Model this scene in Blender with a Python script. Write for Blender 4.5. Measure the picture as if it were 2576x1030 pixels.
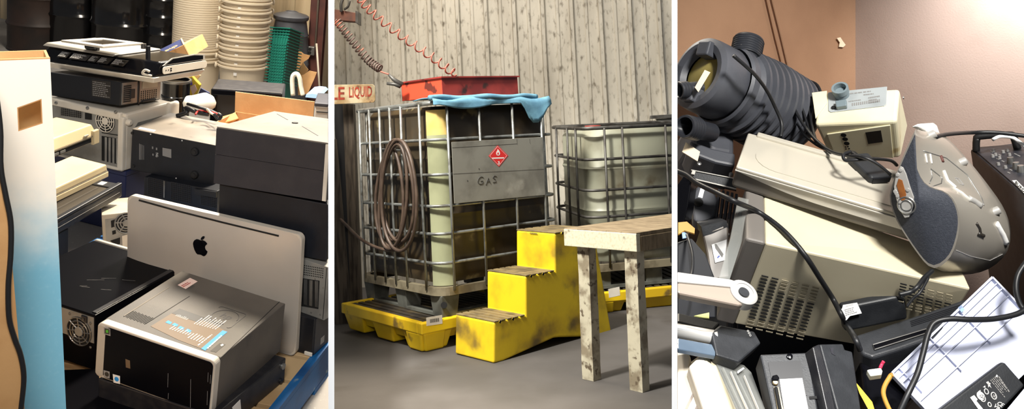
import bpy, bmesh, math, random
import numpy as np
from mathutils import Matrix, Vector

for o in list(bpy.data.objects):
    bpy.data.objects.remove(o)
random.seed(7)
SC = bpy.context.scene
COL = SC.collection
PI = math.pi

# ------------------------------------------------------------------ camera
F, HY, CX = 2200.0, 200.0, 1288.0      # focal length in pixels, horizon row, centre column
CAMZ = 1.42
cam = bpy.data.cameras.new('camera')
cam.sensor_fit = 'HORIZONTAL'; cam.sensor_width = 36.0
cam.lens = 36.0 * F / 2576.0
cam.shift_y = (HY - 515.0) / 2576.0
cam.clip_start = 0.05
camo = bpy.data.objects.new('camera', cam); COL.objects.link(camo)
camo.location = (0, 0, CAMZ); camo.rotation_euler = (PI / 2, 0, 0)
SC.camera = camo

# ------------------------------------------------------------------ world and exposure
SC.view_settings.view_transform = 'Standard'
SC.view_settings.look = 'None'
SC.view_settings.gamma = 1.0
SC.view_settings.use_curve_mapping = False
SC.view_settings.exposure = 0.0
w = bpy.data.worlds.new('world'); SC.world = w; w.use_nodes = True
w.node_tree.nodes['Background'].inputs[0].default_value = (0.93, 0.96, 1.0, 1)
w.node_tree.nodes['Background'].inputs[1].default_value = 0.15

# ------------------------------------------------------------------ bay frames (three sheds side by side)
def rv(v):
    v = np.array(v, float); th = np.linalg.norm(v)
    if th < 1e-9: return np.eye(3)
    k = v / th; K = np.array([[0, -k[2], k[1]], [k[2], 0, -k[0]], [-k[1], k[0], 0]])
    return np.eye(3) + np.sin(th) * K + (1 - np.cos(th)) * K @ K

class Bay:
    """local frame of one bay: z up from its floor, y away from the viewer"""
    def __init__(s, tx, ty, H, lo, hi):
        s.R = rv((math.radians(tx), math.radians(ty), 0)); s.H = H; s.lo = lo; s.hi = hi
    def ray(s, px, py): return s.R.T @ np.array([(px - CX) / F, 1.0, -(py - HY) / F])
    def at_z(s, px, py, z):
        d = s.ray(px, py); return np.array([0, 0, s.H]) + d * ((z - s.H) / d[2])
    def at_y(s, px, py, y):
        d = s.ray(px, py); return np.array([0, 0, s.H]) + d * (y / d[1])
    def pix(s, p):
        q = s.R @ (np.array(p, float) - np.array([0, 0, s.H])); return np.array([CX + F * q[0] / q[1], HY - F * q[2] / q[1]])
    def world(s, p, R=None):
        R = np.eye(3) if R is None else R
        M = Matrix.Identity(4); RR = s.R @ R
        q = s.R @ (np.array(p, float) - np.array([0, 0, s.H])) + np.array([0, 0, CAMZ])
        for i in range(3):
            for j in range(3): M[i][j] = RR[i, j]
            M[i][3] = q[i]
        return M

B1 = Bay(11.5, 6.5, 1.77, None, 826)
B2 = Bay(-3.5, -2.7, 1.42, 841, 1690)
B3 = Bay(0, 0, 1.42, 1704, None)

class Pose:
    def __init__(s, bay, p, R, D): s.bay = bay; s.p = np.array(p, float); s.R = R; s.D = np.array(D, float); s.M = bay.world(p, R)
    def loc(s, px, py, ax, val):
        """point where the line of sight meets the object's own plane axis=val"""
        o = s.R.T @ (np.array([0, 0, s.bay.H]) - s.p); d = s.R.T @ s.bay.ray(px, py)
        return o + d * ((val - o[ax]) / d[ax])
    def up(s, q): return s.p + s.R @ np.array(q, float)
    def depth(s, px, py, ax, val): return float(s.up(s.loc(px, py, ax, val))[1])
    def at_depth(s, px, py, ax, frac, y):
        """same outline, other size: the face axis=frac*size comes to distance y along the line of sight"""
        k = y / s.depth(px, py, ax, s.D[ax] * frac); e = np.array([0, 0, s.bay.H])
        return Pose(s.bay, e + (s.p - e) * k, s.R, s.D * k)

def fit(bay, dims, corr, depth, yaw=0, z=None, tilt=0.01, dim=.08, px=4, rx=0, ry=0, ys=None):
    """pose and size of a box from some of its corners; origin front-left-bottom, x right, y back, z up"""
    D0 = np.array(dims, float); c0 = np.array(corr[0][0], float); best = None
    for y0 in ((yaw,) if ys else (yaw, yaw + .4, yaw - .4)):
        R0 = rv((0, 0, y0)) @ rv((rx, ry, 0))
        x = np.concatenate([bay.at_y(*corr[0][1], depth) - R0 @ (D0 * c0), [0, 0, y0, 0, 0, 0]])
        mat_ = lambda x: rv((x[3], x[4], 0)) @ rv((0, 0, x[5])) @ rv((rx, ry, 0))
        def res(x):
            R = mat_(x); D = D0 * np.exp(x[6:9]); r = []
            for uvw, p in corr: r += list((bay.pix(x[:3] + R @ (D * np.array(uvw))) - np.array(p)) / px)
            r += list(x[3:5] / math.radians(tilt)) + list(x[6:9] / dim)
            if z is not None: r.append((x[2] - z) / .003)
            else: r.append((x[1] - depth) / .5)
            if ys: r.append((x[5] - yaw) / ys)
            return np.array(r)
        lam = 1e-2; r = res(x); c = r @ r
        for it in range(120):
            J = np.array([(res(x + 1e-6 * e) - r) / 1e-6 for e in np.eye(9)]).T
            A = J.T @ J
            dx = np.linalg.solve(A + lam * np.diag(np.diag(A) + 1e-9), -J.T @ r); r2 = res(x + dx)
            if r2 @ r2 < c:
                done = c - r2 @ r2 < 1e-6; x = x + dx; r = r2; c = r @ r; lam = max(lam * .4, 1e-9)
                if done: break
            else:
                lam *= 4
                if lam > 1e9: break
        if best is None or c < best[0]: best = (c, x, mat_(x), D0 * np.exp(x[6:9]))
    return Pose(bay, best[1][:3], best[2], best[3])

def box_at(bay, p, yaw, D, rx=0, ry=0):
    return Pose(bay, p, rv((0, 0, yaw)) @ rv((rx, 0, 0)) @ rv((0, ry, 0)), D)

# ------------------------------------------------------------------ lights
def spot(name, loc, to, energy, col, size, angle, blend=.6, bay=None):
    if bay is not None:
        loc = bay.world(loc).translation; to = bay.world(to).translation
    l = bpy.data.lights.new(name, 'SPOT'); l.energy = energy; l.color = col
    l.shadow_soft_size = size; l.spot_size = math.radians(angle); l.spot_blend = blend
    o = bpy.data.objects.new(name, l); COL.objects.link(o); o.location = loc
    o.rotation_euler = (Vector(to) - Vector(loc)).to_track_quat('-Z', 'Y').to_euler()
    return o
def area(name, loc, to, energy, col, sx, sy, bay):
    loc = bay.world(loc).translation; to = bay.world(to).translation
    l = bpy.data.lights.new(name, 'AREA'); l.energy = energy; l.color = col; l.shape = 'RECTANGLE'; l.size = sx; l.size_y = sy
    o = bpy.data.objects.new(name, l); COL.objects.link(o); o.location = loc
    o.rotation_euler = (Vector(to) - Vector(loc)).to_track_quat('-Z', 'Y').to_euler(); return o
area('roof_light', (-1.3, 7.6, 3.6), (-1.2, 3.0, .5), 260, (1, .93, .82), 3.2, 1.3, B1)
spot('skylight_lamp', (-0.45, 5.4, 4.6), (-1.15, 3.0, .3), 2700, (1, .87, .68), .38, 56, .45, B1)
spot('front_fill', (-.3, .3, 2.6), (-1.25, 2.8, .5), 300, (1, .96, .9), .45, 44, .6, B1)  # unseen fill lamp added to brighten the carton and the bay's fronts
area('back_fill', (-1.9, 4.9, 3.1), (-2.7, 7.9, .5), 150, (1, .9, .76), .5, 1.8, B1)  # fill panel added out of view: lifts the back wall, streaks the drums
spot('shed_lamp', (-2.3, 3.0, 5.6), (0.35, 6.0, .7), 3300, (1, .98, .92), .3, 42, .6, B2)
spot('siding_fill', (0.5, 4.5, 4.6), (0.9, 8.6, 1.4), 330, (1, .97, .92), .6, 74, .7, B2)  # no fixture here: fill added to brighten the ribbed back wall
spot('work_lamp', (0.88, 0.18, 2.7), (.94, 1.8, 1.1), 400, (1, .97, .91), .2, 54, .55)
spot('corner_fill', (1.20, 2.16, 1.86), (1.40, 2.36, 1.62), 36, (.95, .97, 1.0), .06, 120, .9)  # unseen lamp added to wash the bin's upper right corner white
for xk in (833, 1697):
    kx = (xk - CX) / F
    spot('divider_fill', (kx * 1.1, .72, 2.25), (kx * 1.1, 1.1, 1.38), 120, (1, 1, 1), .03, 42, .3)  # small unseen spots added only to whiten the divider posts

# ------------------------------------------------------------------ materials
def lin(c):
    return tuple(((x / 255) / 12.92 if x <= 10 else (((x / 255) + .055) / 1.055) ** 2.4) for x in c) + (1,)
MATS = {}
def mat(name, c, rough=.5, metal=0, c2=None, scale=8, lo=.4, hi=.65, bump=0, bscale=60, detail=6, spec=.5, coat=0,
        stretch=None, c3=None, lo3=.6, hi3=.7, scale3=3, trans=0, emit=None, alpha=1, dist=0, grad=None, rough2=None, stretch3=None):
    m = bpy.data.materials.new(name); m.use_nodes = True; MATS[name] = m
    nt = m.node_tree; N = nt.nodes; L = nt.links; b = N['Principled BSDF']
    b.inputs['Base Color'].default_value = lin(c); b.inputs['Roughness'].default_value = rough
    b.inputs['Metallic'].default_value = metal; b.inputs['Specular IOR Level'].default_value = spec
    b.inputs['Coat Weight'].default_value = coat; b.inputs['Transmission Weight'].default_value = trans
    b.inputs['Alpha'].default_value = alpha
    tc = N.new('ShaderNodeTexCoord')
    def coords(st):
        if not st: return tc.outputs['Object']
        mp = N.new('ShaderNodeMapping'); mp.inputs['Scale'].default_value = st
        L.new(tc.outputs['Object'], mp.inputs['Vector']); return mp.outputs['Vector']
    def noise(sc, d=detail, st=None):
        n = N.new('ShaderNodeTexNoise'); n.inputs['Scale'].default_value = sc; n.inputs['Detail'].default_value = d
        n.inputs['Distortion'].default_value = dist
        L.new(coords(st), n.inputs['Vector']); return n.outputs['Fac']
    def ramp(sock, a, bb):
        r = N.new('ShaderNodeMapRange'); r.inputs['From Min'].default_value = a; r.inputs['From Max'].default_value = bb
        r.interpolation_type = 'SMOOTHSTEP'; L.new(sock, r.inputs['Value']); return r.outputs['Result']
    cur = None
    def over(fac, cin, cc):
        mx = N.new('ShaderNodeMix'); mx.data_type = 'RGBA'
        L.new(fac, mx.inputs['Factor'])
        if cin is None: mx.inputs['A'].default_value = lin(c)
        else: L.new(cin, mx.inputs['A'])
        mx.inputs['B'].default_value = lin(cc); return mx.outputs['Result']
    if c2:
        f2 = ramp(noise(scale, st=stretch), lo, hi); cur = over(f2, cur, c2)
        if rough2 is not None:
            rr = N.new('ShaderNodeMapRange'); L.new(f2, rr.inputs['Value']); rr.inputs['To Min'].default_value = rough; rr.inputs['To Max'].default_value = rough2
            L.new(rr.outputs['Result'], b.inputs['Roughness'])
    if grad:   # printed gradient along an axis: (axis, from, to, colour)
        ax, g0, g1, gc = grad
        sp_ = N.new('ShaderNodeSeparateXYZ'); L.new(tc.outputs['Object'], sp_.inputs[0])
        ad = N.new('ShaderNodeMath'); ad.operation = 'MULTIPLY_ADD'; L.new(noise(14, 4), ad.inputs[0]); ad.inputs[1].default_value = (g1 - g0) * .5
        L.new(sp_.outputs[ax], ad.inputs[2])
        cur = over(ramp(ad.outputs[0], g0, g1), cur, gc)
    if c3: cur = over(ramp(noise(scale3, 8, stretch3), lo3, hi3), cur, c3)
    if cur is not None: L.new(cur, b.inputs['Base Color'])
    if bump:
        bp = N.new('ShaderNodeBump'); bp.inputs['Strength'].default_value = min(1, bump); bp.inputs['Distance'].default_value = .002
        L.new(noise(bscale, 4, stretch), bp.inputs['Height']); L.new(bp.outputs['Normal'], b.inputs['Normal'])
    if emit:
        b.inputs['Emission Color'].default_value = lin(emit); b.inputs['Emission Strength'].default_value = .6
    return m

# ------------------------------------------------------------------ mesh builder
class MB:
    def __init__(s): s.v = []; s.f = []; s.M = None
    def add(s, vs, fs):
        b = len(s.v)
        for q in vs:
            q = Vector(q)
            s.v.append(tuple(s.M @ q) if s.M is not None else tuple(q))
        s.f += [tuple(b + i for i in f) for f in fs]; return s
    def box(s, x0, x1, y0, y1, z0, z1):
        return s.add([(x0, y0, z0), (x1, y0, z0), (x1, y1, z0), (x0, y1, z0), (x0, y0, z1), (x1, y0, z1), (x1, y1, z1), (x0, y1, z1)],
                     [(0, 3, 2, 1), (4, 5, 6, 7), (0, 1, 5, 4), (1, 2, 6, 5), (2, 3, 7, 6), (3, 0, 4, 7)])
    def hexa(s, P):
        """eight corners: bottom ring then top ring, counter-clockwise from above"""
        return s.add(P, [(0, 3, 2, 1), (4, 5, 6, 7), (0, 1, 5, 4), (1, 2, 6, 5), (2, 3, 7, 6), (3, 0, 4, 7)])
    def prism(s, pts, vec):
        """planar polygon pts (3D) pushed along vec"""
        n = len(pts); P = [np.array(p, float) for p in pts]; V = np.array(vec, float)
        nr = sum(np.cross(P[i] - P[0], P[i + 1] - P[0]) for i in range(1, n - 1))
        if np.dot(nr, V) < 0: P = P[::-1]
        vs = [tuple(p) for p in P] + [tuple(p + V) for p in P]
        fs = [tuple(range(n - 1, -1, -1)), tuple(range(n, 2 * n))] + [(i, (i + 1) % n, n + (i + 1) % n, n + i) for i in range(n)]
        return s.add(vs, fs)
    def lathe(s, prof, n=32, ax=None, o=(0, 0, 0), cap=True, a0=0, a1=2 * PI):
        """profile [(radius, height)] turned about the axis ax through o"""
        ax = Vector(ax or (0, 0, 1)).normalized(); t = ax.orthogonal().normalized(); u = ax.cross(t)
        full = abs(a1 - a0 - 2 * PI) < 1e-6; k = n if full else n + 1
        vs = []
        for r, h in prof:
            for i in range(k):
                a = a0 + (a1 - a0) * i / n
                vs.append(tuple(Vector(o) + ax * h + (t * math.cos(a) + u * math.sin(a)) * r))
        fs = []
        for j in range(len(prof) - 1):
            for i in range(n):
                i2 = (i + 1) % k
                fs.append((j * k + i, j * k + i2, (j + 1) * k + i2, (j + 1) * k + i))
        if cap and full:
            if prof[0][0] > 1e-6: fs.append(tuple(range(k - 1, -1, -1)))
            if prof[-1][0] > 1e-6: fs.append(tuple((len(prof) - 1) * k + i for i in range(k)))
        return s.add(vs, fs)
    def cyl(s, a, b, r, n=12, r2=None):
        a = Vector(a); b = Vector(b); d = b - a
        return s.lathe([(r, 0), (r2 if r2 is not None else r, d.length)], n, d, a)
    def tube(s, pts, r, n=8, closed=False):
        P = [Vector(p) for p in pts]; m = len(P); vs = []; prev = None
        for i in range(m):
            a = P[i - 1] if (i or closed) else P[0]; b = P[(i + 1) % m] if (i < m - 1 or closed) else P[-1]
            d = (b - a)
            if d.length < 1e-9: d = Vector((0, 0, 1))
            d.normalize()
            t = d.orthogonal() if prev is None else prev - d * prev.dot(d)
            if t.length < 1e-6: t = d.orthogonal()
            t.normalize(); prev = t; u = d.cross(t)
            rr = r[i] if isinstance(r, (list, tuple)) else r
            for k in range(n):
                q = 2 * PI * k / n; vs.append(tuple(P[i] + (t * math.cos(q) + u * math.sin(q)) * rr))
        fs = []
        for i in range(m if closed else m - 1):
            j = (i + 1) % m
            for k in range(n): fs.append((i * n + k, i * n + (k + 1) % n, j * n + (k + 1) % n, j * n + k))
        if not closed: fs += [tuple(range(n - 1, -1, -1)), tuple((m - 1) * n + k for k in range(n))]
        return s.add(vs, fs)
    def sheet(s, grid, th=0):
        """grid of points [rows][cols]; with th a thin solid along +normal guess (0,0,1)"""
        R = len(grid); C = len(grid[0])
        vs = [p for row in grid for p in row]
        fs = [(i * C + j, i * C + j + 1, (i + 1) * C + j + 1, (i + 1) * C + j) for i in range(R - 1) for j in range(C - 1)]
        return s.add(vs, fs)

def spline(pts, k=8, closed=False):
    P = [Vector(p) for p in pts]; n = len(P); out = []
    for i in range(n if closed else n - 1):
        if closed: a, b, c, d = P[i - 1], P[i], P[(i + 1) % n], P[(i + 2) % n]
        else: a, b, c, d = P[max(i - 1, 0)], P[i], P[i + 1], P[min(i + 2, n - 1)]
        for j in range(k):
            t = j / k
            out.append(.5 * ((2 * b) + (c - a) * t + (2 * a - 5 * b + 4 * c - d) * t * t + (3 * b - a - 3 * c + d) * t ** 3))
    if not closed: out.append(P[-1])
    return out

def rrect(w, h, r, n=5):
    """rounded rectangle outline in 2D from 0,0 to w,h"""
    out = []
    for cx, cy, a in ((w - r, r, -PI / 2), (w - r, h - r, 0), (r, h - r, PI / 2), (r, r, PI)):
        for i in range(n + 1):
            q = a + PI / 2 * i / n; out.append((cx + r * math.cos(q), cy + r * math.sin(q)))
    return out

ALLB = []     # (object, bay) to be trimmed at the dividers
def finish(o, mb, m, bev, seg, smooth):
    if smooth:
        for p in o.data.polygons: p.use_smooth = True
        if smooth is not True:
            try: o.data.set_sharp_from_angle(angle=math.radians(smooth))
            except Exception: pass
    if bev:
        md = o.modifiers.new('bevel', 'BEVEL'); md.width = bev; md.segments = seg; md.limit_method = 'ANGLE'; md.angle_limit = math.radians(40)
        md.harden_normals = False
def build(name, mb, m, bev=0, seg=2, smooth=False):
    me = bpy.data.meshes.new(name); me.from_pydata(mb.v, [], mb.f); me.validate(); me.update()
    me.materials.append(MATS[m])
    o = bpy.data.objects.new(name, me); COL.objects.link(o)
    finish(o, mb, m, bev, seg, smooth); return o
def part(name, mb, m, parent, bev=0, seg=2, smooth=False, label=None):
    o = build(name, mb, m, bev, seg, smooth); o.parent = parent
    if label: o['label'] = label
    return o
def tag(o, label, cat, group=None):
    o['label'] = label; o['category'] = cat
    if group: o['group'] = group
    return o
def thing(name, label, cat, M, group=None):
    o = bpy.data.objects.new(name, None); COL.objects.link(o); o.matrix_world = M; o.empty_display_size = .05
    return tag(o, label, cat, group)
def solo(name, mb, m, M, label, cat, group=None, bev=0, seg=2, smooth=False):
    o = build(name, mb, m, bev, seg, smooth); o.matrix_world = M
    return tag(o, label, cat, group)
def struct(name, mb, m, M, smooth=False, bev=0):
    o = build(name, mb, m, bev, 2, smooth); o.matrix_world = M; o['kind'] = 'structure'; return o
def copy_thing(o, M, label=None):
    c = o.copy(); COL.objects.link(c); c.matrix_world = M
    if label: c['label'] = label
    for ch in list(o.children):
        d = ch.copy(); COL.objects.link(d); d.parent = c
        for g in list(ch.children):
            e = g.copy(); COL.objects.link(e); e.parent = d
    return c

# flat marks that lie on a face of a posed object, outlined by picture points
def decal(mb, P, ax, val, pix, t=.0006):
    """thin plate on plane axis=val of pose P; t is signed thickness along the axis"""
    vec = [0, 0, 0]; vec[ax] = t
    mb.prism([P.loc(px, py, ax, val) for px, py in pix], vec); return mb
def text_mesh(txt, bold=False):
    cu = bpy.data.curves.new('lettering', 'FONT'); cu.body = txt; cu.extrude = 0; cu.align_x = 'LEFT'; cu.resolution_u = 2
    if bold: cu.offset = .02
    ob = bpy.data.objects.new('lettering', cu); COL.objects.link(ob)
    dg = bpy.context.evaluated_depsgraph_get(); me = bpy.data.meshes.new_from_object(ob.evaluated_get(dg))
    vs = [tuple(v.co) for v in me.vertices]; fs = [tuple(p.vertices) for p in me.polygons]
    bpy.data.objects.remove(ob); bpy.data.curves.remove(cu); bpy.data.meshes.remove(me)
    xs = [v[0] for v in vs] or [0]; ys = [v[1] for v in vs] or [0]
    return vs, fs, min(xs), max(xs), min(ys), max(ys)
def letters(mb, txt, o, ex, ey, lift, bold=False):
    """lettering stretched over the parallelogram o, o+ex, o+ey, lifted along lift"""
    vs, fs, x0, x1, y0, y1 = text_mesh(txt, bold)
    o = Vector(o); ex = Vector(ex); ey = Vector(ey); lift = Vector(lift)
    V = [tuple(o + ex * ((v[0] - x0) / (x1 - x0)) + ey * ((v[1] - y0) / (y1 - y0)) + lift) for v in vs]
    return mb.add(V, fs)
def words(mb, o, ex, ey, rows, lift, rng, fill=.9, h=.5):
    """rows of fine print as small flat bars over the parallelogram o, o+ex, o+ey"""
    o = Vector(o); ex = Vector(ex); ey = Vector(ey); lift = Vector(lift)
    for r in range(rows):
        v0 = (r + .2) / rows; v1 = v0 + h / rows; u = 0; end = rng.uniform(.55, 1) * fill + .02
        while u < end:
            l = min(rng.uniform(.04, .14), end - u + .02)
            P = [o + ex * u + ey * v0 + lift, o + ex * (u + l) + ey * v0 + lift, o + ex * (u + l) + ey * v1 + lift, o + ex * u + ey * v1 + lift]
            mb.add(P, [(0, 1, 2, 3)]); u += l + rng.uniform(.015, .04)
    return mb
def fan(P_parent, c, r, ax_n, m_wire, m_hub, rings=3, spokes=8, wire=.0022):
    """round fan guard: rings, spokes and hub; c centre, ax_n outward normal"""
    n = Vector(ax_n).normalized(); t = n.orthogonal().normalized(); u = n.cross(t); c = Vector(c)
    g = MB()
    for k in range(rings):
        rr = r * (1 - .24 * k)
        g.tube([c + n * .002 + (t * math.cos(2 * PI * i / 28) + u * math.sin(2 * PI * i / 28)) * rr for i in range(28)], wire, 5, True)
    for k in range(spokes):
        a = 2 * PI * k / spokes
        g.tube([c + n * .002 + (t * math.cos(a) + u * math.sin(a)) * r * .3, c + n * .002 + (t * math.cos(a + .12) + u * math.sin(a + .12)) * r], wire, 5)
    o = part('fan_guard', g, m_wire, P_parent)
    part('fan_hub', MB().lathe([(r * .34, 0), (r * .34, .003), (r * .3, .0045), (0.0001, .0045)], 20, n, c - n * .0), m_hub, P_parent)
    return o
def disc(mb, c, r, n, t=.001, k=24):
    return mb.lathe([(r, 0), (r, t)], k, n, c)
# ------------------------------------------------------------------ material list
mat('white_panel', (250, 250, 250), .6)
mat('black_case', (26, 26, 31), .42, c2=(38, 37, 39), scale=30, bump=.12, bscale=400)
mat('black_gloss', (9, 9, 13), .16, spec=.28)
mat('black_satin', (9, 9, 13), .3, spec=.06)
mat('black_plastic', (24, 25, 30), .38)
mat('black_rubber', (18, 18, 20), .55)
mat('dust_sheen', (118, 112, 106), .4, c2=(140, 133, 125), scale=3, c3=(98, 93, 89), scale3=14, lo3=.6, hi3=.75, bump=.1, bscale=300)  # dust, lightened further so the colour carries the window sheen on case tops
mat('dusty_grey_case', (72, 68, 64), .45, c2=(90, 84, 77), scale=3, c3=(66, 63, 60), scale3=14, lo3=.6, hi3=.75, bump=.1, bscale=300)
mat('charcoal_case', (44, 44, 50), .5, c2=(50, 49, 54), scale=12, bump=.15, bscale=350)
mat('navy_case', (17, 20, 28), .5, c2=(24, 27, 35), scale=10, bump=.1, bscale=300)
mat('silver_trim', (206, 200, 190), .3, metal=.35)
mat('aluminium', (204, 196, 186), .34, metal=.3, c2=(192, 184, 174), scale=2.5, lo=.35, hi=.7)
mat('alu_edge', (222, 214, 200), .32, metal=.3)
mat('steel', (150, 150, 148), .35, metal=.8, c2=(120, 118, 115), scale=12)
mat('grey_steel', (148, 147, 142), .45, metal=.25, c2=(126, 124, 120), scale=9)
mat('beige', (196, 180, 146), .5, c2=(186, 169, 134), scale=5)
mat('beige_grey', (186, 176, 158), .5, c2=(170, 160, 142), scale=6)
mat('white_case', (222, 214, 200), .42, c2=(206, 197, 182), scale=6)
mat('dark_hole', (8, 8, 9), .8)
mat('white_print', (226, 224, 220), .6)
mat('grey_print', (138, 136, 134), .6)
mat('blue_print', (38, 140, 214), .5)
mat('brown_label', (104, 84, 62), .45)
mat('dark_label', (46, 42, 38), .4)
mat('green_print', (70, 160, 40), .5)
mat('cardboard', (190, 146, 96), .8, c2=(178, 133, 84), scale=9, bump=.2, bscale=90)
mat('cardboard_light', (212, 172, 120), .8, c2=(200, 158, 106), scale=7, bump=.2, bscale=90)
mat('blue_carton_print', (118, 184, 214), .7, grad=(2, .80, 1.10, (238, 236, 226)), c2=(136, 196, 222), scale=80, lo=.5, hi=.95)
mat('tub_plastic', (214, 200, 176), .5, c2=(204, 190, 166), scale=2)
mat('compost_black', (58, 60, 66), .42, c2=(74, 76, 82), scale=3)
mat('green_plastic', (14, 84, 70), .4, c2=(20, 98, 82), scale=5)
mat('drum_black', (14, 14, 16), .14, c2=(20, 19, 19), scale=4, rough2=.22)
mat('drum_rusty', (44, 30, 24), .6, c2=(26, 20, 18), scale=4, bump=.2)
mat('metal_siding', (196, 178, 146), .5, c2=(180, 160, 128), scale=2.2, stretch=(6, 6, .5), c3=(150, 128, 98), scale3=4, lo3=.6, hi3=.85)
mat('red_oxide', (92, 50, 42), .6, c2=(74, 40, 36), scale=6)
mat('conduit', (150, 140, 126), .5)
mat('concrete', (150, 146, 142), .85, c2=(128, 124, 120), scale=2.5, c3=(174, 170, 164), scale3=60, lo3=.62, hi3=.75, bump=.25, bscale=60)
mat('blue_paint_wood', (12, 92, 152), .55, c2=(8, 66, 118), scale=7, c3=(120, 140, 150), scale3=16, lo3=.66, hi3=.74, bump=.25, bscale=60, stretch=(1, 1, 1))
mat('raw_wood', (186, 158, 118), .75, c2=(160, 130, 92), scale=5, c3=(96, 62, 40), scale3=9, lo3=.66, hi3=.74, bump=.3, bscale=50)
mat('navy_print', (36, 44, 84), .6)
mat('orange_print', (232, 176, 108), .6)
mat('crt_glass', (58, 54, 50), .12, spec=.6)
mat('plastic_film', (226, 222, 214), .25, trans=.35)
mat('yellow_print', (236, 206, 60), .6)
mat('purple_print', (104, 84, 190), .6)
mat('white_cloth', (228, 216, 194), .8, c2=(206, 190, 162), scale=9, bump=.3, bscale=30)
mat('pale_blue_plastic', (150, 180, 220), .45)
mat('red_wire', (170, 40, 36), .5)
mat('blue_wire', (50, 90, 200), .5)
mat('silver_device', (176, 170, 160), .4, metal=.2)
mat('pink_paper', (236, 206, 194), .7)
mat('dust_tan', (120, 112, 100), .6)

RNG = random.Random(3)
def ordinal(k):
    small = ['first', 'second', 'third', 'fourth', 'fifth', 'sixth', 'seventh', 'eighth', 'ninth', 'tenth', 'eleventh', 'twelfth', 'thirteenth', 'fourteenth', 'fifteenth', 'sixteenth', 'seventeenth', 'eighteenth', 'nineteenth']
    if k < 20: return small[k - 1]
    t = {2: 'twent', 3: 'thirt', 4: 'fort'}[k // 10]
    return t + 'ieth' if k % 10 == 0 else t + 'y-' + small[k % 10 - 1]
# ================================================================== BAY 1: computers stacked on a blue pallet
# floor and walls
g = MB().box(-6.2, 1.0, 1.9, 9.9, -.06, 0); struct('floor', g, 'concrete', B1.world((0, 0, 0)))
def siding(x0, x1, pitch, z0, z1, rib=.022, w1=.06, w2=.03, mid=True):
    """ribbed metal sheet in the xz plane, ribs towards -y"""
    prof = []; x = x0
    while x < x1:
        prof += [(x, 0), (x + w2, -rib), (x + w2 + w1, -rib), (x + 2 * w2 + w1, 0)]
        if mid:
            c = x + (pitch + 2 * w2 + w1) / 2; prof += [(c - .02, 0), (c - .012, -rib * .25), (c + .012, -rib * .25), (c + .02, 0)]
        x += pitch
    g = MB(); n = len(prof)
    vs = [(a, b, z0) for a, b in prof] + [(a, b, z1) for a, b in prof]
    return g.add(vs, [(i, i + 1, n + i + 1, n + i) for i in range(n - 1)])
g = siding(-6.2, .6, .26, -.05, 3.0)
struct('wall_back', g, 'metal_siding', B1.world((-1.38, 7.16, 0), rv((0, 0, math.radians(-24.4)))))
# red-oxide steel post with a conduit and an outlet box
yp_ = 6.98; p0 = B1.at_y(797, 120, yp_); PW = .115
T0 = thing('steel_post', 'dark red steel column standing in front of the ribbed wall', 'post', B1.world((p0[0], yp_, 0)))
part('flange', MB().box(-PW / 2, PW / 2, -.07, -.058, 0, 2.6), 'red_oxide', T0)
part('flange', MB().box(-PW / 2, PW / 2, .02, .032, 0, 2.6), 'red_oxide', T0)
part('web', MB().box(-.006, .006, -.058, .02, 0, 2.6), 'red_oxide', T0)
oz = B1.at_y(785, 128, yp_ - .1)
part('conduit', MB().cyl((.004, -.08, oz[2] + .03), (.004, -.08, 2.6), .008, 8), 'conduit', T0, smooth=True)
b_ = part('outlet_box', MB().box(-.062, .006, -.115, -.071, oz[2] - .035, oz[2] + .035), 'steel', T0, bev=.004)
part('outlet_socket', MB().lathe([(.012, 0), (.012, .003)], 14, (0, -1, 0), (-.028, -.1155, oz[2] - .014)), 'dark_hole', b_)
part('outlet_socket', MB().lathe([(.012, 0), (.012, .003)], 14, (0, -1, 0), (-.028, -.1155, oz[2] + .014)), 'dark_hole', b_)
a = B1.at_y(796, 110, 6.8); b = B1.at_y(806, 250, 6.6)
solo('thin_pole', MB().tube([(0, 0, 0), tuple(b - a)], .008, 8), 'beige_grey', B1.world(a), 'thin tan pole leaning on the wall right of the red column', 'pole', smooth=True)

# drums at the back
def drum(px, y, r, m, label, name='steel_drum', h=.88, rings=(.36, .62), z=0):
    c = B1.at_z(px, 130, 0); d = B1.at_y(px, 100, y)
    T = thing(name, label, 'drum', B1.world((d[0], y, z)))
    prof = [(r, 0), (r + .006, .004), (r + .006, .02), (r, .026)]
    for q in rings: prof += [(r, q - .024), (r + .006, q - .014), (r + .013, q), (r + .006, q + .014), (r, q + .024)]
    prof += [(r, h - .02), (r + .007, h - .014), (r + .007, h), (r - .01, h), (r - .012, h - .015)]
    part('shell', MB().lathe(prof, 48), m, T, smooth=40)
    part('lid', MB().lathe([(r - .012, h - .016), (0.001, h - .015)], 32), m, T, smooth=40)
    part('bung', MB().lathe([(.03, h - .014), (.03, h + .004), (.001, h + .004)], 14, o=(r * .6, -.05, 0)), 'steel', T)
    return T
drum(312, 7.55, .262, 'drum_black', 'glossy black steel drum with the brightest highlight, behind the printer')
drum(197, 7.75, .262, 'drum_black', 'glossy black steel drum between the dull drum and the brightest drum')
drum(98, 7.7, .25, 'drum_rusty', 'dull rusty dark drum at the far left of the row', rings=(.24, .48, .7))
drum(408, 7.62, .19, 'drum_black', 'narrow dark drum in shade beside the white tub stack', rings=(.15, .3, .45, .6, .72))
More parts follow.
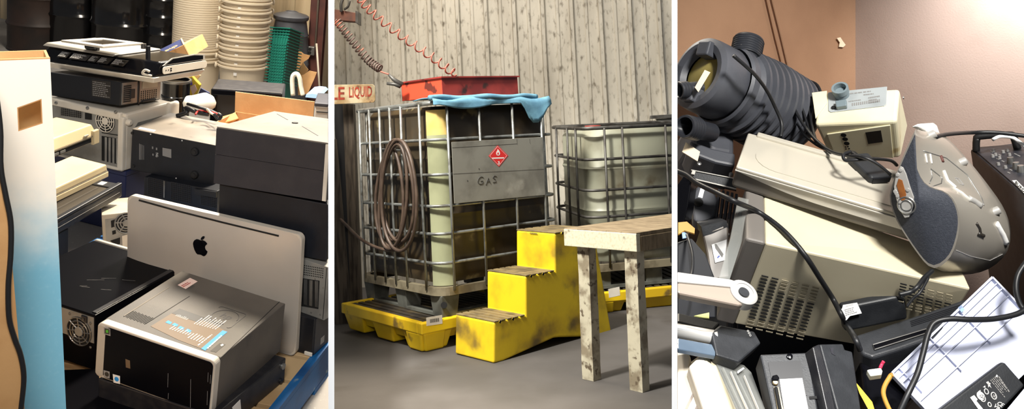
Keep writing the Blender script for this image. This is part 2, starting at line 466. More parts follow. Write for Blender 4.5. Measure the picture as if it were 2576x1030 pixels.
# nested white tubs
def tub_mesh(r, h, lip=.018):
    return MB().lathe([(r * .86, 0), (r * .86, .003), (r * .98, h - .05), (r * 1.0, h - .04), (r + lip, h - .038), (r + lip, h - .026), (r + .004, h - .024), (r + .004, h - .012), (r + lip * .7, h - .01), (r + lip * .7, h), (r - .004, h), (r * .97, h - .03), (r * .84, .004), (.001, .004)], 40)
def tub(pos, r, h, label, group, ang, handles=True, sticker=True, lip=.018):
    T = thing('plastic_tub', label, 'tub', B1.world(pos), group)
    part('body', tub_mesh(r, h, lip), 'tub_plastic', T, smooth=35)
    if handles:
        for sgn in (1, -1):
            q = MB(); c = Vector((math.cos(ang), math.sin(ang), 0)) * sgn; tn = Vector((-c.y, c.x, 0))
            q.tube([c * (r + .027) + Vector((0, 0, h - .034)) + tn * .013 * math.cos(k * PI / 5) + Vector((0, 0, .016)) * math.sin(k * PI / 5) for k in range(10)], .008, 6, True)
            part('handle_eye', q, 'tub_plastic', T, smooth=True)
            part('eye_hole', MB().lathe([(.009, 0), (.009, .004)], 12, c, c * (r + .026) + Vector((0, 0, h - .034))), 'dust_tan', T)
    if sticker:
        part('mark', MB().box(-.012, .012, -r - .0035, -r + .012, h - .085, h - .062), 'white_print', T)
    return T
base = B1.at_y(608, 205, 6.6); step = .071; r0 = .172
t0 = tub((base[0], 6.6, .02), r0, .32, 'pale plastic tub at the bottom of the right-hand tub stack', 'pale tubs of the right stack', PI + .5)
for k in range(1, 14):
    M = B1.world((base[0] + .0012 * k, 6.6, .02 + step * k))
    copy_thing(t0, M, ordinal(k + 1) + ' pale tub from the bottom of the right-hand tub stack')
base = B1.at_y(495, 180, 6.75); r1 = .178
t1 = tub((base[0], 6.75, .02), r1, .30, 'pale plastic tub at the bottom of the left-hand tub stack', 'pale tubs of the left stack', .35, True, False)
copy_thing(t1, B1.world((base[0], 6.75, .085)), 'pale plastic tub with a round handle eye, second from the bottom of the left stack')
t2 = tub((base[0] - .004, 6.75, .115), r1, .30, 'third pale tub from the bottom of the left-hand stack, lowest with a thin rim', 'pale tubs of the left stack', .35, False, False, .010)
for k in range(1, 40):
    copy_thing(t2, B1.world((base[0] - .004, 6.75, .115 + .0175 * k)), ordinal(k + 3) + ' pale thin-rimmed tub from the bottom of the left-hand tub stack')
# black compost bin
q = B1.at_y(724, 180, 6.85)
T = thing('compost_bin', 'dark grey tapered compost bin with a domed lid by the column', 'compost bin', B1.world((q[0], 6.85, 0)))
zt = B1.at_y(728, 45, 6.85)[2]
q9 = .87
part('body', MB().lathe([(r * q9, h) for r, h in [(.185, 0), (.187, .02), (.183, zt * .45), (.186, zt * .46), (.183, zt * .47), (.162, zt * .8), (.165, zt * .81), (.16, zt * .82), (.135, zt)]], 40), 'compost_black', T, smooth=40)
part('lid', MB().lathe([(r * q9, h) for r, h in [(.15, zt - .01), (.158, zt), (.158, zt + .02), (.14, zt + .03), (.07, zt + .045), (.05, zt + .055), (.045, zt + .05), (.001, zt + .05)]], 40), 'compost_black', T, smooth=40)
part('side_handle', MB().tube(spline([(.11, -.09, .16), (.15, -.115, .18), (.16, -.12, .34), (.14, -.11, .40), (.10, -.115, .42)], 5), .018, 8), 'compost_black', T, smooth=True)
# leaning stack of green crates
def crate_mesh():
    g = MB()
    w, d, h = .17, .13, .12
    def ring(k, s0, z0, s1, z1): pass
    g.hexa([(-w * .8, -d * .8, 0), (w * .8, -d * .8, 0), (w * .8, d * .8, 0), (-w * .8, d * .8, 0), (-w, -d, h), (w, -d, h), (w, d, h), (-w, d, h)])
    g.box(-w - .035, w + .035, -d - .035, d + .035, h - .006, h)
    for x in (-.12, -.06, 0, .06, .12): g.hexa([(x * .8 - .008, -d * .8 - .008, .01), (x * .8 + .008, -d * .8 - .008, .01), (x * .8 + .008, -d * .8, .01), (x * .8 - .008, -d * .8, .01), (x - .008, -d - .01, h - .012), (x + .008, -d - .01, h - .012), (x + .008, -d, h - .012), (x - .008, -d, h - .012)])
    return g
cb = B1.at_y(700, 232, 6.1); ct = B1.at_y(716, 92, 6.1); dv = ct - cb; n_ = 19
cm = build('green_crate', crate_mesh(), 'green_plastic')
ln = math.atan2(dv[0], dv[2])
for k in range(n_):
    o = cm if k == 0 else cm.copy()
    if k: COL.objects.link(o)
    f_ = k / n_
    sc_ = .46
    M = B1.world(cb + dv * f_ - np.array([0, 0, .05]), rv((0, ln, 0)) @ rv((-.35, 0, 0)) @ rv((0, 0, -.5)))
    o.matrix_world = M @ Matrix.Diagonal((sc_, sc_, 1.0, 1))
    tag(o, ordinal(k + 1) + ' dark green crate from the bottom of the leaning stack' if k < n_ - 1 else 'topmost dark green crate of the leaning stack', 'crate', 'leaning stack of green crates')
# torn brown cardboard sheets and a cloth beside them
def sheet_px(name, pix, y, m, label, cat, th=.004, dy=None):
    P = [B1.at_y(px, py, y + (dy[i] if dy else 0)) for i, (px, py) in enumerate(pix)]
    c = P[0]; g = MB().prism([tuple(p - c) for p in P], (0, th, 0))
    return solo(name, g, m, B1.world(c), label, cat)
sheet_px('cardboard_piece', [(726, 120), (742, 105), (748, 122), (764, 136), (780, 140), (776, 148), (764, 156), (754, 170), (748, 190), (738, 186), (734, 160), (728, 145)], 6.45, 'cardboard', 'torn brown cardboard piece standing highest behind the white cloth', 'cardboard')
sheet_px('cardboard_piece', [(747, 194), (764, 188), (778, 178), (797, 182), (790, 200), (774, 236), (750, 240)], 6.2, 'cardboard', 'brown cardboard piece with a slanted edge near the column base', 'cardboard')
sheet_px('packing_paper', [(750, 182), (756, 170), (762, 156), (768, 166), (776, 176), (766, 190), (754, 196)], 6.3, 'cardboard_light', 'crumpled pale packing paper between two brown cardboard pieces', 'paper')
P = [B1.at_y(px, py, 5.9) for px, py in ((737, 240), (735, 205), (738, 190), (747, 186), (754, 198), (757, 218), (762, 240))]
solo('folding_chair', MB().tube(spline([tuple(p - P[0]) for p in P], 5), .016, 8), 'white_cloth', B1.world(P[0]), 'pale curved frame of a folding chair behind the cardboard flap', 'chair', smooth=True)
P = [B1.at_y(px, py, 5.8) for px, py in ((768, 245), (770, 238), (785, 236), (800, 238), (806, 244), (800, 248))]
solo('blue_basin', MB().prism([tuple(p - P[0]) for p in P], (0, .25, 0)), 'pale_blue_plastic', B1.world(P[0]), 'pale blue plastic basin behind the cardboard flap', 'basin')

# navy carton tilted behind the printer, lettering upside down
A = [B1.at_y(px, py, 4.75 + d) for px, py, d in ((378, 137, 0), (456, 98, .05), (463, 112, 0), (398, 142, -.04))]
T = thing('navy_carton', 'tilted carton with a navy band and orange lettering behind the printer', 'carton', B1.world(A[0]))
L = [Vector(p - A[0]) for p in A]
bk = Vector((.02, .22, .03))
part('printed_band', MB().prism([tuple(v) for v in L], tuple(bk * .02)), 'navy_print', T)
E1 = [Vector(B1.at_y(px, py, 4.72) - A[0]) for px, py in ((398, 143), (463, 113), (479, 145), (420, 152))]
part('tan_side', MB().prism([tuple(v) for v in E1], tuple(bk)), 'cardboard', T)
part('cut_edge', MB().tube([L[1], E1[1], E1[2]], .005, 5), 'cardboard_light', T)
mid0 = Vector(B1.at_y(392, 139, 4.72) - A[0]); mid1 = Vector(B1.at_y(448, 111, 4.74) - A[0]); upv = (L[0] - L[3]) * .5
lt_ = MB(); letters(lt_, 'chewy', mid1 + upv * .45, mid0 - mid1, -upv * .95, (0, -.012, -.004), True); part('lettering', lt_, 'orange_print', T)

# small drum and bright packaging behind the tall stack
d0 = B1.at_y(441, 285, 4.75)
T = thing('small_drum', 'small glossy black drum standing behind the white tower', 'drum', B1.world((d0[0], 4.75, d0[2] - .30)))
hd = B1.at_y(441, 200, 4.75)[2] - d0[2] + .30
part('shell', MB().lathe([(.073, 0), (.073, hd - .105), (.078, hd - .1), (.078, hd - .09), (.073, hd - .085), (.073, hd - .01), (.078, hd - .006), (.078, hd), (.066, hd), (.066, hd - .01), (.001, hd - .01)], 36), 'drum_black', T, smooth=40)
part('top_rim', MB().lathe([(.079, hd - .012), (.081, hd - .006), (.079, hd + .002), (.07, hd + .002)], 36, cap=False), 'steel', T, smooth=40)
def flat_px(name, pix, y, m, label, cat, th=.012, parent=None):
    P = [B1.at_y(px, py, y) for px, py in pix]; c = P[0]
    return solo(name, MB().prism([tuple(p - c) for p in P], (0, th, 0)), m, B1.world(c), label, cat)
y_ = 4.9
P = [B1.at_y(px, py, y_) for px, py in ((474, 197), (482, 192), (503, 214), (491, 244), (474, 246))]
T = thing('snack_bag', 'yellow and purple printed bag beside the small drum', 'bag', B1.world(P[0]))
part('bag', MB().prism([tuple(p - P[0]) for p in P], (0, .03, 0)), 'yellow_print', T, bev=.004)
P2 = [B1.at_y(px, py, y_ - .004) for px, py in ((475, 200), (482, 197), (484, 214), (476, 216))]
part('printed_panel', MB().prism([tuple(p - P[0]) for p in P2], (0, .003, 0)), 'purple_print', T)
P2 = [B1.at_y(px, py, y_ - .004) for px, py in ((478, 220), (490, 212), (496, 226), (485, 240))]
part('printed_panel', MB().prism([tuple(p - P[0]) for p in P2], (0, .003, 0)), 'pink_paper', T)
flat_px('blue_sheet', ((498, 238), (505, 222), (526, 234), (526, 252), (506, 250)), 4.8, 'navy_print', 'small blue sheet leaning beside the boxy television', 'sheet')
flat_px('cardboard_scrap', ((470, 196), (488, 186), (504, 190), (492, 206)), 5.0, 'cardboard_light', 'light cardboard scrap above the yellow bag', 'cardboard')
c = B1.at_y(498, 258, 4.4)
g = MB(); rr = random.Random(5)
for i in range(9):
    for j in range(14): pass
prof = [(.001, -.045), (.05, -.04), (.078, -.02), (.082, 0), (.07, .025), (.04, .04), (.001, .045)]
g.lathe(prof, 20); g.v = [(x * (1 + .12 * math.sin(9 * x + 31 * y)), y * 1.1, z * (1 + .25 * math.sin(40 * x))) for x, y, z in g.v]
solo('plastic_bag', g, 'plastic_film', B1.world(c), 'crumpled clear plastic bag in front of the small drum', 'bag', smooth=True)
# loose wiring in front of the bag
def cable_px(name, bay, pts, r, m, label, cat='cable', k=7, n=7, group=None):
    P = [bay.at_y(px, py, y) for px, py, y in pts]; c = P[0]
    return solo(name, MB().tube(spline([tuple(p - c) for p in P], k), r, n), m, bay.world(c), label, cat, group, smooth=True)
cable_px('cable', B1, ((445, 292, 4.1), (470, 283, 4.1), (468, 272, 4.12), (480, 276, 4.1), (500, 284, 4.1), (525, 288, 4.1)), .011, 'black_plastic', 'thick black cable bundle lying behind the black towers')
cable_px('cable', B1, ((472, 262, 4.15), (500, 270, 4.1), (530, 279, 4.1), (552, 290, 4.08)), .008, 'black_plastic', 'black cable arching over the loose wiring')
cable_px('cable', B1, ((492, 288, 4.05), (500, 279, 4.1), (520, 281, 4.1), (545, 286, 4.05), (555, 296, 4.0)), .005, 'red_wire', 'thin red wire among the loose black cables')
cable_px('cable', B1, ((520, 274, 4.05), (530, 284, 4.05), (540, 290, 4.02)), .006, 'white_cloth', 'short white cable end among the loose cables')
cable_px('cable', B1, ((538, 286, 4.0), (545, 296, 4.0), (552, 300, 4.0), (556, 292, 4.0), (548, 286, 4.0)), .008, 'black_plastic', 'looped black cable end by the open carton')

# boxy television
P = fit(B1, (.42, .36, .36), [((0, 0, 1), (528, 214)), ((1, 0, 1), (712, 239)), ((0, 1, 1), (548, 201)), ((1, 1, 1), (716, 214)), ((0, 0, 0), (526, 400))], 4.3, -.2, dim=.15)
W, D, H = P.D
T = thing('crt_television', 'black boxy television facing front behind the open cardboard flap', 'television', P.M)
part('cabinet', MB().box(0, W, .02, D, 0, H), 'black_case', T, bev=.008)
part('front_frame', MB().box(0, W, 0, .025, H - .035, H).box(0, W, 0, .025, 0, .06).box(0, .035, 0, .025, .06, H - .035).box(W - .035, W, 0, .025, .06, H - .035), 'black_gloss', T, bev=.006)
part('screen', MB().box(.034, W - .034, .012, .03, .055, H - .034), 'crt_glass', T)
# grey device at the right edge
P = fit(B1, (.4, .35, .14), [((0, 0, 1), (790, 262)), ((1, 0, 1), (905, 275)), ((0, 0, 0), (792, 330)), ((0, 1, 1), (800, 247))], 3.9, -.2, dim=.2)
W, D, H = P.D
T = thing('grey_printer', 'grey flat device with a pale slotted front at the right edge', 'printer', P.M)
part('body', MB().box(0, W, 0, D, 0, H), 'silver_device', T, bev=.006)
part('top_cover', MB().box(-.004, W + .004, -.004, D, H, H + .02), 'charcoal_case', T, bev=.005)
part('slot', MB().box(.01, W * .7, -.002, .004, H - .035, H - .03), 'dark_hole', T); part('slot', MB().box(.0, W * .9, -.002, .004, H - .1, H - .096), 'dark_hole', T)
# ---- blue pallet
deck = .14
pc = B1.at_z(700, 1030, deck); pb = B1.at_z(826, 868, deck)
ev = pb - pc; ev = ev / np.linalg.norm(ev); yw = math.atan2(ev[1], ev[0]) - PI / 2    # right-hand edge direction
PO = pc - ev * .30                                                                    # front right corner of the deck
T = thing('pallet', 'blue painted wooden pallet with worn deck under the stacked computers', 'pallet', B1.world((PO[0], PO[1], 0), rv((0, 0, yw))))
PWd = 1.25
for k in range(9):
    y0 = k * .155
    part('deck_board', MB().box(-PWd, 0, y0, y0 + .135, deck - .02, deck), 'raw_wood' if k < 6 else 'blue_paint_wood', T, bev=.002)
for x in (-PWd, -PWd / 2 - .02, -.04):
    part('stringer', MB().box(x, x + .04, 0, 1.38, .02, deck - .0205), 'blue_paint_wood', T, bev=.003)
for k in (0, 4, 8):
    part('bottom_board', MB().box(-PWd, 0, k * .155, k * .155 + .135, 0, .0195), 'blue_paint_wood', T)
part('edge_paint', MB().box(-.028, .0015, 0, 1.38, deck - .0195, deck + .0008), 'blue_paint_wood', T)

# ---- tower lying on its side in front, silver-edged black front
hp = fit(B1, (.40, .40, .175), [((0, 0, 1), (238, 800)), ((1, 0, 1), (552, 916)), ((1, 1, 1), (710, 760)), ((0, 1, 1), (462, 683)), ((0, 0, 0), (246, 945))], 2.4, -.3, tilt=2.5, dim=.06)
P = hp; W, D, H = P.D
T = thing('desktop_tower', 'charcoal desktop tower on its side with silver-edged glossy front, nearest the viewer', 'computer tower', P.M)
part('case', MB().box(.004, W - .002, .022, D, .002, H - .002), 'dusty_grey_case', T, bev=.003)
part('bezel', MB().prism([(x, .024, z) for x, z in rrect(W, H, .016)], (0, -.028, 0)), 'silver_trim', T, bev=.003)
part('front_panel', MB().prism([(x + .030, -.003, z + .006) for x, z in rrect(W - .036, H - .012, .014)], (0, -.004, 0)), 'black_satin', T, bev=.002)
part('side_grip', MB().prism([(x + .004, -.003, z + .008) for x, z in rrect(.026, H - .016, .008)], (0, -.0035, 0)), 'silver_device', T)
top = H - .002
vt = MB()
for i in range(13):
    for j in range(9):
        a = i / 12; b_ = (j + (.5 if i % 2 else 0)) / 9
        px = 312 + (346 - 312) * b_ * .9 + (386 - 346) * 0; 
        c0, c1, c2 = np.array(P.loc(312, 797, 2, top)), np.array(P.loc(364, 816, 2, top)), np.array(P.loc(338, 783, 2, top))
        q = c0 + (c1 - c0) * a + (c2 - c0) * b_
        vt.lathe([(.0022, 0), (.0022, .0005)], 6, (0, 0, 1), tuple(q))
o = part('vent_holes', vt, 'dark_hole', T)
ln_ = MB()
def strip(mb, P, ax, val, a, b, w, t):
    A = P.loc(*a, ax, val); Bq = P.loc(*b, ax, val); d = Bq - A; nn = np.cross(d, [1 if ax == k else 0 for k in range(3)]); nn = nn / np.linalg.norm(nn) * w / 2
    vec = [0, 0, 0]; vec[ax] = t
    mb.prism([A - nn, Bq - nn, Bq + nn, A + nn], vec)
part('groove', (strip(ln_, P, 2, top, (366, 816), (477, 746), .0022, .0005), ln_)[1], 'dark_hole', T)
ln_ = MB(); strip(ln_, P, 2, top, (312, 796), (425, 724), .003, .0008); part('ridge', ln_, 'dust_tan', T)
ln_ = MB(); strip(ln_, P, 2, top, (557, 900), (703, 760), .002, .0006); part('edge_groove', ln_, 'dark_hole', T)
g = decal(MB(), P, 2, top, [(447, 718), (478, 700), (497, 709), (467, 728)]); st_ = part('asset_sticker', g, 'pink_paper', T)
g = MB()
a0, a1, a2 = (Vector(P.loc(*q, 2, top + .0012)) for q in ((455, 719), (484, 703), (462, 724)))
words(g, a0, (a1 - a0) * .9, (a2 - a0), 2, (0, 0, 0), RNG); part('sticker_print', g, 'red_wire', st_)
g = decal(MB(), P, 2, top, [(379, 822), (452, 777), (514, 799), (506, 806), (532, 815), (572, 836), (511, 880), (450, 857)]); lb = part('instruction_label', g, 'brown_label', T)
g = decal(MB(), P, 2, top + .0006, [(432, 789), (452, 777), (514, 799), (498, 812)], .0003); part('label_block', g, 'dark_label', lb)
g = decal(MB(), P, 2, top + .0006, [(506, 878), (560, 832), (572, 836), (516, 883)], .0004); part('blue_band', g, 'blue_print', lb)
g = MB(); a0, a1, a2 = (Vector(P.loc(*q, 2, top + .0014)) for q in ((519, 876), (556, 843), (524, 879)))
words(g, a0, (a1 - a0), (a0 - a2) * -1.0, 1, (0, 0, 0), RNG, 1, .6); part('band_lettering', g, 'white_print', lb)['kind'] = 'stuff'
g = MB()
for (x, y) in ((425, 812), (441, 818), (456, 826), (474, 833)):
    decal(g, P, 2, top + .0006, [(x - 9, y), (x - 2, y - 5), (x + 8, y), (x + 3, y + 5)], .0005)
part('blue_icons', g, 'blue_print', lb)
g = MB()
for q0, q1, q2, n in (((440, 795), (448, 790), (470, 806), 9), ((486, 815), (520, 790), (545, 830), 9), ((424, 828), (440, 818), (476, 845), 8), ((470, 850), (490, 835), (505, 862), 5), ((495, 868), (545, 830), (503, 872), 1)):
    a0, a1, a2 = (Vector(P.loc(*q, 2, top + .0013)) for q in (q0, q1, q2))
    words(g, a0, a1 - a0, a2 - a0, n, (0, 0, 0), RNG, .9, .35)
part('fine_print', g, 'white_print', lb)['kind'] = 'stuff'
g = decal(MB(), P, 2, top, [(529, 884), (553, 864), (567, 868), (544, 888)]); st_ = part('serial_label', g, 'dark_label', T)
g = decal(MB(), P, 2, top + .0006, [(554, 869), (560, 866), (563, 869), (557, 872)], .0004); part('serial_code', g, 'white_print', st_)
# embossed round logo
c_ = Vector(P.loc(566, 799, 2, top)); ex = Vector(P.loc(601, 800, 2, top)) - c_; rl = abs((Vector(P.loc(590, 786, 2, top)) - c_).length)
g = MB(); ring = [c_ + Vector((math.cos(a) * rl, math.sin(a) * rl, .0004)) for a in [2 * PI * i / 40 for i in range(34)]]
g.tube(ring, .0011, 4); part('logo_ring', g, 'charcoal_case', T)
sq = rrect(rl * 2.3, rl * 2.3, .01); g = MB(); g.tube([c_ + Vector((x - rl * 1.15, z - rl * 1.15, .0004)) for x, z in sq[:18]], .0009, 4); part('logo_frame', g, 'charcoal_case', T)
g = MB(); a0 = c_ + Vector((-.018, -.016, 0)); letters(g, 'hp', a0, (.036, 0, 0), (.006, .036, 0), (0, 0, .0006)); part('logo_lettering', g, 'charcoal_case', T)
# stickers on the glossy front
yf = -.007
for nm, pix, m in (('chip_sticker', [(261, 823), (277, 828), (278, 846), (262, 841)], 'grey_print'), ('round_sticker', [(261, 932), (276, 936), (276, 953), (262, 949)], 'grey_print'), ('orb_sticker', [(284, 942), (302, 947), (302, 967), (286, 963)], 'white_print'), ('badge', [(316, 904), (327, 908), (328, 928), (317, 925)], 'brown_label')):
    o = part(nm, decal(MB(), P, 1, yf, pix, -.0008), m, T)
    cx_ = sum(p[0] for p in pix) / 4; cy_ = sum(p[1] for p in pix) / 4
    if nm == 'chip_sticker':
        part('print', decal(MB(), P, 1, yf - .0008, [(cx_ - 6, cy_ - 8), (cx_ + 6, cy_ - 5), (cx_ + 6, cy_ + 8), (cx_ - 6, cy_ + 5)], -.0004), 'dark_label', o)
        part('print', decal(MB(), P, 1, yf - .0012, [(cx_ - 3, cy_ - 4), (cx_ + 3, cy_ - 3), (cx_ + 3, cy_ + 4), (cx_ - 3, cy_ + 3)], -.0004), 'green_print', o)
    elif nm != 'badge':
        part('print', MB().lathe([(.0075, 0), (.0075, .0005)], 18, (0, -1, 0), tuple(P.loc(cx_, cy_, 1, yf - .0008))), 'blue_print' if nm == 'orb_sticker' else 'dark_label', o)
for x, y0, y1 in ((423, 940, 975), (424, 990, 1005), (524, 938, 962), (530, 944, 966), (522, 985, 1020), (480, 955, 1030)):
    g = MB(); strip(g, P, 1, yf, (x, y0), (x - 1, y1), .0009, -.0005); part('door_line', g, 'grey_print', T)

# ---- black case under it
q_ = hp.up((.006, .004, 0)); P = Pose(B1, (q_[0], q_[1], .142), rv((0, 0, math.atan2(hp.R[1, 0], hp.R[0, 0]) - .05)), (hp.D[0] + .012, hp.D[1] - .01, q_[2] - .142 - .012))
W, D, H = P.D
T = thing('computer_case', 'scuffed black computer case lying under the charcoal tower', 'computer case', P.M)
part('shell', MB().box(0, W, 0, D, 0, H), 'black_case', T, bev=.004)
part('thumb_screw', MB().lathe([(.011, 0), (.011, .006), (.006, .008), (.001, .008)], 14, (1, 0, 0), (W, D - .02, H * .75)), 'steel', T, smooth=40)
part('thumb_screw', MB().lathe([(.009, 0), (.009, .005), (.001, .006)], 14, (1, 0, 0), (W, D - .025, H * .15)), 'black_plastic', T, smooth=40)
part('paper_label', decal(MB(), P, 0, W, [(584, 1026), (604, 1006), (606, 1030), (590, 1050)], .0008), 'white_print', T)

# ---- black tower at its left, fan side towards the viewer
P = fit(B1, (.42, .42, .19), [((1, 0, 1), (238, 795)), ((1, 1, 1), (464, 668)), ((.1, 1, 1), (264, 607)), ((1, 0, 0), (242, 935))], 2.5, -.3, tilt=1.5, dim=.05)
lt = P; W, D, H = P.D
T = thing('black_tower', 'glossy black tower on its side with its fan side towards the blue carton', 'computer tower', P.M)
part('case', MB().box(0, W, 0, D - .012, 0, H), 'black_satin', T, bev=.003)
part('bezel', MB().prism([(x - .004, D - .012, z - .004) for x, z in rrect(W + .008, H + .009, .02)], (0, .014, 0)), 'silver_trim', T, bev=.003)
part('top_rail', MB().box(W - .022, W - .004, .01, D - .015, H, H + .003), 'black_case', T, bev=.001)
part('rear_plate', MB().box(W - .19, W - .004, -.002, .002, H - .098, H - .008), 'grey_steel', T)
fan(T, (W - .062, -.0022, H - .072), .048, (0, -1, 0), 'steel', 'grey_steel', 3, 8)
part('fan_opening', MB().lathe([(.05, 0), (.05, .0006)], 28, (0, -1, 0), (W - .062, -.002, H - .072)), 'dark_hole', T)
sk = part('power_socket', MB().box(W - .052, W - .028, -.006, 0, H - .034, H - .010), 'black_plastic', T, bev=.003)
part('socket_pins', MB().box(W - .041, W - .038, -.009, -.006, H - .026, H - .018), 'steel', sk)
for x, z in ((W - .016, H - .03), (W - .016, H - .115), (W - .016, H - .06), (W - .1, H - .02)):
    part('screw', MB().lathe([(.0045, 0), (.0045, .002), (.001, .004)], 12, (0, -1, 0), (x, -.002, z)), 'steel', T, smooth=40)
part('warning_strip', MB().box(W - .17, W - .152, -.003, 0, H - .088, H - .02), 'red_oxide', T)
g = MB(); rr = random.Random(4)
for k in range(6):
    a = (rr.uniform(.5, .8) * W, rr.uniform(.25, .6) * D); l = rr.uniform(.01, .05); an = rr.uniform(.3, .7)
    g.prism([(a[0], a[1], H), (a[0] + l, a[1] + l * an, H), (a[0] + l, a[1] + l * an + .0006, H), (a[0], a[1] + .0006, H)], (0, 0, .0003))
sc_ = part('scratches', g, 'grey_print', T); sc_['kind'] = 'stuff'
# case under it
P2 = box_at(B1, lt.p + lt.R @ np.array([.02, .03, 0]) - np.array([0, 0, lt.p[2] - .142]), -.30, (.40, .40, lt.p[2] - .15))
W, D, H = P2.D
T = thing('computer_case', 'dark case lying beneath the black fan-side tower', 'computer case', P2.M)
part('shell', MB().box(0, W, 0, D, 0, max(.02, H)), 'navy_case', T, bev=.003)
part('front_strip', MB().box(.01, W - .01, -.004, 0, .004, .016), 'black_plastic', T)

q_ = [B1.at_z(px, py, .1425) for px, py in ((140, 948), (241, 944), (268, 1010), (560, 1130), (140, 1130))]
T = thing('flat_filler', 'flat black filler added over the pallet in front of the towers', 'filler', B1.world(q_[0]))  # black plate added to darken the bright pallet below the towers
part('base', MB().prism([tuple(p - q_[0]) for p in q_], (0, 0, .014)), 'black_satin', T, bev=.003)
part('lid', MB().prism([tuple(p - q_[0] + np.array([0, 0, .0145])) for p in q_], (0, 0, .008)), 'black_satin', T, bev=.002)

# ---- aluminium all-in-one computer seen from behind
P = fit(B1, (.65, .02, .49), [((0, 0, 1), (321, 489)), ((1, 0, 1), (759, 595)), ((1, 0, 0), (745, 897))], 2.9, -.3, z=.142, tilt=2, dim=.05)
W, D, H = P.D
T = thing('all_in_one_computer', 'silver aluminium all-in-one computer seen from behind with a black apple emblem', 'computer', P.M)
nz, nx = 14, 20
def bulge(u, v):
    e = min(u, 1 - u, v, 1 - v)
    return -.001 - .022 * (1 - (abs(2 * u - 1)) ** 4) * (1 - (abs(2 * v - 1)) ** 4)
R_ = .022
def rim(u, v):
    x = u * W; z = v * H
    for cx_, cz_, sx, sz in ((R_, R_, -1, -1), (W - R_, R_, 1, -1), (R_, H - R_, -1, 1), (W - R_, H - R_, 1, 1)):
        dx = (x - cx_) * sx; dz = (z - cz_) * sz
        if dx > 0 and dz > 0:
            m_ = max(dx, dz); l = math.hypot(dx, dz)
            x = cx_ + sx * dx / l * m_; z = cz_ + sz * dz / l * m_
    return x, z
us = [0, .004, .012, .025, .04, .08, .15, .25, .38, .5, .62, .75, .85, .92, .96, .975, .988, .996, 1]
vs_ = us
grid = [[(rim(u, v)[0], bulge(u, v), rim(u, v)[1]) for u in us] for v in vs_]
g = MB().sheet(grid); o_rear = part('rear_shell', g, 'aluminium', T, smooth=True)
part('edge_frame', MB().prism([(x, .024, z) for x, z in rrect(W, H, R_, 6)], (0, -.0255, 0)), 'alu_edge', T, bev=.003)
part('screen_glass', MB().box(.006, W - .006, .024, .028, .09, H - .006), 'black_gloss', T)
def onback(px, py, lift=.0012):
    q = P.loc(px, py, 1, 0)
    for _ in range(4): q = P.loc(px, py, 1, bulge(min(max(q[0] / W, 0), 1), min(max(q[2] / H, 0), 1)) - lift)
    return tuple(q)
ap = [(1050, 450), (1060, 437), (1075, 430), (1090, 433), (1105, 440), (1120, 438), (1140, 447), (1152, 460), (1155, 468), (1143, 478), (1138, 492), (1142, 508), (1152, 520), (1158, 525), (1150, 545), (1138, 558), (1125, 560), (1110, 550), (1095, 547), (1082, 546), (1070, 535), (1058, 512), (1050, 485), (1047, 465)]
lf = [(1105, 435), (1108, 422), (1118, 410), (1132, 407), (1136, 415), (1130, 428), (1118, 436)]
cv = lambda q: (140 + q[0] / 3.0286, 460 + q[1] / 3.0286)
o = part('emblem', MB().prism([onback(*cv(q)) for q in ap], (0, -.0008, 0)), 'black_gloss', T, label='black apple-shaped emblem')
part('emblem_leaf', MB().prism([onback(*cv(q)) for q in lf], (0, -.0008, 0)), 'black_gloss', o)
sl = [onback(350, 504, .0015), onback(450, 532, .0015), onback(560, 560, .0015), onback(701, 594, .0015)]
part('vent_slot', MB().tube(sl, .003, 6), 'dark_hole', T)

# ---- right-hand stack behind it
def slab(name, label, P, m, bev=.004, cat='computer case'):
    W, D, H = P.D
    T = thing(name, label, cat, P.M); part('shell', MB().box(0, W, 0, D, 0, H - .0005), m, T, bev=bev); return T
P = fit(B1, (.4, .42, .15), [((1, 0, 0), (784, 897)), ((1, 0, 1), (795, 802)), ((1, .3, 0), (826, 858)), ((1, .3, 1), (836, 770))], 2.85, -.3, z=.142, dim=.12)
zb = .142 + P.D[2]; b0 = P
T = slab('black_box_case', 'black case with a pale corner mark at the bottom of the right-hand stack', P, 'black_plastic')
part('side_panel', MB().box(P.D[0] - .002, P.D[0] + .002, .006, P.D[1], .004, P.D[2] - .004), 'charcoal_case', T)
part('foot', MB().box(P.D[0] - .03, P.D[0], -.006, 0, 0, .014), 'white_case', T, bev=.002)
part('mark', MB().box(P.D[0] + .002, P.D[0] + .003, .05, .075, .02, .045), 'grey_print', T)
P = fit(B1, (.36, .40, .185), [((1, 0, 0), (812, 804)), ((1, 0, 1), (824, 668)), ((.5, 0, 1), (757, 655)), ((.5, 0, 0), (752, 787))], 2.85, -.3, z=zb, dim=.12)
zw = zb + P.D[2]; W, D, H = P.D
T = slab('silver_tower', 'silver tower rear with perforated top and card slots right of the aluminium computer', P, 'grey_steel', .003, 'computer tower')
g = MB()
for i in range(12):
    for j in range(5): g.lathe([(.0023, 0), (.0023, .0006)], 7, (0, -1, 0), tuple(P.loc(762 + i * 4.6 - j * .3, 668 + i * .8 + j * 5.6, 1, 0)))
o = part('vent_holes', g, 'dark_hole', T); o['kind'] = 'stuff'
g = decal(MB(), P, 1, 0, [(757, 700), (804, 707), (801, 778), (755, 770)], -.001); part('slot_opening', g, 'dark_hole', T)
for i in range(3):
    x = 765 + i * 14
    part('slot_cover', decal(MB(), P, 1, -.001, [(x, 703 + i * 2), (x + 8, 704 + i * 2), (x + 7, 768 + i * 3), (x, 766 + i * 3)], -.002), 'steel', T)
for q in ((793, 702), (813, 724), (783, 787), (806, 792)): part('rivet', MB().lathe([(.003, 0), (.003, .001), (.001, .002)], 10, (0, -1, 0), tuple(P.loc(*q, 1, 0))), 'steel', T)
part('edge_seam', MB().box(W - .006, W - .004, -.001, 0, .004, H - .004), 'dark_hole', T)
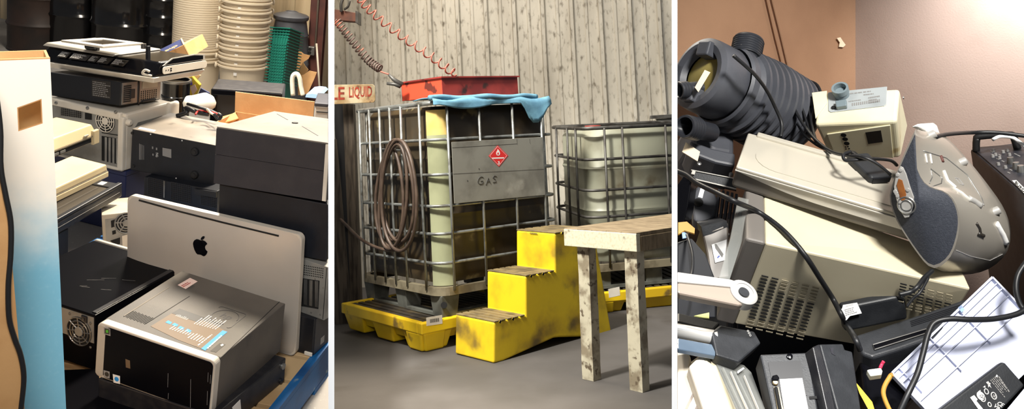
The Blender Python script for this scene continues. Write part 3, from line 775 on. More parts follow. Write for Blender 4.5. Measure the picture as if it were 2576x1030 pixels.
P = fit(B1, (.43, .42, .22), [((0, 0, 1), (549, 466)), ((1, 0, 1), (828, 512)), ((0, 0, 0), (550, 600)), ((1, 0, 0), (820, 660))], 2.95, -.3, z=zw, dim=.08, tilt=1.5)
z2 = zw + P.D[2]; W, D, H = P.D
slab('blue_black_case', 'blue-black case directly below the charcoal case of the right-hand stack', P, 'navy_case')
P = fit(B1, (.43, .42, .2), [((0, 0, 1), (543, 320)), ((1, 0, 1), (832, 357)), ((0, 1, 1), (690, 282)), ((0, 0, 0), (541, 462)), ((1, 0, 0), (816, 512))], 2.95, -.25, z=z2, dim=.1, tilt=2.5)
W, D, H = P.D
T = thing('charcoal_case', 'broad charcoal case with a dusty top crowning the right-hand stack', 'computer case', P.M)
part('shell', MB().box(0, W, .003, D, 0.004, H - .003), 'charcoal_case', T, bev=.003)
part('top_cover', MB().box(-.001, W, .001, D, H - .006, H), 'dust_sheen', T, bev=.002)
part('front_panel', MB().box(0, W - .014, -.002, .004, .004, H * .52).box(0, W - .014, -.002, .004, H * .52 + .0015, H - .006), 'charcoal_case', T)
part('pale_side', MB().box(W - .013, W, -.002, .004, .004, H - .006), 'white_case', T)
for a_, b_ in (((697, 287), (724, 302)), ((760, 318), (800, 342))):
    g = MB(); strip(g, P, 2, H, a_, b_, .003, .0008); part('top_crease', g, 'charcoal_case', T)
part('rubber_foot', MB().lathe([(.012, 0), (.011, .003), (.001, .003)], 14, (0, 0, 1), tuple(P.loc(742, 310, 2, H))), 'black_rubber', T)
bb = P
# ---- open carton with a raised flap behind it
P = fit(B1, (.40, .35, .25), [((0, 0, 1), (545, 300)), ((0, 1, 1), (592, 286)), ((1, 1, 1), (788, 312))], 3.5, -.2, dim=.15)
W, D, H = P.D
T = thing('open_carton', 'open brown carton with one tall flap raised behind the charcoal case', 'carton', P.M)
t_ = .005
part('wall_panel', MB().box(0, W, 0, t_, 0, H), 'cardboard', T); part('wall_panel', MB().box(0, W, D - t_, D, 0, H), 'cardboard', T)
part('wall_panel', MB().box(0, t_, t_, D - t_, 0, H), 'cardboard', T); part('wall_panel', MB().box(W - t_, W, t_, D - t_, 0, H), 'cardboard', T)
part('bottom_panel', MB().box(0, W, 0, D, -.006, 0), 'cardboard', T)
f0 = [P.loc(*q, 1, D) for q in ((590, 300), (592, 231), (791, 256), (786, 320))]
part('flap', MB().prism(f0, (0, .006, 0)), 'cardboard', T, bev=.001)
f0 = [P.loc(545, 300, 2, H), P.loc(592, 286, 2, H), P.loc(600, 300, 2, H - .03), P.loc(560, 312, 2, H - .03)]
part('flap', MB().prism(f0, (0, 0, .005)), 'cardboard_light', T)

# ---- black tower with rubber feet towards the viewer, on a meshed tower
P = fit(B1, (.40, .36, .19), [((0, 0, 1), (328, 318)), ((1, 0, 1), (541, 367)), ((0, 1, 1), (425, 285)), ((0, 0, 0), (334, 425)), ((1, 0, 0), (540, 477))], 3.55, -.25, dim=.06, tilt=2.5)
bt = P; W, D, H = P.D
T = thing('footed_tower', 'black tower on its side showing its round rubber feet', 'computer tower', P.M)
part('case', MB().box(0, W, .002, D, 0, H - .003), 'navy_case', T, bev=.005)
part('side_cover', MB().box(.002, W - .002, 0, D - .004, H - .004, H), 'dust_sheen', T, bev=.002)
for q in ((491, 382), (490, 440)):
    c = P.loc(*q, 1, .002)
    o = part('rubber_foot', MB().lathe([(.019, 0), (.019, .006), (.015, .011), (.001, .011)], 22, (0, -1, 0), tuple(c)), 'black_rubber', T, smooth=40)
    part('foot_pad', MB().lathe([(.009, .011), (.009, .013), (.001, .013)], 16, (0, -1, 0), tuple(c)), 'black_plastic', o)
for q in ((333, 335), (336, 418)): part('rubber_foot', MB().lathe([(.008, 0), (.006, .004), (.001, .004)], 14, (0, -1, 0), tuple(P.loc(*q, 1, .002))), 'black_rubber', T)
for q in ((379, 338), (458, 354), (443, 449), (501, 463)): part('screw', MB().lathe([(.0033, 0), (.0033, .001), (.001, .0015)], 10, (0, -1, 0), tuple(P.loc(*q, 1, .002))), 'white_print', T)
g = decal(MB(), P, 1, .002, [(409, 372), (431, 376), (431, 398), (409, 392)], -.0008); part('worn_label', g, 'grey_print', T)
g = MB()
for x in (351, 354.5, 358, 361.5): strip(g, P, 1, .002, (x, 362 + (x - 351) * .4), (x, 402), .0032 if x < 356 else .0018, -.0006)
for q, l in (((384, 369), 6), ((394, 372), 6), ((385, 387), 5), ((394, 388), 8)): strip(g, P, 1, .002, q, (q[0], q[1] + l), .006, -.0006)
part('rating_print', g, 'grey_print', T)
g = MB(); a0, a1, a2 = (Vector(P.loc(*q, 1, .001)) for q in ((398, 385), (398, 395), (392, 385))); letters(g, 'FC', a2, a1 - a0, a0 - a2, (0, -.0006, 0)); part('mark_lettering', g, 'white_print', T)
g = decal(MB(), P, 2, H, [(347, 324), (353, 320), (392, 328), (387, 332)], .0006); part('paper_label', g, 'white_print', T)
zt = bt.p[2]
P = fit(B1, (.36, .36, zt - .142), [((0, 0, 1), (360, 440)), ((1, 0, 1), (548, 482))], 3.5, -.25, z=.142, dim=.03)
W, D, H = P.D; H = zt - .142 - .004
T = thing('meshed_tower', 'dark tower with square mesh panels standing below the footed black tower', 'computer tower', P.M)
part('frame', MB().box(0, W, .004, D, 0, H), 'navy_case', T, bev=.003)
for q in ([(373, 446), (415, 455), (415, 500), (373, 489)], [(430, 458), (480, 468), (480, 512), (430, 502)], [(505, 478), (546, 486), (546, 524), (505, 515)]):
    o = part('mesh_backing', decal(MB(), P, 1, .004, q, -.001), 'dark_hole', T)
    g = MB(); n = 9
    for i in range(n + 1):
        f = i / n
        for (a, b, c, d) in ((0, 1, 3, 2), (0, 3, 1, 2)):
            s0 = (q[a][0] + (q[b][0] - q[a][0]) * f, q[a][1] + (q[b][1] - q[a][1]) * f); s1 = (q[c][0] + (q[d][0] - q[c][0]) * f, q[c][1] + (q[d][1] - q[c][1]) * f)
            strip(g, P, 1, .003, s0, s1, .0014, -.001)
    part('wire_mesh', g, 'charcoal_case', o)
part('bright_strip', decal(MB(), P, 1, .004, [(412, 455), (416, 456), (415, 498), (412, 497)], -.003), 'steel', T)
part('drive_bay', decal(MB(), P, 1, .004, [(492, 474), (547, 482), (547, 496), (492, 488)], -.012), 'black_plastic', T)

# ---- silver-white tower lying at the back left, with a flat black computer and a printer on top
P = fit(B1, (.44, .42, .31), [((1, 0, 1), (310, 275)), ((1, 0, 0), (312, 432)), ((0, 0, 1), (120, 248)), ((1, 1, 1), (446, 262))], 3.95, -.3, z=.33, dim=.08)
wt = P; W, D, H = P.D
T = thing('white_tower', 'silver-white tower with rounded handles and a fan grille, behind the beige machines', 'computer tower', P.M)
part('rear_plate', MB().box(.006, W - .03, .004, .02, .01, H - .03), 'grey_steel', T)
part('shell', MB().box(0, W, .012, D - .03, 0, H - .004), 'white_case', T, bev=.01)
g = MB(); o2 = rrect(W, H, .045, 6)
part('rim', MB().box(0, W - .02, -.006, .02, H - .035, H).box(W - .032, W, -.006, .02, 0, H - .02).box(0, W, -.006, .02, 0, .016), 'white_case', T, bev=.008, seg=3)
part('side_recess', MB().prism([(W + .0005, y, z) for y, z in [(.06, .02), (D * .82, .02), (D * .82, H - .10), (D * .7, H - .06), (.09, H - .06), (.06, H - .09)]], (.002, 0, 0)), 'grey_steel', T)
part('handle_knob', MB().lathe([(.016, 0), (.016, .012), (.01, .02), (.001, .02)], 16, (1, 0, 0), (W, .025, H - .045)), 'white_case', T, smooth=40)
part('handle_foot', MB().box(W - .01, W + .02, D - .08, D, H - .16, H), 'white_case', T, bev=.02, seg=4)
c = P.loc(265, 305, 1, .003)
part('fan_opening', MB().lathe([(.055, 0), (.055, .001)], 28, (0, -1, 0), tuple(c)), 'dark_hole', T)
fan(T, tuple(c + np.array([0, -.001, 0])), .052, (0, -1, 0), 'white_case', 'white_case', 4, 8, .0022)
g = decal(MB(), P, 1, .003, [(152, 266), (206, 274), (206, 297), (152, 290)], -.001); o = part('grille_plate', g, 'steel', T)
g = MB()
for i in range(11):
    for j in range(5): g.box(*(lambda q: (q[0] - .0035, q[0] + .0035, q[1] - .0006, q[1], q[2] - .0035, q[2] + .0035))(P.loc(156 + i * 4.6, 270 + j * 4.7 + i * .65, 1, .002)))
part('grille_holes', g, 'dark_hole', o)['kind'] = 'stuff'
part('drive_gap', decal(MB(), P, 1, .003, [(214, 284), (231, 286), (231, 302), (214, 300)], -.001), 'dark_hole', T)
part('slot_opening', decal(MB(), P, 1, .003, [(256, 342), (301, 350), (300, 414), (256, 404)], -.001), 'dark_hole', T)
for i in range(4):
    x = 264 + i * 9.5
    part('slot_cover', decal(MB(), P, 1, .001, [(x, 345 + i), (x + 5.5, 346 + i), (x + 5, 410 + i), (x, 408 + i)], -.0015), 'grey_steel', T)
for q in ((142, 259), (221, 272), (292, 282)):
    part('thumb_screw', MB().lathe([(.008, 0), (.008, .005), (.004, .008), (.001, .008)], 14, (0, -1, 0), tuple(P.loc(*q, 1, -.006))), 'steel', T, smooth=40)
part('panel_seam', decal(MB(), P, 1, .003, [(256, 333), (306, 341), (306, 343), (256, 335)], -.001), 'dark_hole', T)
# dark carton under it
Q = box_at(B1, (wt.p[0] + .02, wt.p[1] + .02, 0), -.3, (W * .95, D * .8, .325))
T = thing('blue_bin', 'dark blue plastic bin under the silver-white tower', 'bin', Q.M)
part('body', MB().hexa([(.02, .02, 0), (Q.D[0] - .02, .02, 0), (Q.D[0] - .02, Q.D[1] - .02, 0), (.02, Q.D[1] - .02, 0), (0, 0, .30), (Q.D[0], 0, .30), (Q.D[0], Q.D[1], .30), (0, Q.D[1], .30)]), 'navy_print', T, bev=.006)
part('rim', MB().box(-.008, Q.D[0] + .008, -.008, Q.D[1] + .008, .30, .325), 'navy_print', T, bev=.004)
zs = .33 + H
P = fit(B1, (.40, .28, .11), [((1, 0, 1), (305, 204)), ((1, 0, 0), (306, 266)), ((0, 0, 1), (122, 182)), ((1, 1, 1), (404, 198)), ((1, 1, 0), (404, 254))], 3.95, -.3, z=zs, dim=.12, tilt=3)
sp = P; W, D, H = P.D
T = thing('slim_computer', 'flat black computer with a bright perforated rear, on the silver-white tower', 'computer', P.M)
part('case', MB().box(0, W - .004, 0, D, 0, H), 'black_plastic', T, bev=.004)
part('rear_frame', MB().box(W - .004, W + .002, .004, D - .004, .006, H - .004), 'steel', T)
g = MB()
for i in range(18):
    for j in range(9):
        y = .012 + i * (D * .36 / 18) if i < 9 else D * .42 + (i - 9) * (D * .5 / 9); z = .016 + j * (H - .03) / 9
        if i >= 9 and j > 4: continue
        g.box(W + .0015, W + .003, y, y + .006, z, z + .006)
part('perforation', g, 'dark_hole', T)['kind'] = 'stuff'
part('divider_bar', MB().box(W, W + .006, D * .40, D * .43, 0, H), 'black_plastic', T)
part('power_socket', MB().box(W, W + .006, D * .2, D * .32, .03, .075), 'black_plastic', T, bev=.003)
part('port_panel', MB().box(W + .001, W + .004, D * .5, D * .9, H * .62, H - .01), 'beige_grey', T)
part('latch', MB().box(W, W + .012, D * .5, D * .85, .004, .014), 'black_plastic', T, bev=.003)
g = decal(MB(), P, 1, 0, [(231, 200), (279, 206), (279, 250), (231, 242)], -.0006); lb = part('rating_label', g, 'dark_label', T)
g = MB(); a0, a1, a2 = (Vector(P.loc(*q, 1, -.001)) for q in ((233, 241), (278, 248), (233, 203))); words(g, a0, a1 - a0, a2 - a0, 8, (0, 0, 0), RNG, .95, .45); part('rating_print', g, 'grey_print', lb)
zp = zs + H

# ---- printer on top of the pile
P = fit(B1, (.56, .30, .09), [((1, 0, 0), (385, 212)), ((0, 0, 0), (96, 168)), ((1, 1, 0), (520, 190))], 3.85, -.3, z=zp, dim=.12, tilt=4)
W, D, H = P.D; H = .12
pr = P
T = thing('printer', 'black and white all-in-one printer topping the pile with its lid frame raised', 'printer', P.M)
part('base_tray', MB().hexa([(.05, .02, 0), (W - .02, .02, 0), (W - .02, D - .02, 0), (.05, D - .02, 0), (0, 0, .03), (W, 0, .03), (W, D, .03), (0, D, .03)]), 'white_case', T, bev=.008, seg=3)
part('body', MB().hexa([(.004, .004, .03), (W - .004, .004, .03), (W - .004, D, .03), (.004, D, .03), (.004, .05, .098), (W - .01, .05, .098), (W - .01, D - .02, .098), (.004, D - .02, .098)]), 'black_gloss', T, bev=.012, seg=3)
o = part('front_panel', MB().prism([(W + .001, .055 + y, .040 + z) for y, z in rrect(D - .055, .036, .014)], (.004, 0, 0)), 'white_case', T, bev=.001)
g = MB()
for y in (.075, .09): g.lathe([(.003, 0), (.003, .001)], 10, (1, 0, 0), (W + .005, y, .058))
g.box(W + .005, W + .006, .102, .112, .060, .066).box(W + .005, W + .006, .102, .112, .050, .056)
part('card_slots', g, 'dark_hole', o)
part('side_hook', MB().tube(spline([(W - .02, -.002, .058), (W - .04, -.006, .064), (W - .055, -.008, .05), (W - .05, -.006, .042), (W - .01, -.002, .04)], 4), .006, 6), 'white_case', T, smooth=True)
part('paper_exit', MB().prism([(W - .004, .06 + y, .08 + z) for y, z in [(0, 0), (D - .07, 0), (D - .07, .025), (D * .6, .034), (.06, .03)]], (.004, 0, 0)), 'silver_trim', T)
part('exit_window', MB().prism([(W + .0005, .075 + y, .084 + z) for y, z in [(0, 0), (D - .10, 0), (D - .10, .018), (D * .55, .025), (.05, .022)]], (.001, 0, 0)), 'black_gloss', T)
part('scanner_lid', MB().hexa([(-.01, .03, .10), (W * .62, .03, .096), (W * .62, D - .01, .096), (-.01, D - .01, .10), (.01, .04, .118), (W * .62, .04, .106), (W * .62, D - .02, .106), (.01, D - .02, .118)]), 'silver_device', T, bev=.006, seg=3)
for i, (a0, a1) in enumerate(((.11, .17), (.19, .30), (.31, .36), (.37, .44), (.46, .54))):
    o = part('warning_label', MB().hexa([(a0 * W * 1.35, .012, .06), (a1 * W * 1.35, .012, .06), (a1 * W * 1.35, .018, .06), (a0 * W * 1.35, .018, .06), (a0 * W * 1.35 + .01, .036, .086), (a1 * W * 1.35 + .01, .036, .086), (a1 * W * 1.35 + .01, .045, .086), (a0 * W * 1.35 + .01, .045, .086)]), 'dark_label', T)
    g = MB(); words(g, (a0 * W * 1.35 + .004, .0155, .0645), ((a1 - a0) * W * 1.2, 0, 0), (.008, .0195, .0205), 5, (0, -.0012, .0004), RNG, .9, .45); part('label_print', g, 'white_print', o)
# raised frame of the document lid
zz = .155
fr = MB()
q0 = P.loc(153, 106, 2, zz); q1 = P.loc(258, 122, 2, zz); q2 = P.loc(361, 113, 2, zz + .002); q3 = P.loc(258, 100, 2, zz + .004)
C4 = [Vector(q) for q in (q0, q1, q2, q3)]
cen = sum(C4, Vector()) / 4; I4 = [cen + (c - cen) * .62 for c in C4]
for i in range(4):
    j = (i + 1) % 4
    fr.hexa([tuple(C4[i]), tuple(C4[j]), tuple(I4[j]), tuple(I4[i])] + [tuple(v + Vector((0, 0, .010))) for v in (C4[i], C4[j], I4[j], I4[i])])
o = part('lid_frame', fr, 'white_case', T, bev=.002)
part('lid_window', MB().prism([tuple(v + Vector((0, 0, .003))) for v in I4], (0, 0, .004)), 'black_gloss', o)
part('frame_end', MB().cyl(tuple(C4[2] + Vector((0, 0, -.018))), tuple(C4[2] + Vector((0, 0, .006))), .012, 14), 'steel', o)
part('lid_hinge', MB().box(W * .38, W * .45, .05, .07, .10, zz), 'black_plastic', T, bev=.003); part('lid_hinge', MB().box(W * .80, W * .82, .1, .12, .09, zz), 'black_plastic', T, bev=.003)
part('hinge_cap', MB().lathe([(.014, 0), (.014, .05), (.010, .055), (.001, .055)], 14, (1, 0, 0), (W * .37, .045, .125)), 'black_plastic', T, smooth=40)

# ---- beige machines and a black scanner stacked at the left
yb = 2.95
P = fit(B1, (.44, .30, .07), [((1, 0, 1), (308, 462)), ((1, 0, 0), (309, 490)), ((.25, 0, 1), (150, 556)), ((.25, 0, 0), (150, 584))], yb, .6, dim=.08, tilt=2)
W, D, H = P.D; zsc = P.p[2]
T = thing('flatbed_scanner', 'black flatbed scanner at the bottom of the beige stack', 'scanner', P.M)
part('base', MB().box(0, W, 0, D, 0, H * .8), 'black_case', T, bev=.008, seg=3)
part('glass_bed', MB().box(.02, W - .05, .03, D - .02, H * .8, H * .8 + .002), 'crt_glass', T)
part('rim', MB().box(0, W, 0, .02, H * .78, H).box(W - .05, W, .02, D, H * .78, H * .9), 'black_plastic', T, bev=.004)
part('badge', MB().box(W - .042, W - .012, .06, .085, H * .9, H * .9 + .001), 'white_print', T)
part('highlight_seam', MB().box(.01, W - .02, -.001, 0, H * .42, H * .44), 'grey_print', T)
top_sc = P
P = fit(B1, (.42, .28, .075), [((1, 0, 1), (268, 408)), ((1, 0, 0), (270, 440)), ((.3, 0, 1), (140, 472)), ((.3, 0, 0), (143, 512)), ((1, 1, 1), (196, 393))], yb - .05, .6, z=zsc + H + .002, dim=.12, tilt=2)
W, D, H2 = P.D
T = thing('beige_scanner', 'beige flatbed machine with a sloping lid, middle of the left stack', 'scanner', P.M)
part('base', MB().box(0, W, 0, D, 0, H2 * .38), 'beige', T, bev=.004)
part('lid', MB().hexa([(.003, .003, H2 * .42), (W - .003, .003, H2 * .42), (W - .003, D, H2 * .42), (.003, D, H2 * .42), (.003, .006, H2 * .85), (W - .006, .006, H2 * .85), (W - .02, D, H2 * 1.1), (.003, D, H2 * 1.1)]), 'beige', T, bev=.005)
part('seam', MB().box(.004, W - .004, .002, D, H2 * .37, H2 * .43), 'dust_tan', T)
zc = zsc + H + .002 + H2 * 1.1
P = fit(B1, (.42, .28, .09), [((1, 0, 1), (238, 316)), ((1, 0, 0), (246, 352)), ((.3, 0, 1), (131, 358)), ((.3, 0, 0), (136, 402)), ((1, 1, 1), (150, 290))], yb - .1, .6, z=zc, dim=.12, tilt=2)
W, D, H = P.D
T = thing('beige_dock', 'beige machine with a port slot along its edge, top of the left stack', 'docking station', P.M)
part('lower_shell', MB().box(0, W, .006, D, 0, H * .42), 'beige', T, bev=.004)
part('upper_shell', MB().hexa([(0, 0, H * .40), (W, 0, H * .40), (W, D, H * .40), (0, D, H * .40), (0, .02, H), (W - .012, .02, H), (W - .012, D, H), (0, D, H)]), 'beige', T, bev=.006, seg=3)
part('end_bracket', MB().box(W - .03, W + .008, -.004, .012, -.01, H * .7), 'beige', T, bev=.004)
part('port_recess', MB().box(W * .28, W - .035, .004, .008, H * .06, H * .30), 'dark_hole', T)
for x in (.32, .42): part('port', MB().box(W * x, W * x + .03, .001, .006, H * .09, H * .26), 'grey_steel', T, bev=.002)
part('release_button', MB().box(W * .78, W * .78 + .028, -.002, .004, H * .52, H * .62), 'beige_grey', T, bev=.002)
part('seam', MB().box(.0, W, -.0005, .004, H * .395, H * .415), 'dust_tan', T)
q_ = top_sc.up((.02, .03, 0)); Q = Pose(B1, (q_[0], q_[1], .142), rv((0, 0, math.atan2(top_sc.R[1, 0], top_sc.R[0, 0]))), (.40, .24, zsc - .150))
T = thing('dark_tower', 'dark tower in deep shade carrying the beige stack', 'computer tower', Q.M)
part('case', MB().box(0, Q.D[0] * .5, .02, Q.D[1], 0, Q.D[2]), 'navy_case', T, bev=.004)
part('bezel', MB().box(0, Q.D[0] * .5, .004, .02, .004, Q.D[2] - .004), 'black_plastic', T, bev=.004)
# ---- small beige tower between them and the aluminium computer
P = fit(B1, (.20, .30, .34), [((0, 0, 1), (258, 548)), ((1, 0, 1), (355, 520)), ((0, 1, 1), (258, 512)), ((0, 0, 0), (262, 690))], 3.25, .25, z=.142, dim=.12, tilt=2)
W, D, H = P.D
T = thing('beige_tower', 'small beige tower with a round fan, behind the aluminium computer at its left', 'computer tower', P.M)
part('case', MB().box(0, W, .006, D, 0, H), 'beige_grey', T, bev=.003)
part('rear_plate', MB().box(.012, W - .01, .002, .008, .01, H - .02), 'grey_steel', T)
c = P.loc(318, 561, 1, .001)
part('fan_opening', MB().lathe([(.043, 0), (.043, .0008)], 24, (0, -1, 0), tuple(c)), 'dark_hole', T)
fan(T, tuple(c + np.array([0, -.001, 0])), .042, (0, -1, 0), 'grey_steel', 'grey_steel', 3, 6, .003)
part('power_socket', decal(MB(), P, 1, .002, [(279, 556), (294, 551), (295, 568), (280, 573)], -.003), 'dark_hole', T)
part('voltage_switch', decal(MB(), P, 1, .002, [(282, 582), (291, 579), (292, 588), (283, 591)], -.002), 'dark_hole', T)
part('paper_label', decal(MB(), P, 1, .002, [(307, 594), (326, 589), (329, 628), (309, 632)], -.0015), 'white_case', T)
part('panel_opening', decal(MB(), P, 1, .002, [(277, 606), (302, 598), (302, 614), (290, 618)], -.0012), 'dark_hole', T)

# ---- tall blue printed carton at the left edge
Rq = rv((0, math.radians(-3), 0)) @ rv((0, 0, .56)); Dq = (.46, .12, 1.285)
P = Pose(B1, B1.at_y(126, 148, 2.0) - Rq @ np.array([Dq[0], 0, Dq[2]]), Rq, Dq)
W, D, H = P.D
T = thing('blue_carton', 'tall open carton printed white to blue with a hand hole, left edge', 'carton', P.M)
hq = [P.loc(*q, 1, 0) for q in ((43, 271), (105, 249), (107, 311), (46, 331))]
hx0 = (hq[0][0] + hq[3][0]) / 2; hx1 = (hq[1][0] + hq[2][0]) / 2; hz1 = (hq[0][2] + hq[1][2]) / 2; hz0 = (hq[2][2] + hq[3][2]) / 2
ch = .004
front = MB(); hole = [(hx0, hq[3][2]), (hx1, hq[2][2]), (hx1, hq[1][2]), (hx0, hq[0][2])]
outer = [(0, 0), (W, 0), (W, H), (0, H)]
for y, fl in ((0, False), (.006, True)):
    pass
vv = [(x, 0, z) for x, z in outer + hole] + [(x, .006, z) for x, z in outer + hole]
ff = []
for i in range(4):
    j = (i + 1) % 4
    ff += [(i, j, 4 + j, 4 + i), (8 + j, 8 + i, 12 + i, 12 + j), (4 + i, 4 + j, 12 + j, 12 + i), (j, i, 8 + i, 8 + j)]
front.add(vv, ff); part('front_panel', front, 'blue_carton_print', T)
ec = MB()
for i in range(4):
    j = (i + 1) % 4; a = hole[i]; b = hole[j]; ec.tube([(a[0], .003, a[1]), (b[0], .003, b[1])], .0034, 4)
part('hole_edge', ec, 'cardboard', T)
part('back_panel', MB().box(0, W, D - .006, D, 0, H), 'cardboard_light', T)
part('side_panel', MB().box(0, .006, .006, D - .006, 0, H), 'cardboard_light', T)
part('side_panel', MB().box(W - .006, W, .006, D - .006, 0, H), 'cardboard_light', T)
part('bottom_panel', MB().box(.006, W - .006, .006, D - .006, 0, .006), 'cardboard', T)
part('top_edge', MB().box(0, W, -.0005, .0065, H, H + .003), 'cardboard_light', T)
# tan carton in front of it
Rq = rv((0, math.radians(-4.5), 0)) @ rv((0, 0, .62)); Dq = (.40, .25, 1.275)
P = Pose(B1, B1.at_y(-6, 230, 1.7) - Rq @ np.array([Dq[0], 0, Dq[2]]), Rq, Dq)
W, D, H = P.D
T = thing('tan_carton', 'plain tan carton in front of the blue carton at the left edge', 'carton', P.M)
part('front_panel', MB().box(0, W, 0, .006, 0, H), 'cardboard', T); part('back_panel', MB().box(0, W, D - .006, D, 0, H), 'cardboard', T)
part('side_panel', MB().box(0, .006, .006, D - .006, 0, H), 'cardboard', T); part('side_panel', MB().box(W - .006, W, .006, D - .006, 0, H), 'cardboard', T)
pts = [P.loc(*q, 1, -.009) for q in ((-8, 250), (1, 330), (2, 420), (14, 490), (27, 560), (27, 640), (21, 720), (23, 800), (36, 850), (52, 895), (60, 950), (54, 1020), (48, 1060))]
c = P.up(pts[0])
solo('mains_cable', MB().tube(spline([tuple(P.R @ (q - pts[0])) for q in pts], 6), .0055, 8), 'black_rubber', B1.world(c), 'black mains cable hanging down the tan carton', 'cable', smooth=True)

for o in bpy.data.objects:
    if not o.parent and '_bay' not in o and o.type in ('MESH', 'EMPTY'): o['_bay'] = 1
# ================================================================== BAY 2: storage totes, steps and a work table
mat('grimy_siding', (194, 188, 174), .6, c2=(168, 161, 147), scale=2.6, stretch=(2.2, 2.2, .5), lo=.35, hi=.8, c3=(104, 95, 80), scale3=26, lo3=.50, hi3=.78, stretch3=(1, 1, .45), bump=.12, bscale=60)
mat('mould_siding', (200, 192, 170), .6, c2=(132, 120, 98), scale=5, stretch=(6, 6, .7), lo=.44, hi=.62, c3=(62, 52, 40), scale3=9, lo3=.54, hi3=.66, stretch3=(4, 4, .9), bump=.2, bscale=60)
mat('shop_floor', (82, 78, 75), .8, c2=(66, 62, 58), scale=1.3, lo=.35, hi=.7, c3=(60, 54, 48), scale3=2.2, lo3=.55, hi3=.8, bump=.25, bscale=40)
mat('galv_tube', (158, 160, 156), .38, metal=.7, c2=(112, 110, 102), scale=14, lo=.45, hi=.7)
mat('dark_tube', (84, 82, 78), .5, metal=.5, c2=(56, 52, 48), scale=10)
mat('tote_dark', (46, 38, 26), .4, c2=(70, 56, 34), scale=3.2, lo=.45, hi=.7, c3=(118, 106, 72), scale3=7, lo3=.62, hi3=.75, rough2=.5)
mat('tote_clear', (152, 154, 122), .3, c2=(138, 140, 110), scale=4, c3=(120, 110, 84), scale3=7, lo3=.68, hi3=.8)
mat('tote_amber', (212, 184, 112), .4, c2=(196, 166, 94), scale=6)
mat('tote_pale', (140, 140, 122), .45, c2=(116, 111, 92), scale=3.5, lo=.42, hi=.7, c3=(86, 74, 54), scale3=4, lo3=.58, hi3=.75)
mat('plate_metal', (140, 138, 128), .55, metal=.25, c2=(116, 113, 104), scale=5, lo=.42, hi=.66, c3=(166, 163, 152), scale3=4, lo3=.6, hi3=.75, bump=.1)
mat('hazard_red', (206, 46, 44), .45)
mat('marker_ink', (66, 64, 60), .7)
mat('hose_brown', (66, 52, 42), .5, c2=(84, 68, 56), scale=10)
mat('air_hose_red', (166, 92, 76), .5)
mat('air_hose_dark', (92, 74, 66), .5, c2=(166, 96, 74), scale=4, lo=.55, hi=.6)
mat('tray_red', (150, 52, 44), .5, c2=(116, 38, 34), scale=5, c3=(60, 34, 28), scale3=8, lo3=.58, hi3=.7)
mat('tray_red_fresh', (214, 72, 46), .5, c2=(96, 40, 30), scale=9, lo=.56, hi=.62)
mat('blue_cloth', (98, 144, 164), .85, c2=(78, 120, 142), scale=8, bump=.3, bscale=80)
mat('safety_yellow', (230, 192, 24), .45, c2=(208, 168, 16), scale=3, c3=(110, 88, 40), scale3=5, lo3=.60, hi3=.72, rough2=.6)
mat('grimy_yellow', (230, 196, 30), .5, c2=(188, 152, 34), scale=4.2, lo=.42, hi=.72, c3=(108, 90, 46), scale3=4.5, lo3=.52, hi3=.76, bump=.15, bscale=50)
mat('tread_grime', (122, 106, 72), .7, c2=(86, 74, 52), scale=8, bump=.25, bscale=50)
mat('grate_dark', (40, 34, 26), .7, c2=(70, 58, 34), scale=8)
mat('table_paint', (212, 206, 180), .6, c2=(196, 188, 158), scale=8, stretch=(2, 8, 8), lo=.45, hi=.7, c3=(96, 82, 60), scale3=7, lo3=.64, hi3=.72, bump=.25, bscale=30)
mat('table_top_wood', (140, 122, 94), .7, c2=(114, 97, 72), scale=5, stretch=(8, 2, 2), bump=.25, bscale=40)
mat('leg_paint', (192, 184, 160), .65, c2=(138, 126, 104), scale=9, lo=.44, hi=.6, c3=(96, 82, 64), scale3=22, lo3=.56, hi3=.68, bump=.35, bscale=40)
mat('old_wood', (86, 76, 64), .85, c2=(52, 44, 36), scale=6, stretch=(7, 7, .7), bump=.4, bscale=40)
mat('beam_rust', (104, 58, 38), .65, c2=(74, 42, 30), scale=8)
mat('sign_cream', (208, 194, 160), .6, c2=(170, 140, 96), scale=8, c3=(110, 74, 48), scale3=12, lo3=.6, hi3=.7)
mat('sign_red', (176, 60, 34), .6, c2=(120, 50, 34), scale=20)
mat('pallet_metal', (146, 136, 112), .5, metal=.4, c2=(110, 100, 80), scale=8)
mat('foot_grey', (92, 93, 86), .6, c2=(68, 68, 62), scale=8)
R2 = random.Random(11)

g = MB().box(-3.2, 3.4, 2.2, 10.5, -.06, 0); struct('floor', g, 'shop_floor', B2.world((0, 0, 0)))
# ribbed back wall running away to the left corner
wl = B2.at_y(905, 60, 7.6); 
Mw = B2.world((-2.1, 8.6, 0), rv((0, 0, math.radians(-6))))
g = siding(-.6, 5.2, .275, -.02, 3.4, .042, .03, .012, True)
struct('wall_back', g, 'grimy_siding', Mw)
# old timber corner at the left: dark post and weathered planks
yl = 7.15
T = thing('timber_post', 'dark weathered timber post at the left edge beside the tote cage', 'post', B2.world((0, 0, 0)))
def quadbox(mb, bay, pix, y, th):
    P = [bay.at_y(px, py, y) for px, py in pix]; mb.prism(P, (0, th, 0)); return mb
part('post', quadbox(MB(), B2, [(862, 262), (888, 262), (908, 800), (884, 800)], 7.0, .10), 'old_wood', T)
part('brace', quadbox(MB(), B2, [(838, 262), (864, 262), (898, 780), (872, 780)], 7.05, .06), 'black_rubber', T)
o = solo('weathered_board', quadbox(MB(), B2, [(820, 355), (846, 350), (888, 838), (820, 845)], 6.9, .03), 'old_wood', B2.world((0, 0, 0)), 'grey weathered board leaning at the far left behind the yellow spill pallet', 'board')
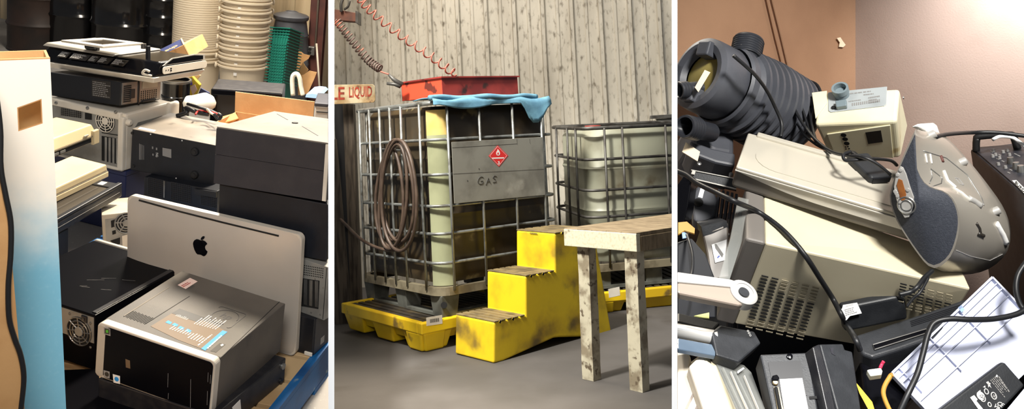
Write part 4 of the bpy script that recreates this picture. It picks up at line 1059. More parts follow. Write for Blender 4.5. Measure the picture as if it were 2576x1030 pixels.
# sign board
T = thing('warning_sign', 'cream metal sign with faded red lettering reading LE LIQUID', 'sign', B2.world((0, 0, 0)))
sy = 6.85
part('board', quadbox(MB(), B2, [(812, 214), (938, 212), (943, 217), (944, 252), (940, 258), (812, 264)], sy, .012), 'sign_cream', T, bev=.003)
a0 = Vector(B2.at_y(806, 253, sy - .002)); a1 = Vector(B2.at_y(941, 250, sy - .002)); a2 = Vector(B2.at_y(806, 221, sy - .002))
g = MB(); letters(g, 'BLE', Vector(B2.at_y(813, 252, sy - .002)), Vector(B2.at_y(867, 251, sy - .002)) - Vector(B2.at_y(813, 252, sy - .002)), a2 - a0, (0, 0, 0), True); part('lettering', g, 'sign_red', T); g = MB()
letters(g, 'LIQUID', Vector(B2.at_y(878, 251, sy - .002)), Vector(B2.at_y(936, 248, sy - .002)) - Vector(B2.at_y(878, 251, sy - .002)), a2 - a0, (0, 0, 0), True)
part('lettering', g, 'sign_red', T)
# steel beam stub, hose hook
T = thing('beam_bracket', 'rusty brown steel beam stub poking out at the upper left', 'beam', B2.world((0, 0, 0)))
by = 6.7
part('beam', quadbox(MB(), B2, [(815, 18), (900, 33), (900, 55), (815, 48)], by, .10), 'beam_rust', T, bev=.004)
part('end_plate', quadbox(MB(), B2, [(894, 27), (901, 29), (901, 60), (894, 57)], by - .02, .14), 'dark_tube', T)
part('hook', MB().tube(spline([B2.at_y(859, 30, by - .02), B2.at_y(858, 12, by - .03), B2.at_y(862, -2, by - .03)], 5), .012, 8), 'dark_tube', T, smooth=True)
part('hook', MB().tube(spline([B2.at_y(866, 24, by - .02), B2.at_y(876, 16, by - .03), B2.at_y(880, 2, by - .03)], 5), .009, 8), 'dark_tube', T, smooth=True)
# coiled air hoses
def coil(pts, turns, rad, r, m, label, y):
    ctl = spline([B2.at_y(px, py, y + dy) for px, py, dy in pts], 24); n = turns * 12; out = []
    L = len(ctl) - 1
    for i in range(n + 1):
        f = i / n * L; k = min(int(f), L - 1); p = ctl[k].lerp(ctl[k + 1], f - k); d = (ctl[k + 1] - ctl[k]).normalized()
        u = d.cross(Vector((0, 1, 0))).normalized(); v = d.cross(u); a = 2 * PI * i / 12
        e = min(1, min(i, n - i) / 10)
        out.append(p + (u * math.cos(a) + v * math.sin(a)) * rad * e)
    c = out[0]
    return solo('coiled_air_hose', MB().tube([tuple(p - c) for p in out], r, 6), m, B2.world(c), label, 'hose', smooth=True)
coil([(898, -14, 0), (935, 30, 0), (1010, 90, 0), (1090, 145, -.1), (1148, 190, -.2)], 15, .030, .0058, 'air_hose_red', 'loosely coiled pale red air hose running down to the red tray', 6.4)
coil([(846, 50, 0), (880, 95, 0), (925, 150, 0), (958, 175, -.05)], 19, .028, .0062, 'air_hose_dark', 'tightly coiled dark air hose at the upper left', 6.4)

# ---- yellow spill pallet under the caged tote
def spill_pallet(P, label, tagpix=None):
    W, D, H = P.D
    T = thing('spill_pallet', label, 'spill pallet', P.M)
    part('rim', MB().box(0, W, 0, .05, H - .075, H).box(0, W, D - .05, D, H - .075, H).box(0, .05, .05, D - .05, H - .075, H).box(W - .05, W, .05, D - .05, H - .075, H), 'safety_yellow', T, bev=.008)
    part('basin', MB().hexa([(.06, .06, .06), (W - .06, .06, .06), (W - .06, D - .06, .06), (.06, D - .06, .06), (.03, .03, H - .07), (W - .03, .03, H - .07), (W - .03, D - .03, H - .07), (.03, D - .03, H - .07)]), 'safety_yellow', T)
    for face in (0, 1):
        ln = W if face == 0 else D; n = 3; w = ln * .2
        for k in range(n):
            c = ln * (.13 + .37 * k)
            for dep in ((0,) if True else ()):
                a, b = c - w / 2 - .03, c + w / 2 + .03
                q = MB()
                if face == 0: q.hexa([(c - w / 2, .05, 0), (c + w / 2, .05, 0), (c + w / 2, .2, 0), (c - w / 2, .2, 0), (a, .018, H - .07), (b, .018, H - .07), (b, .2, H - .07), (a, .2, H - .07)])
                else: q.hexa([(.05, c - w / 2, 0), (.2, c - w / 2, 0), (.2, c + w / 2, 0), (.05, c + w / 2, 0), (.018, a, H - .07), (.2, a, H - .07), (.2, b, H - .07), (.018, b, H - .07)])
                part('foot', q, 'safety_yellow', T, bev=.012)
    for k in range(16):
        x = .055 + k * (W - .11) / 16
        part('grate_bar', MB().box(x, x + (W - .11) / 16 * .62, .055, D - .055, H - .03, H - .006), 'grate_dark', T)
    return T
P = fit(B2, (1.05, 1.05, .225), [((0, 0, 0), (1050, 890)), ((0, 0, 1), (1073, 822)), ((0, 1, 1), (858, 762)), ((.25, 0, 1), (1140, 795))], 5.9, .7, z=.002, dim=.1, tilt=1)
sp1 = P
T = spill_pallet(P, 'yellow plastic spill pallet with dark grating under the dark caged tote')
W, D, H = P.D
o = part('bar_label', decal(MB(), P, 1, 0, [(1072, 800), (1112, 793), (1113, 815), (1073, 821)], -.001), 'white_case', T)
g = MB()
for k in range(9): decal(g, P, 1, -.001, [(1082 + k * 2.6, 804 - k * .4), (1083.4 + k * 2.6, 803.8 - k * .4), (1083.6 + k * 2.6, 813 - k * .4), (1082.2 + k * 2.6, 813.2 - k * .4)], -.0004)
part('bar_code', g, 'dark_hole', o)

# ---- caged totes
def rr_path(x0, x1, y0, y1, r, z, n=6):
    return [(x0 + a, y0 + b, z) for a, b in rrect(x1 - x0, y1 - y0, r, n)]
def tote(P, label, mb_, mtube, bars, vx, vy, bottle_r=.10, amber=None):
    W, D, H = P.D
    T = thing('caged_tote', label, 'tote', P.M)
    def ring(z, ins, r): return [(ins + a, ins + b, z) for a, b in rrect(W - 2 * ins, D - 2 * ins, r, 8)]
    g = MB(); zs = [(.035, .06), (.02, .10), (.03, .4), (.02, .42), (.03, .44), (.03, .7), (.02, .72), (.03, .74), (.03, .95), (.07, 1.0)]
    rings = [ring(z * H * .985, ins, bottle_r) for ins, z in zs]; n = len(rings[0])
    g.add([p for r in rings for p in r], [(j * n + i, j * n + (i + 1) % n, (j + 1) * n + (i + 1) % n, (j + 1) * n + i) for j in range(len(rings) - 1) for i in range(n)] + [tuple(range(n - 1, -1, -1)), tuple((len(rings) - 1) * n + i for i in range(n))])
    part('bottle', g, mb_, T, smooth=40)
    for z in bars:
        part('cage_tube', MB().tube(rr_path(-.012, W + .012, -.012, D + .012, .11, z * H), .0115, 8, True), mtube, T, smooth=True)
    part('top_rail', MB().tube(rr_path(-.014, W + .014, -.014, D + .014, .09, H), .016, 8, True), mtube, T, smooth=True)
    q = MB()
    o2 = rr_path(-.022, W + .022, -.022, D + .022, .11, 0, 6); n = len(o2); i2 = rr_path(.02, W - .02, .02, D - .02, .09, 0, 6)
    q.add(o2 + [(x, y, .055) for x, y, z in o2] + i2 + [(x, y, .055) for x, y, z in i2], [(i, (i + 1) % n, n + (i + 1) % n, n + i) for i in range(n)] + [(n + i, n + (i + 1) % n, 3 * n + (i + 1) % n, 3 * n + i) for i in range(n)] + [(2 * n + i, i, (i + 1) % n, 2 * n + (i + 1) % n)[::-1] for i in range(n)])
    part('base_frame', q, 'pallet_metal', T)
    for x in vx: part('cage_tube', MB().tube([(x, -.024, .03), (x, -.028, H * .5), (x, -.024, H)], .010, 8), mtube, T, smooth=True)
    for y in vy: part('cage_tube', MB().tube([(-.024, y, .03), (-.028, y, H * .5), (-.024, y, H)], .010, 8), mtube, T, smooth=True)
    for x in vx[::2]: part('cage_tube', MB().tube([(x, D + .024, .03), (x, D + .024, H)], .010, 8), mtube, T, smooth=True)
    for y in vy[::2]: part('cage_tube', MB().tube([(W + .024, y, .03), (W + .024, y, H)], .010, 8), mtube, T, smooth=True)
    return T
zfoot = sp1.D[2] + .145
P = fit(B2, (1.02, 1.05, 1.22), [((0, 0, 1), (1095, 262)), ((1, 0, 1), (1386, 253)), ((0, 1, 1), (886, 278)), ((0, 0, 0), (1103, 741)), ((0, 1, 0), (922, 708)), ((1, 0, 0), (1412, 697))], 5.9, .7, z=zfoot, dim=.15, tilt=1)
tt = P; W, D, H = P.D
def xz(px): return P.loc(px, 480, 1, -.02)[0]
def yz(px): return P.loc(px, 480, 0, -.02)[1]
vx = [xz(1132), xz(1213), xz(1297), xz(1369)]; vy = [yz(1064), yz(1017), yz(989), yz(963), yz(937), yz(912)]
barz = [P.loc(1098, y, 1, -.012)[2] / H for y in (352, 441, 521, 592, 667)]
T = tote(P, 'dark stained caged tote with a clear corner and a grey GAS plate', 'tote_dark', 'galv_tube', barz, vx, vy)
tank = T
# clear corner of the bottle, amber at the top
def corner_strip(z0, z1, m, nm, hang=0):
    n = 10; r = .115; g = MB(); pts = []
    for i in range(n + 1):
        a = PI + .12 + (PI / 2 - .24) * i / n; pts.append((.014 + r + r * math.cos(a), .014 + r + r * math.sin(a)))
    rows = [z0, z0 + (z1 - z0) * .5, z1]
    rr2 = [[(x - .004, y - .004, z) for x, y in pts] for z in rows]
    g.sheet(rr2); return part(nm, g, m, T, smooth=True)
za = P.loc(1098, 340, 1, 0)[2]
corner_strip(.06, za, 'tote_clear', 'clear_corner'); corner_strip(za, H * .965, 'tote_amber', 'amber_corner')
for x, y in ((.08, .08), (W - .08, .08), (.08, D - .08), (.08, D * .5), (W - .08, D - .08), (W * .5, .08)):
    o = part('foot', MB().hexa([(x - .06, y - .06, -.145), (x + .06, y - .06, -.145), (x + .06, y + .06, -.145), (x - .06, y + .06, -.145), (x - .075, y - .075, 0), (x + .075, y - .075, 0), (x + .075, y + .075, 0), (x - .075, y + .075, 0)]), 'foot_grey', T, bev=.006)
part('fork_runner', MB().box(.02, W - .02, .02, .10, -.145, -.125).box(.02, .10, .10, D - .02, -.145, -.125), 'foot_grey', T)
part('foot_hole', MB().lathe([(.022, 0), (.022, .004)], 18, (-.7, -.7, 0), (.02, .0, -.06)), 'dark_hole', T)
# metal placard plate
pl = [P.loc(*q, 1, -.042) for q in ((1136, 358), (1365, 345), (1372, 491), (1143, 513))]
o = part('placard_plate', MB().prism(pl, (0, .004, 0)), 'plate_metal', T, bev=.002)
seam = MB(); 
for a, b in (((1137, 372), (1300, 362)), ((1300, 350), (1301, 364)), ((1332, 350), (1334, 362)), ((1140, 438), (1368, 448 - 22))): strip(seam, P, 1, -.0425, a, b, .0016, -.0006)
part('plate_seam', seam, 'marker_ink', o)
dm = [(1252, 366), (1278, 392), (1255, 420), (1229, 393)]
d_ = part('hazard_diamond', decal(MB(), P, 1, -.0425, dm, -.0012), 'hazard_red', o, label='red flammable hazard diamond')
cx_, cy_ = 1253.5, 393
g = MB()
fl = [(1252, 375), (1256, 380), (1258, 386), (1257, 390), (1254, 392), (1250, 391), (1248, 387), (1249, 382), (1251, 380)]
decal(g, P, 1, -.0438, fl, -.0005); decal(g, P, 1, -.0438, [(1238, 397), (1268, 396), (1268, 399), (1238, 400)], -.0005)
ring = [(1252, 369), (1275, 392), (1255, 417), (1232, 393)]
for i in range(4): strip(g, P, 1, -.0438, ring[i], ring[(i + 1) % 4], .0016, -.0005)
a0, a1, a2 = (Vector(P.loc(*q, 1, -.0443)) for q in ((1252, 414), (1257, 413.6), (1252, 406))); letters(g, '3', a0, a1 - a0, a2 - a0, (0, 0, 0), True)
g2 = decal(MB(), P, 1, -.0444, [(1253, 383), (1255, 386), (1254, 390), (1251, 389), (1251, 386)], -.0004)
part('flame_print', g, 'white_print', d_); part('flame_core', g2, 'hazard_red', d_)
g = MB()
hand = [[(1216, 447), (1210, 445), (1204, 450), (1202, 458), (1206, 463), (1213, 462), (1215, 456), (1209, 456)], [(1222, 465), (1228, 447), (1234, 462)], [(1225, 457), (1231, 456)], [(1249, 444), (1243, 443), (1240, 448), (1246, 452), (1247, 457), (1240, 459)]]
for st in hand:
    q = spline([P.loc(*p, 1, -.0436) for p in st], 4) if len(st) > 3 else [Vector(P.loc(*p, 1, -.0436)) for p in st]
    g.tube(q, .0022, 5)
part('handwriting', g, 'marker_ink', o)
g = MB()
for q in ((1176, 455), (1205, 425)): g.lathe([(.004, 0), (.004, .001)], 10, (0, -1, 0), tuple(P.loc(*q, 1, -.0425)))
part('plate_marks', g, 'marker_ink', o)
# hose looped on the cage
def loop(cx0, cy0, w, h, y, r, sk=0, ph=0):
    out = []
    for i in range(40):
        a = 2 * PI * i / 40 + ph
        px = cx0 + w * math.cos(a) * (1 - .12 * math.sin(a)) + sk * (-math.sin(a)); py = cy0 - h * math.sin(a)
        q = P.loc(px, py, 0, -.055 - y); out.append(q)
    return out
T2 = thing('rubber_hose', 'brown rubber hose hung in long loops on the side of the caged tote', 'hose', P.M)
for k, (cx0, cy0, w, h, y, sk) in enumerate(((996, 488, 50, 136, 0, -6), (1000, 480, 40, 128, .03, 6), (990, 495, 34, 132, .05, -10), (1004, 492, 44, 140, .06, 2), (986, 486, 28, 118, .025, 4))):
    part('hose_loop', MB().tube([tuple(q) for q in loop(cx0, cy0, w, h, y, .012, sk)], .0125, 8, True), 'hose_brown', T2, smooth=True)
tail = [P.loc(px, py, 0, -.06 - d) for px, py, d in ((1000, 628, .02), (975, 630, .03), (940, 620, .03), (905, 600, .03), (872, 568, .03), (850, 545, .03))]
part('hose_tail', MB().tube(spline([tuple(q) for q in tail], 6), .012, 8), 'hose_brown', T2, smooth=True)
part('hanger_bar', MB().tube([tuple(P.loc(962, 375, 0, -.05)), tuple(P.loc(1008, 378, 0, -.05))], .004, 6), 'galv_tube', T2)
# blue cloth on top and red tray on it
zt = H
ct = P
g = MB(); rows = []; nu, nv = 26, 10
cl = [(1062, 246), (1130, 240), (1240, 243), (1352, 258)]
T = thing('blue_cloth', 'crumpled light blue cloth hanging over the top rail of the dark tote', 'cloth', P.M)
for j in range(nv):
    row = []
    for i in range(nu):
        u = i / (nu - 1); v = j / (nv - 1)
        x = -.02 + u * W * .98; hang = .035 + .03 * max(0, math.sin((u - .05) * 7)) + (.15 * math.sin(PI * min(1, (u - .74) / .24)) if u > .74 else 0)
        if v < .45: y = .22 - v / .45 * .245; z = H + .022 + .012 * math.sin(u * 17 + v * 6)
        else:
            f = (v - .45) / .55; y = -.036 - .012 * math.sin(u * 21) * f; z = H + .018 - f * hang
        row.append((x, y, z))
    rows.append(row)
g.sheet(rows); o = part('drape', g, 'blue_cloth', T, smooth=True)
md = o.modifiers.new('thick', 'SOLIDIFY'); md.thickness = .006
g = MB(); pts = [(-.03 + i * .12, -.01 + .02 * math.sin(i), H + .034 + .006 * math.sin(i * 2)) for i in range(9)]
part('rolled_edge', MB().tube(spline(pts, 4), [.02] * (8 * 4 + 1), 10), 'blue_cloth', T, smooth=True)
Q = fit(B2, (.66, .42, .13), [((0, 0, 1), (1112, 196)), ((1, 0, 1), (1305, 189)), ((0, 1, 1), (1008, 211)), ((0, 0, 0), (1114, 244)), ((1, 0, 0), (1301, 240))], 6.0, .6, z=zfoot + H + .05, dim=.12, tilt=2)
w, d, h = Q.D; t_ = .006
T = thing('metal_tray', 'scuffed red metal tray resting on the blue cloth', 'tray', Q.M)
part('side', MB().box(0, w, 0, t_, 0, h), 'tray_red', T); part('side', MB().box(0, w, d - t_, d, 0, h), 'tray_red', T)
part('side', MB().box(0, t_, t_, d - t_, 0, h), 'tray_red_fresh', T); part('side', MB().box(w - t_, w, t_, d - t_, 0, h), 'tray_red', T)
part('bottom', MB().box(t_, w - t_, t_, d - t_, 0, .006), 'tray_red', T)
part('rim', MB().box(-.014, w + .014, -.014, .006, h - .004, h + .006).box(-.014, w + .014, d - .006, d + .014, h - .004, h + .006).box(-.014, .006, .006, d - .006, h - .004, h + .006).box(w - .006, w + .014, .006, d - .006, h - .004, h + .006), 'tray_red', T)
T = thing('spray_gun', 'dark metal hose fitting resting on the left corner of the red tray', 'tool', B2.world((0, 0, 0)))
yq = 6.35
part('barrel', MB().tube([B2.at_y(1012, 214, yq), B2.at_y(990, 200, yq), B2.at_y(978, 188, yq)], [.02, .014, .01], 8), 'dark_tube', T, smooth=True)
part('handle', MB().tube([B2.at_y(1008, 217, yq), B2.at_y(992, 212, yq), B2.at_y(973, 210, yq)], [.018, .013, .011], 8), 'dark_tube', T, smooth=True)
part('hose_end', MB().tube(spline([B2.at_y(978, 187, yq), B2.at_y(968, 184, yq), B2.at_y(957, 180, yq)], 4), .006, 6), 'air_hose_red', T, smooth=True)

# ---- second tote on its own spill pallet, right
P = fit(B2, (1.05, 1.0, 1.0), [((0, 0, 1), (1470, 330)), ((1, 0, 1), (1800, 300)), ((0, 1, 1), (1392, 322)), ((0, 0, 0), (1490, 690)), ((1, 0, 0), (1790, 655))], 7.0, .25, dim=.12, tilt=1)
W, D, H = P.D
def xz(px): return P.loc(px, 450, 1, -.02)[0]
barz = [P.loc(1500, y, 1, -.012)[2] / H for y in (402, 480, 548, 620)]
T = tote(P, 'pale murky caged tote behind the wooden table', 'tote_pale', 'dark_tube', barz, [xz(1525), xz(1570), xz(1679), xz(1760)], [D * .2, D * .45, D * .8], .18)
part('red_cap', MB().lathe([(.075, 0), (.07, .02), (.001, .022)], 24, (0, 0, 1), tuple(P.loc(1497, 322, 2, H * .985) + np.array([.0, .06, 0]))), 'tray_red', T, smooth=40)
zb2 = P.p[2]
for x, y in ((.1, .1), (W * .5, .1), (W - .1, .1), (.1, D * .8)):
    part('foot', MB().box(x - .07, x + .07, y - .07, y + .07, -.14, 0), 'foot_grey', T, bev=.008)
part('fork_runner', MB().box(0, W, .02, .10, -.14, -.115), 'foot_grey', T)
S = Pose(B2, P.p + P.R @ np.array([-.06, -.10, 0]) - np.array([0, 0, P.p[2] - .002]), P.R, (W + .1, D + .1, zb2 - .144))
T = spill_pallet(S, 'yellow spill pallet with a white label under the pale tote')
part('paper_label', decal(MB(), S, 1, 0, [(1530, 728), (1558, 722), (1560, 744), (1532, 750)], -.001), 'white_case', T)
T = thing('dark_lid_rail', 'dark rail of another cage just above the pale tote at the right', 'rail', B2.world((0, 0, 0)))
part('rail', quadbox(MB(), B2, [(1637, 291), (1712, 286), (1712, 296), (1637, 299)], 7.6, .05), 'dark_tube', T, bev=.004)
part('lower_rail', quadbox(MB(), B2, [(1650, 299), (1712, 296), (1712, 306), (1656, 306)], 7.62, .05), 'dark_tube', T)

# ---- yellow moulded steps
P = fit(B2, (.57, .40, .75), [((1, 0, 1), (1395, 587)), ((1, 1, 1), (1303, 579)), ((1, 0, .667), (1395.6, 684)), ((1, 1, .667), (1301.5, 671)), ((.5, 0, .667), (1320, 697)), ((.5, 1, .667), (1227, 683)), ((.5, 0, .333), (1322, 796)), ((.5, 1, .333), (1227, 778)), ((0, 0, .333), (1245, 810)), ((0, 1, .333), (1147, 794)), ((0, 0, 0), (1250, 914)), ((0, 1, 0), (1141, 888))], 5.6, .7, z=.001, dim=.2, tilt=1)
W, D, H = P.D
T = thing('step_stool', 'grimy yellow plastic three-step stool in front of the totes', 'step stool', P.M)
xb = P.loc(1540, 866, 1, 0)[0]; xt = P.loc(1495, 600, 1, 0)[0]; xa = P.loc(1394, 851, 1, 0)
pf = [(-.012, 0), (.0, H / 3), (W / 2 - .008, H / 3), (W / 2, 2 * H / 3), (W - .008, 2 * H / 3), (W, H), (xt, H), (xb, 0), (xb - .16, 0), (xa[0] + .05, xa[2] * .92), (xa[0], xa[2]), (.07, 0)]
def side(y, t): return MB().prism([(x, y, z) for x, z in pf], (0, t, 0))
part('body', side(0, D), 'grimy_yellow', T, bev=.012, seg=3)
k = 0
for (x0, x1, z) in ((-.004, W / 2 - .008, H / 3), (W / 2 - .004, W - .008, 2 * H / 3), (W - .004, xt, H)):
    n = 5; w_ = (x1 - x0) / n
    for i in range(n):
        part('tread_strip', MB().box(x0 + .008 + i * w_, x0 + .008 + (i + .68) * w_, -.003, D + .002, z, z + .008), 'tread_grime', T, bev=.002)
    for i in (1, 3): part('drain_notch', MB().lathe([(.009, 0), (.009, .002)], 12, (0, -1, 0), (x0 + i * w_ + .0, -.001, z - .004)), 'dark_hole', T)
g = MB(); a0, a1, a2 = (Vector(P.loc(*q, 0, W - .004)) for q in ((1334, 589), (1357, 591), (1334, 585))); words(g, a0, a1 - a0, a2 - a0, 1, (-.004, 0, 0), R2, 1, .7); part('moulded_lettering', g, 'marker_ink', T)['kind'] = 'stuff'

# ---- wooden table at the right
P = fit(B2, (.9, .60, .82), [((0, 0, 1), (1605, 586)), ((0, 1, 1), (1414, 573)), ((.05, .05, 0), (1615, 989)), ((.06, .86, 0), (1478, 953)), ((1, 0, 1), (1810, 556))], 4.8, .75, z=.001, dim=.12, tilt=2)
W, D, H = P.D; za = P.loc(1606, 634, 1, 0)[2]
W = 1.7
T = thing('work_table', 'rough wooden work table with a cream painted apron and paint-worn legs', 'table', P.M)
nb = 5
for k in range(nb): part('top_plank', MB().box(0, W, k * D / nb + .001, (k + 1) * D / nb - .001, H - .02, H), 'table_top_wood', T, bev=.002)
part('apron', MB().box(-.004, .03, 0, D, za, H - .005), 'table_paint', T, bev=.003)
part('apron', MB().box(.03, W, -.004, .03, za, H - .0205), 'table_top_wood', T, bev=.003)
part('apron', MB().box(.03, W, D - .03, D, za, H - .0205), 'table_paint', T, bev=.003)
def leg(y0, y1, x0, x1):
    g = MB(); n = 9; rl = random.Random(int(y0 * 1000)); rows = []
    for i in range(n):
        z = (za + .03) * i / (n - 1); j = lambda: rl.uniform(-.002, .002)
        rows.append([(x0 + j(), y0 + j(), z), (x1 + j(), y0 + j(), z), (x1 + j(), y1 + j(), z), (x0 + j(), y1 + j(), z)])
    g.add([p for r in rows for p in r], [(a * 4 + b, a * 4 + (b + 1) % 4, a * 4 + 4 + (b + 1) % 4, a * 4 + 4 + b) for a in range(n - 1) for b in range(4)] + [(3, 2, 1, 0), tuple(4 * (n - 1) + b for b in range(4))])
    return g
part('leg', leg(.03, .115, .031, .095), 'leg_paint', T); part('leg', leg(D - .155, D - .07, .031, .095), 'leg_paint', T)
part('leg', leg(.03, .115, W - .1, W - .04), 'leg_paint', T); part('leg', leg(D - .155, D - .07, W - .1, W - .04), 'leg_paint', T)

for o in bpy.data.objects:
    if not o.parent and '_bay' not in o and o.type in ('MESH', 'EMPTY'): o['_bay'] = 2
# ================================================================== BAY 3: heap of discarded electronics in a big cardboard bin
mat('bin_cardboard', (158, 122, 94), .85, c2=(147, 112, 86), scale=3, bump=.25, bscale=220, c3=(168, 132, 104), scale3=1.3)
mat('bin_cardboard_grey', (154, 134, 122), .85, c2=(144, 124, 112), scale=3, bump=.25, bscale=220)
mat('torn_paper', (232, 214, 186), .8)
mat('pump_black', (66, 68, 75), .5, c2=(88, 90, 97), scale=6, lo=.45, hi=.75, bump=.1, bscale=200)
mat('pump_thread', (42, 44, 50), .45)
mat('lens_yellow', (150, 136, 78), .25, c2=(120, 106, 56), scale=9, spec=.6)
mat('cream_box', (232, 226, 196), .5, c2=(222, 212, 176), scale=5, c3=(186, 162, 110), scale3=10, lo3=.68, hi3=.78)
mat('panel_grey', (168, 174, 176), .5, c2=(152, 158, 160), scale=14)
mat('connector_grey', (120, 134, 140), .4)
mat('scanner_lid', (198, 192, 178), .38, metal=.15, c2=(190, 184, 170), scale=3)
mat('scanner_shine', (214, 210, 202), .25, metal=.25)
mat('scanner_base', (98, 93, 87), .45)
mat('crt_cream', (216, 206, 178), .5, c2=(206, 196, 168), scale=3, c3=(168, 152, 116), scale3=12, lo3=.72, hi3=.78)
mat('crt_grey', (112, 107, 102), .55, c2=(104, 99, 95), scale=6)
mat('slot_tan', (146, 137, 116), .6)
mat('sheet_green', (190, 192, 120), .6)
mat('boom_silver', (170, 164, 154), .3, metal=.45, c2=(160, 154, 145), scale=2.5)
mat('boom_cloth', (52, 56, 66), .7, c2=(60, 64, 74), scale=220, bump=.4, bscale=420)
mat('amber_lcd', (150, 92, 44), .3, c2=(120, 70, 34), scale=30)
mat('boom_white', (232, 232, 230), .35)
mat('mixer_black', (34, 36, 44), .5, c2=(46, 48, 56), scale=40)
mat('brick_black', (34, 36, 40), .5, c2=(42, 44, 48), scale=30, bump=.15, bscale=300)
mat('cord_black', (24, 25, 28), .45)
mat('tag_yellow', (246, 222, 40), .5)
mat('lilac_white', (200, 204, 224), .45, c2=(190, 195, 216), scale=4)
mat('smoke_plastic', (96, 112, 128), .2, c2=(80, 94, 110), scale=6)
mat('arm_silver', (184, 182, 178), .35, metal=.25)
mat('arm_brown', (150, 136, 124), .45)
mat('clear_plastic', (170, 172, 168), .12, alpha=.28)
mat('warm_grey', (112, 104, 96), .4, c2=(98, 90, 82), scale=5)
mat('pale_shell', (226, 218, 204), .45, c2=(216, 206, 188), scale=3)
mat('bright_white', (246, 246, 246), .5)
mat('brass', (180, 160, 120), .3, metal=.7)
mat('strip_yellow', (242, 188, 20), .5)
mat('ochre', (176, 130, 50), .6)
mat('pink_wire', (210, 44, 80), .5)
mat('nylon', (222, 224, 206), .4)
R3 = random.Random(21)

class Plane:
    """plane through three picture points with known distances"""
    def __init__(s, *q):
        P = [B3.at_y(*p) for p in q]; s.o = P[0]; n = np.cross(P[1] - P[0], P[2] - P[0]); s.n = n / np.linalg.norm(n)
        if np.dot(s.n, np.array([0, 0, B3.H]) - s.o) < 0: s.n = -s.n
    def pt(s, px, py, lift=0):
        d = B3.ray(px, py); o = np.array([0, 0, B3.H]); t = np.dot(s.o + s.n * lift - o, s.n) / np.dot(d, s.n); return o + d * t
    def poly(s, pix, lift=0): return [s.pt(*p, lift) for p in pix]
def slabp(mb, pl, pix, th, lift=0): mb.prism(pl.poly(pix, lift), -pl.n * th); return mb
ID3 = B3.world((0, 0, 0))
def offs(T_pt): return B3.world(T_pt)
def thing3(name, label, cat, o, group=None):
    T = thing(name, label, cat, B3.world(o), group); T['ox'] = list(map(float, o)); return T
class Rel(MB):
    """builder whose points are given in the bay frame and stored relative to o"""
    def __init__(s, o): super().__init__(); s.o = Vector(o)
    def add(s, vs, fs): return super().add([Vector(v) - s.o for v in vs], fs)

# ---- cardboard bin
cor = B3.at_y(2152, 200, 2.75); lf = np.array([.39, 2.28]); c2 = cor[:2]
dv = c2 - lf; perp = np.array([dv[1], -dv[0]]); perp = perp / np.linalg.norm(perp)
rt = c2 + perp * .95
g = MB().box(.2, 2.2, 1.1, 3.4, -.06, 0); struct('floor', g, 'concrete', ID3)
T = thing('cardboard_bin', 'tall brown cardboard bin holding the heap of electronics', 'bin', ID3)
def wallq(a, b, z0, z1, th):
    d = b - a; n = np.array([-d[1], d[0]]); n = n / np.linalg.norm(n) * th
    return MB().hexa([(a[0], a[1], z0), (b[0], b[1], z0), (b[0] + n[0], b[1] + n[1], z0), (a[0] + n[0], a[1] + n[1], z0), (a[0], a[1], z1), (b[0], b[1], z1), (b[0] + n[0], b[1] + n[1], z1), (a[0] + n[0], a[1] + n[1], z1)])
pw = part('side_panel', wallq(lf, c2, .0, 1.95, .012), 'bin_cardboard', T)
pw2 = part('side_panel', wallq(c2, rt, .0, 1.95, .012), 'bin_cardboard_grey', T)
WL = Plane((2152, 200, 2.75), (2152, 600, 2.75), (1700, 300, float(B3.at_y(1700, 300, 1)[1] * 0 + (lf[1] + (c2[1] - lf[1]) * .0))))
def crease(pts, w, off):
    q = [np.array(WL.pt(*p, off)) for p in pts]; return MB().tube(q, w, 6)
part('crease', crease([(1886, -190), (1928, -10), (1952, 95), (1976, 190)], .0045, -.0015), 'bin_cardboard', pw)
part('crease', crease([(1898, -190), (1940, -10), (1966, 95), (1988, 190)], .0035, -.001), 'bin_cardboard', pw)
g = MB().prism(WL.poly([(2104, 96), (2113, 94), (2118, 102), (2126, 113), (2120, 119), (2110, 118), (2112, 108)], .004), WL.n * .002)
part('torn_patch', g, 'torn_paper', pw)
part('base_panel', MB().prism([(lf[0], lf[1], .02), (c2[0], c2[1], .02), (rt[0], rt[1], .02), tuple(lf + (rt - c2)) + (.02,)], (0, 0, .01)), 'bin_cardboard', T)

# ---- dark cases that fill the heap from below
for nm, lab, p, yaw, D, m in (('photocopier', 'dark printer body deep in the heap behind the grey tower', (.52, 2.10, .03), .2, (.42, .35, 1.02), 'black_plastic'),
                              ('laser_printer', 'dark printer body deep in the heap below the boxy monitor', (.86, 1.98, .03), -.15, (.40, .40, .78), 'black_case'),
                              ('amplifier', 'dark amplifier buried at the right of the heap', (1.02, 1.62, .03), -.3, (.30, .36, .72), 'mixer_black'),
                              ('deck_case', 'black case at the bottom front of the heap', (.44, 1.48, .03), .05, (.50, .40, .70), 'black_case')):
    Q = box_at(B3, p, yaw, D); W, Dd, H = D
    T = thing(nm, lab, 'electronics', Q.M)
    part('body', MB().box(0, W, 0, Dd, 0, H), m, T, bev=.012, seg=3)
    part('front_panel', MB().box(.02, W - .02, -.006, .002, H * .2, H - .03), 'navy_case', T, bev=.003)
    part('vent_bar', MB().box(.05, W - .05, -.010, -.004, H * .86, H * .88), 'black_rubber', T)

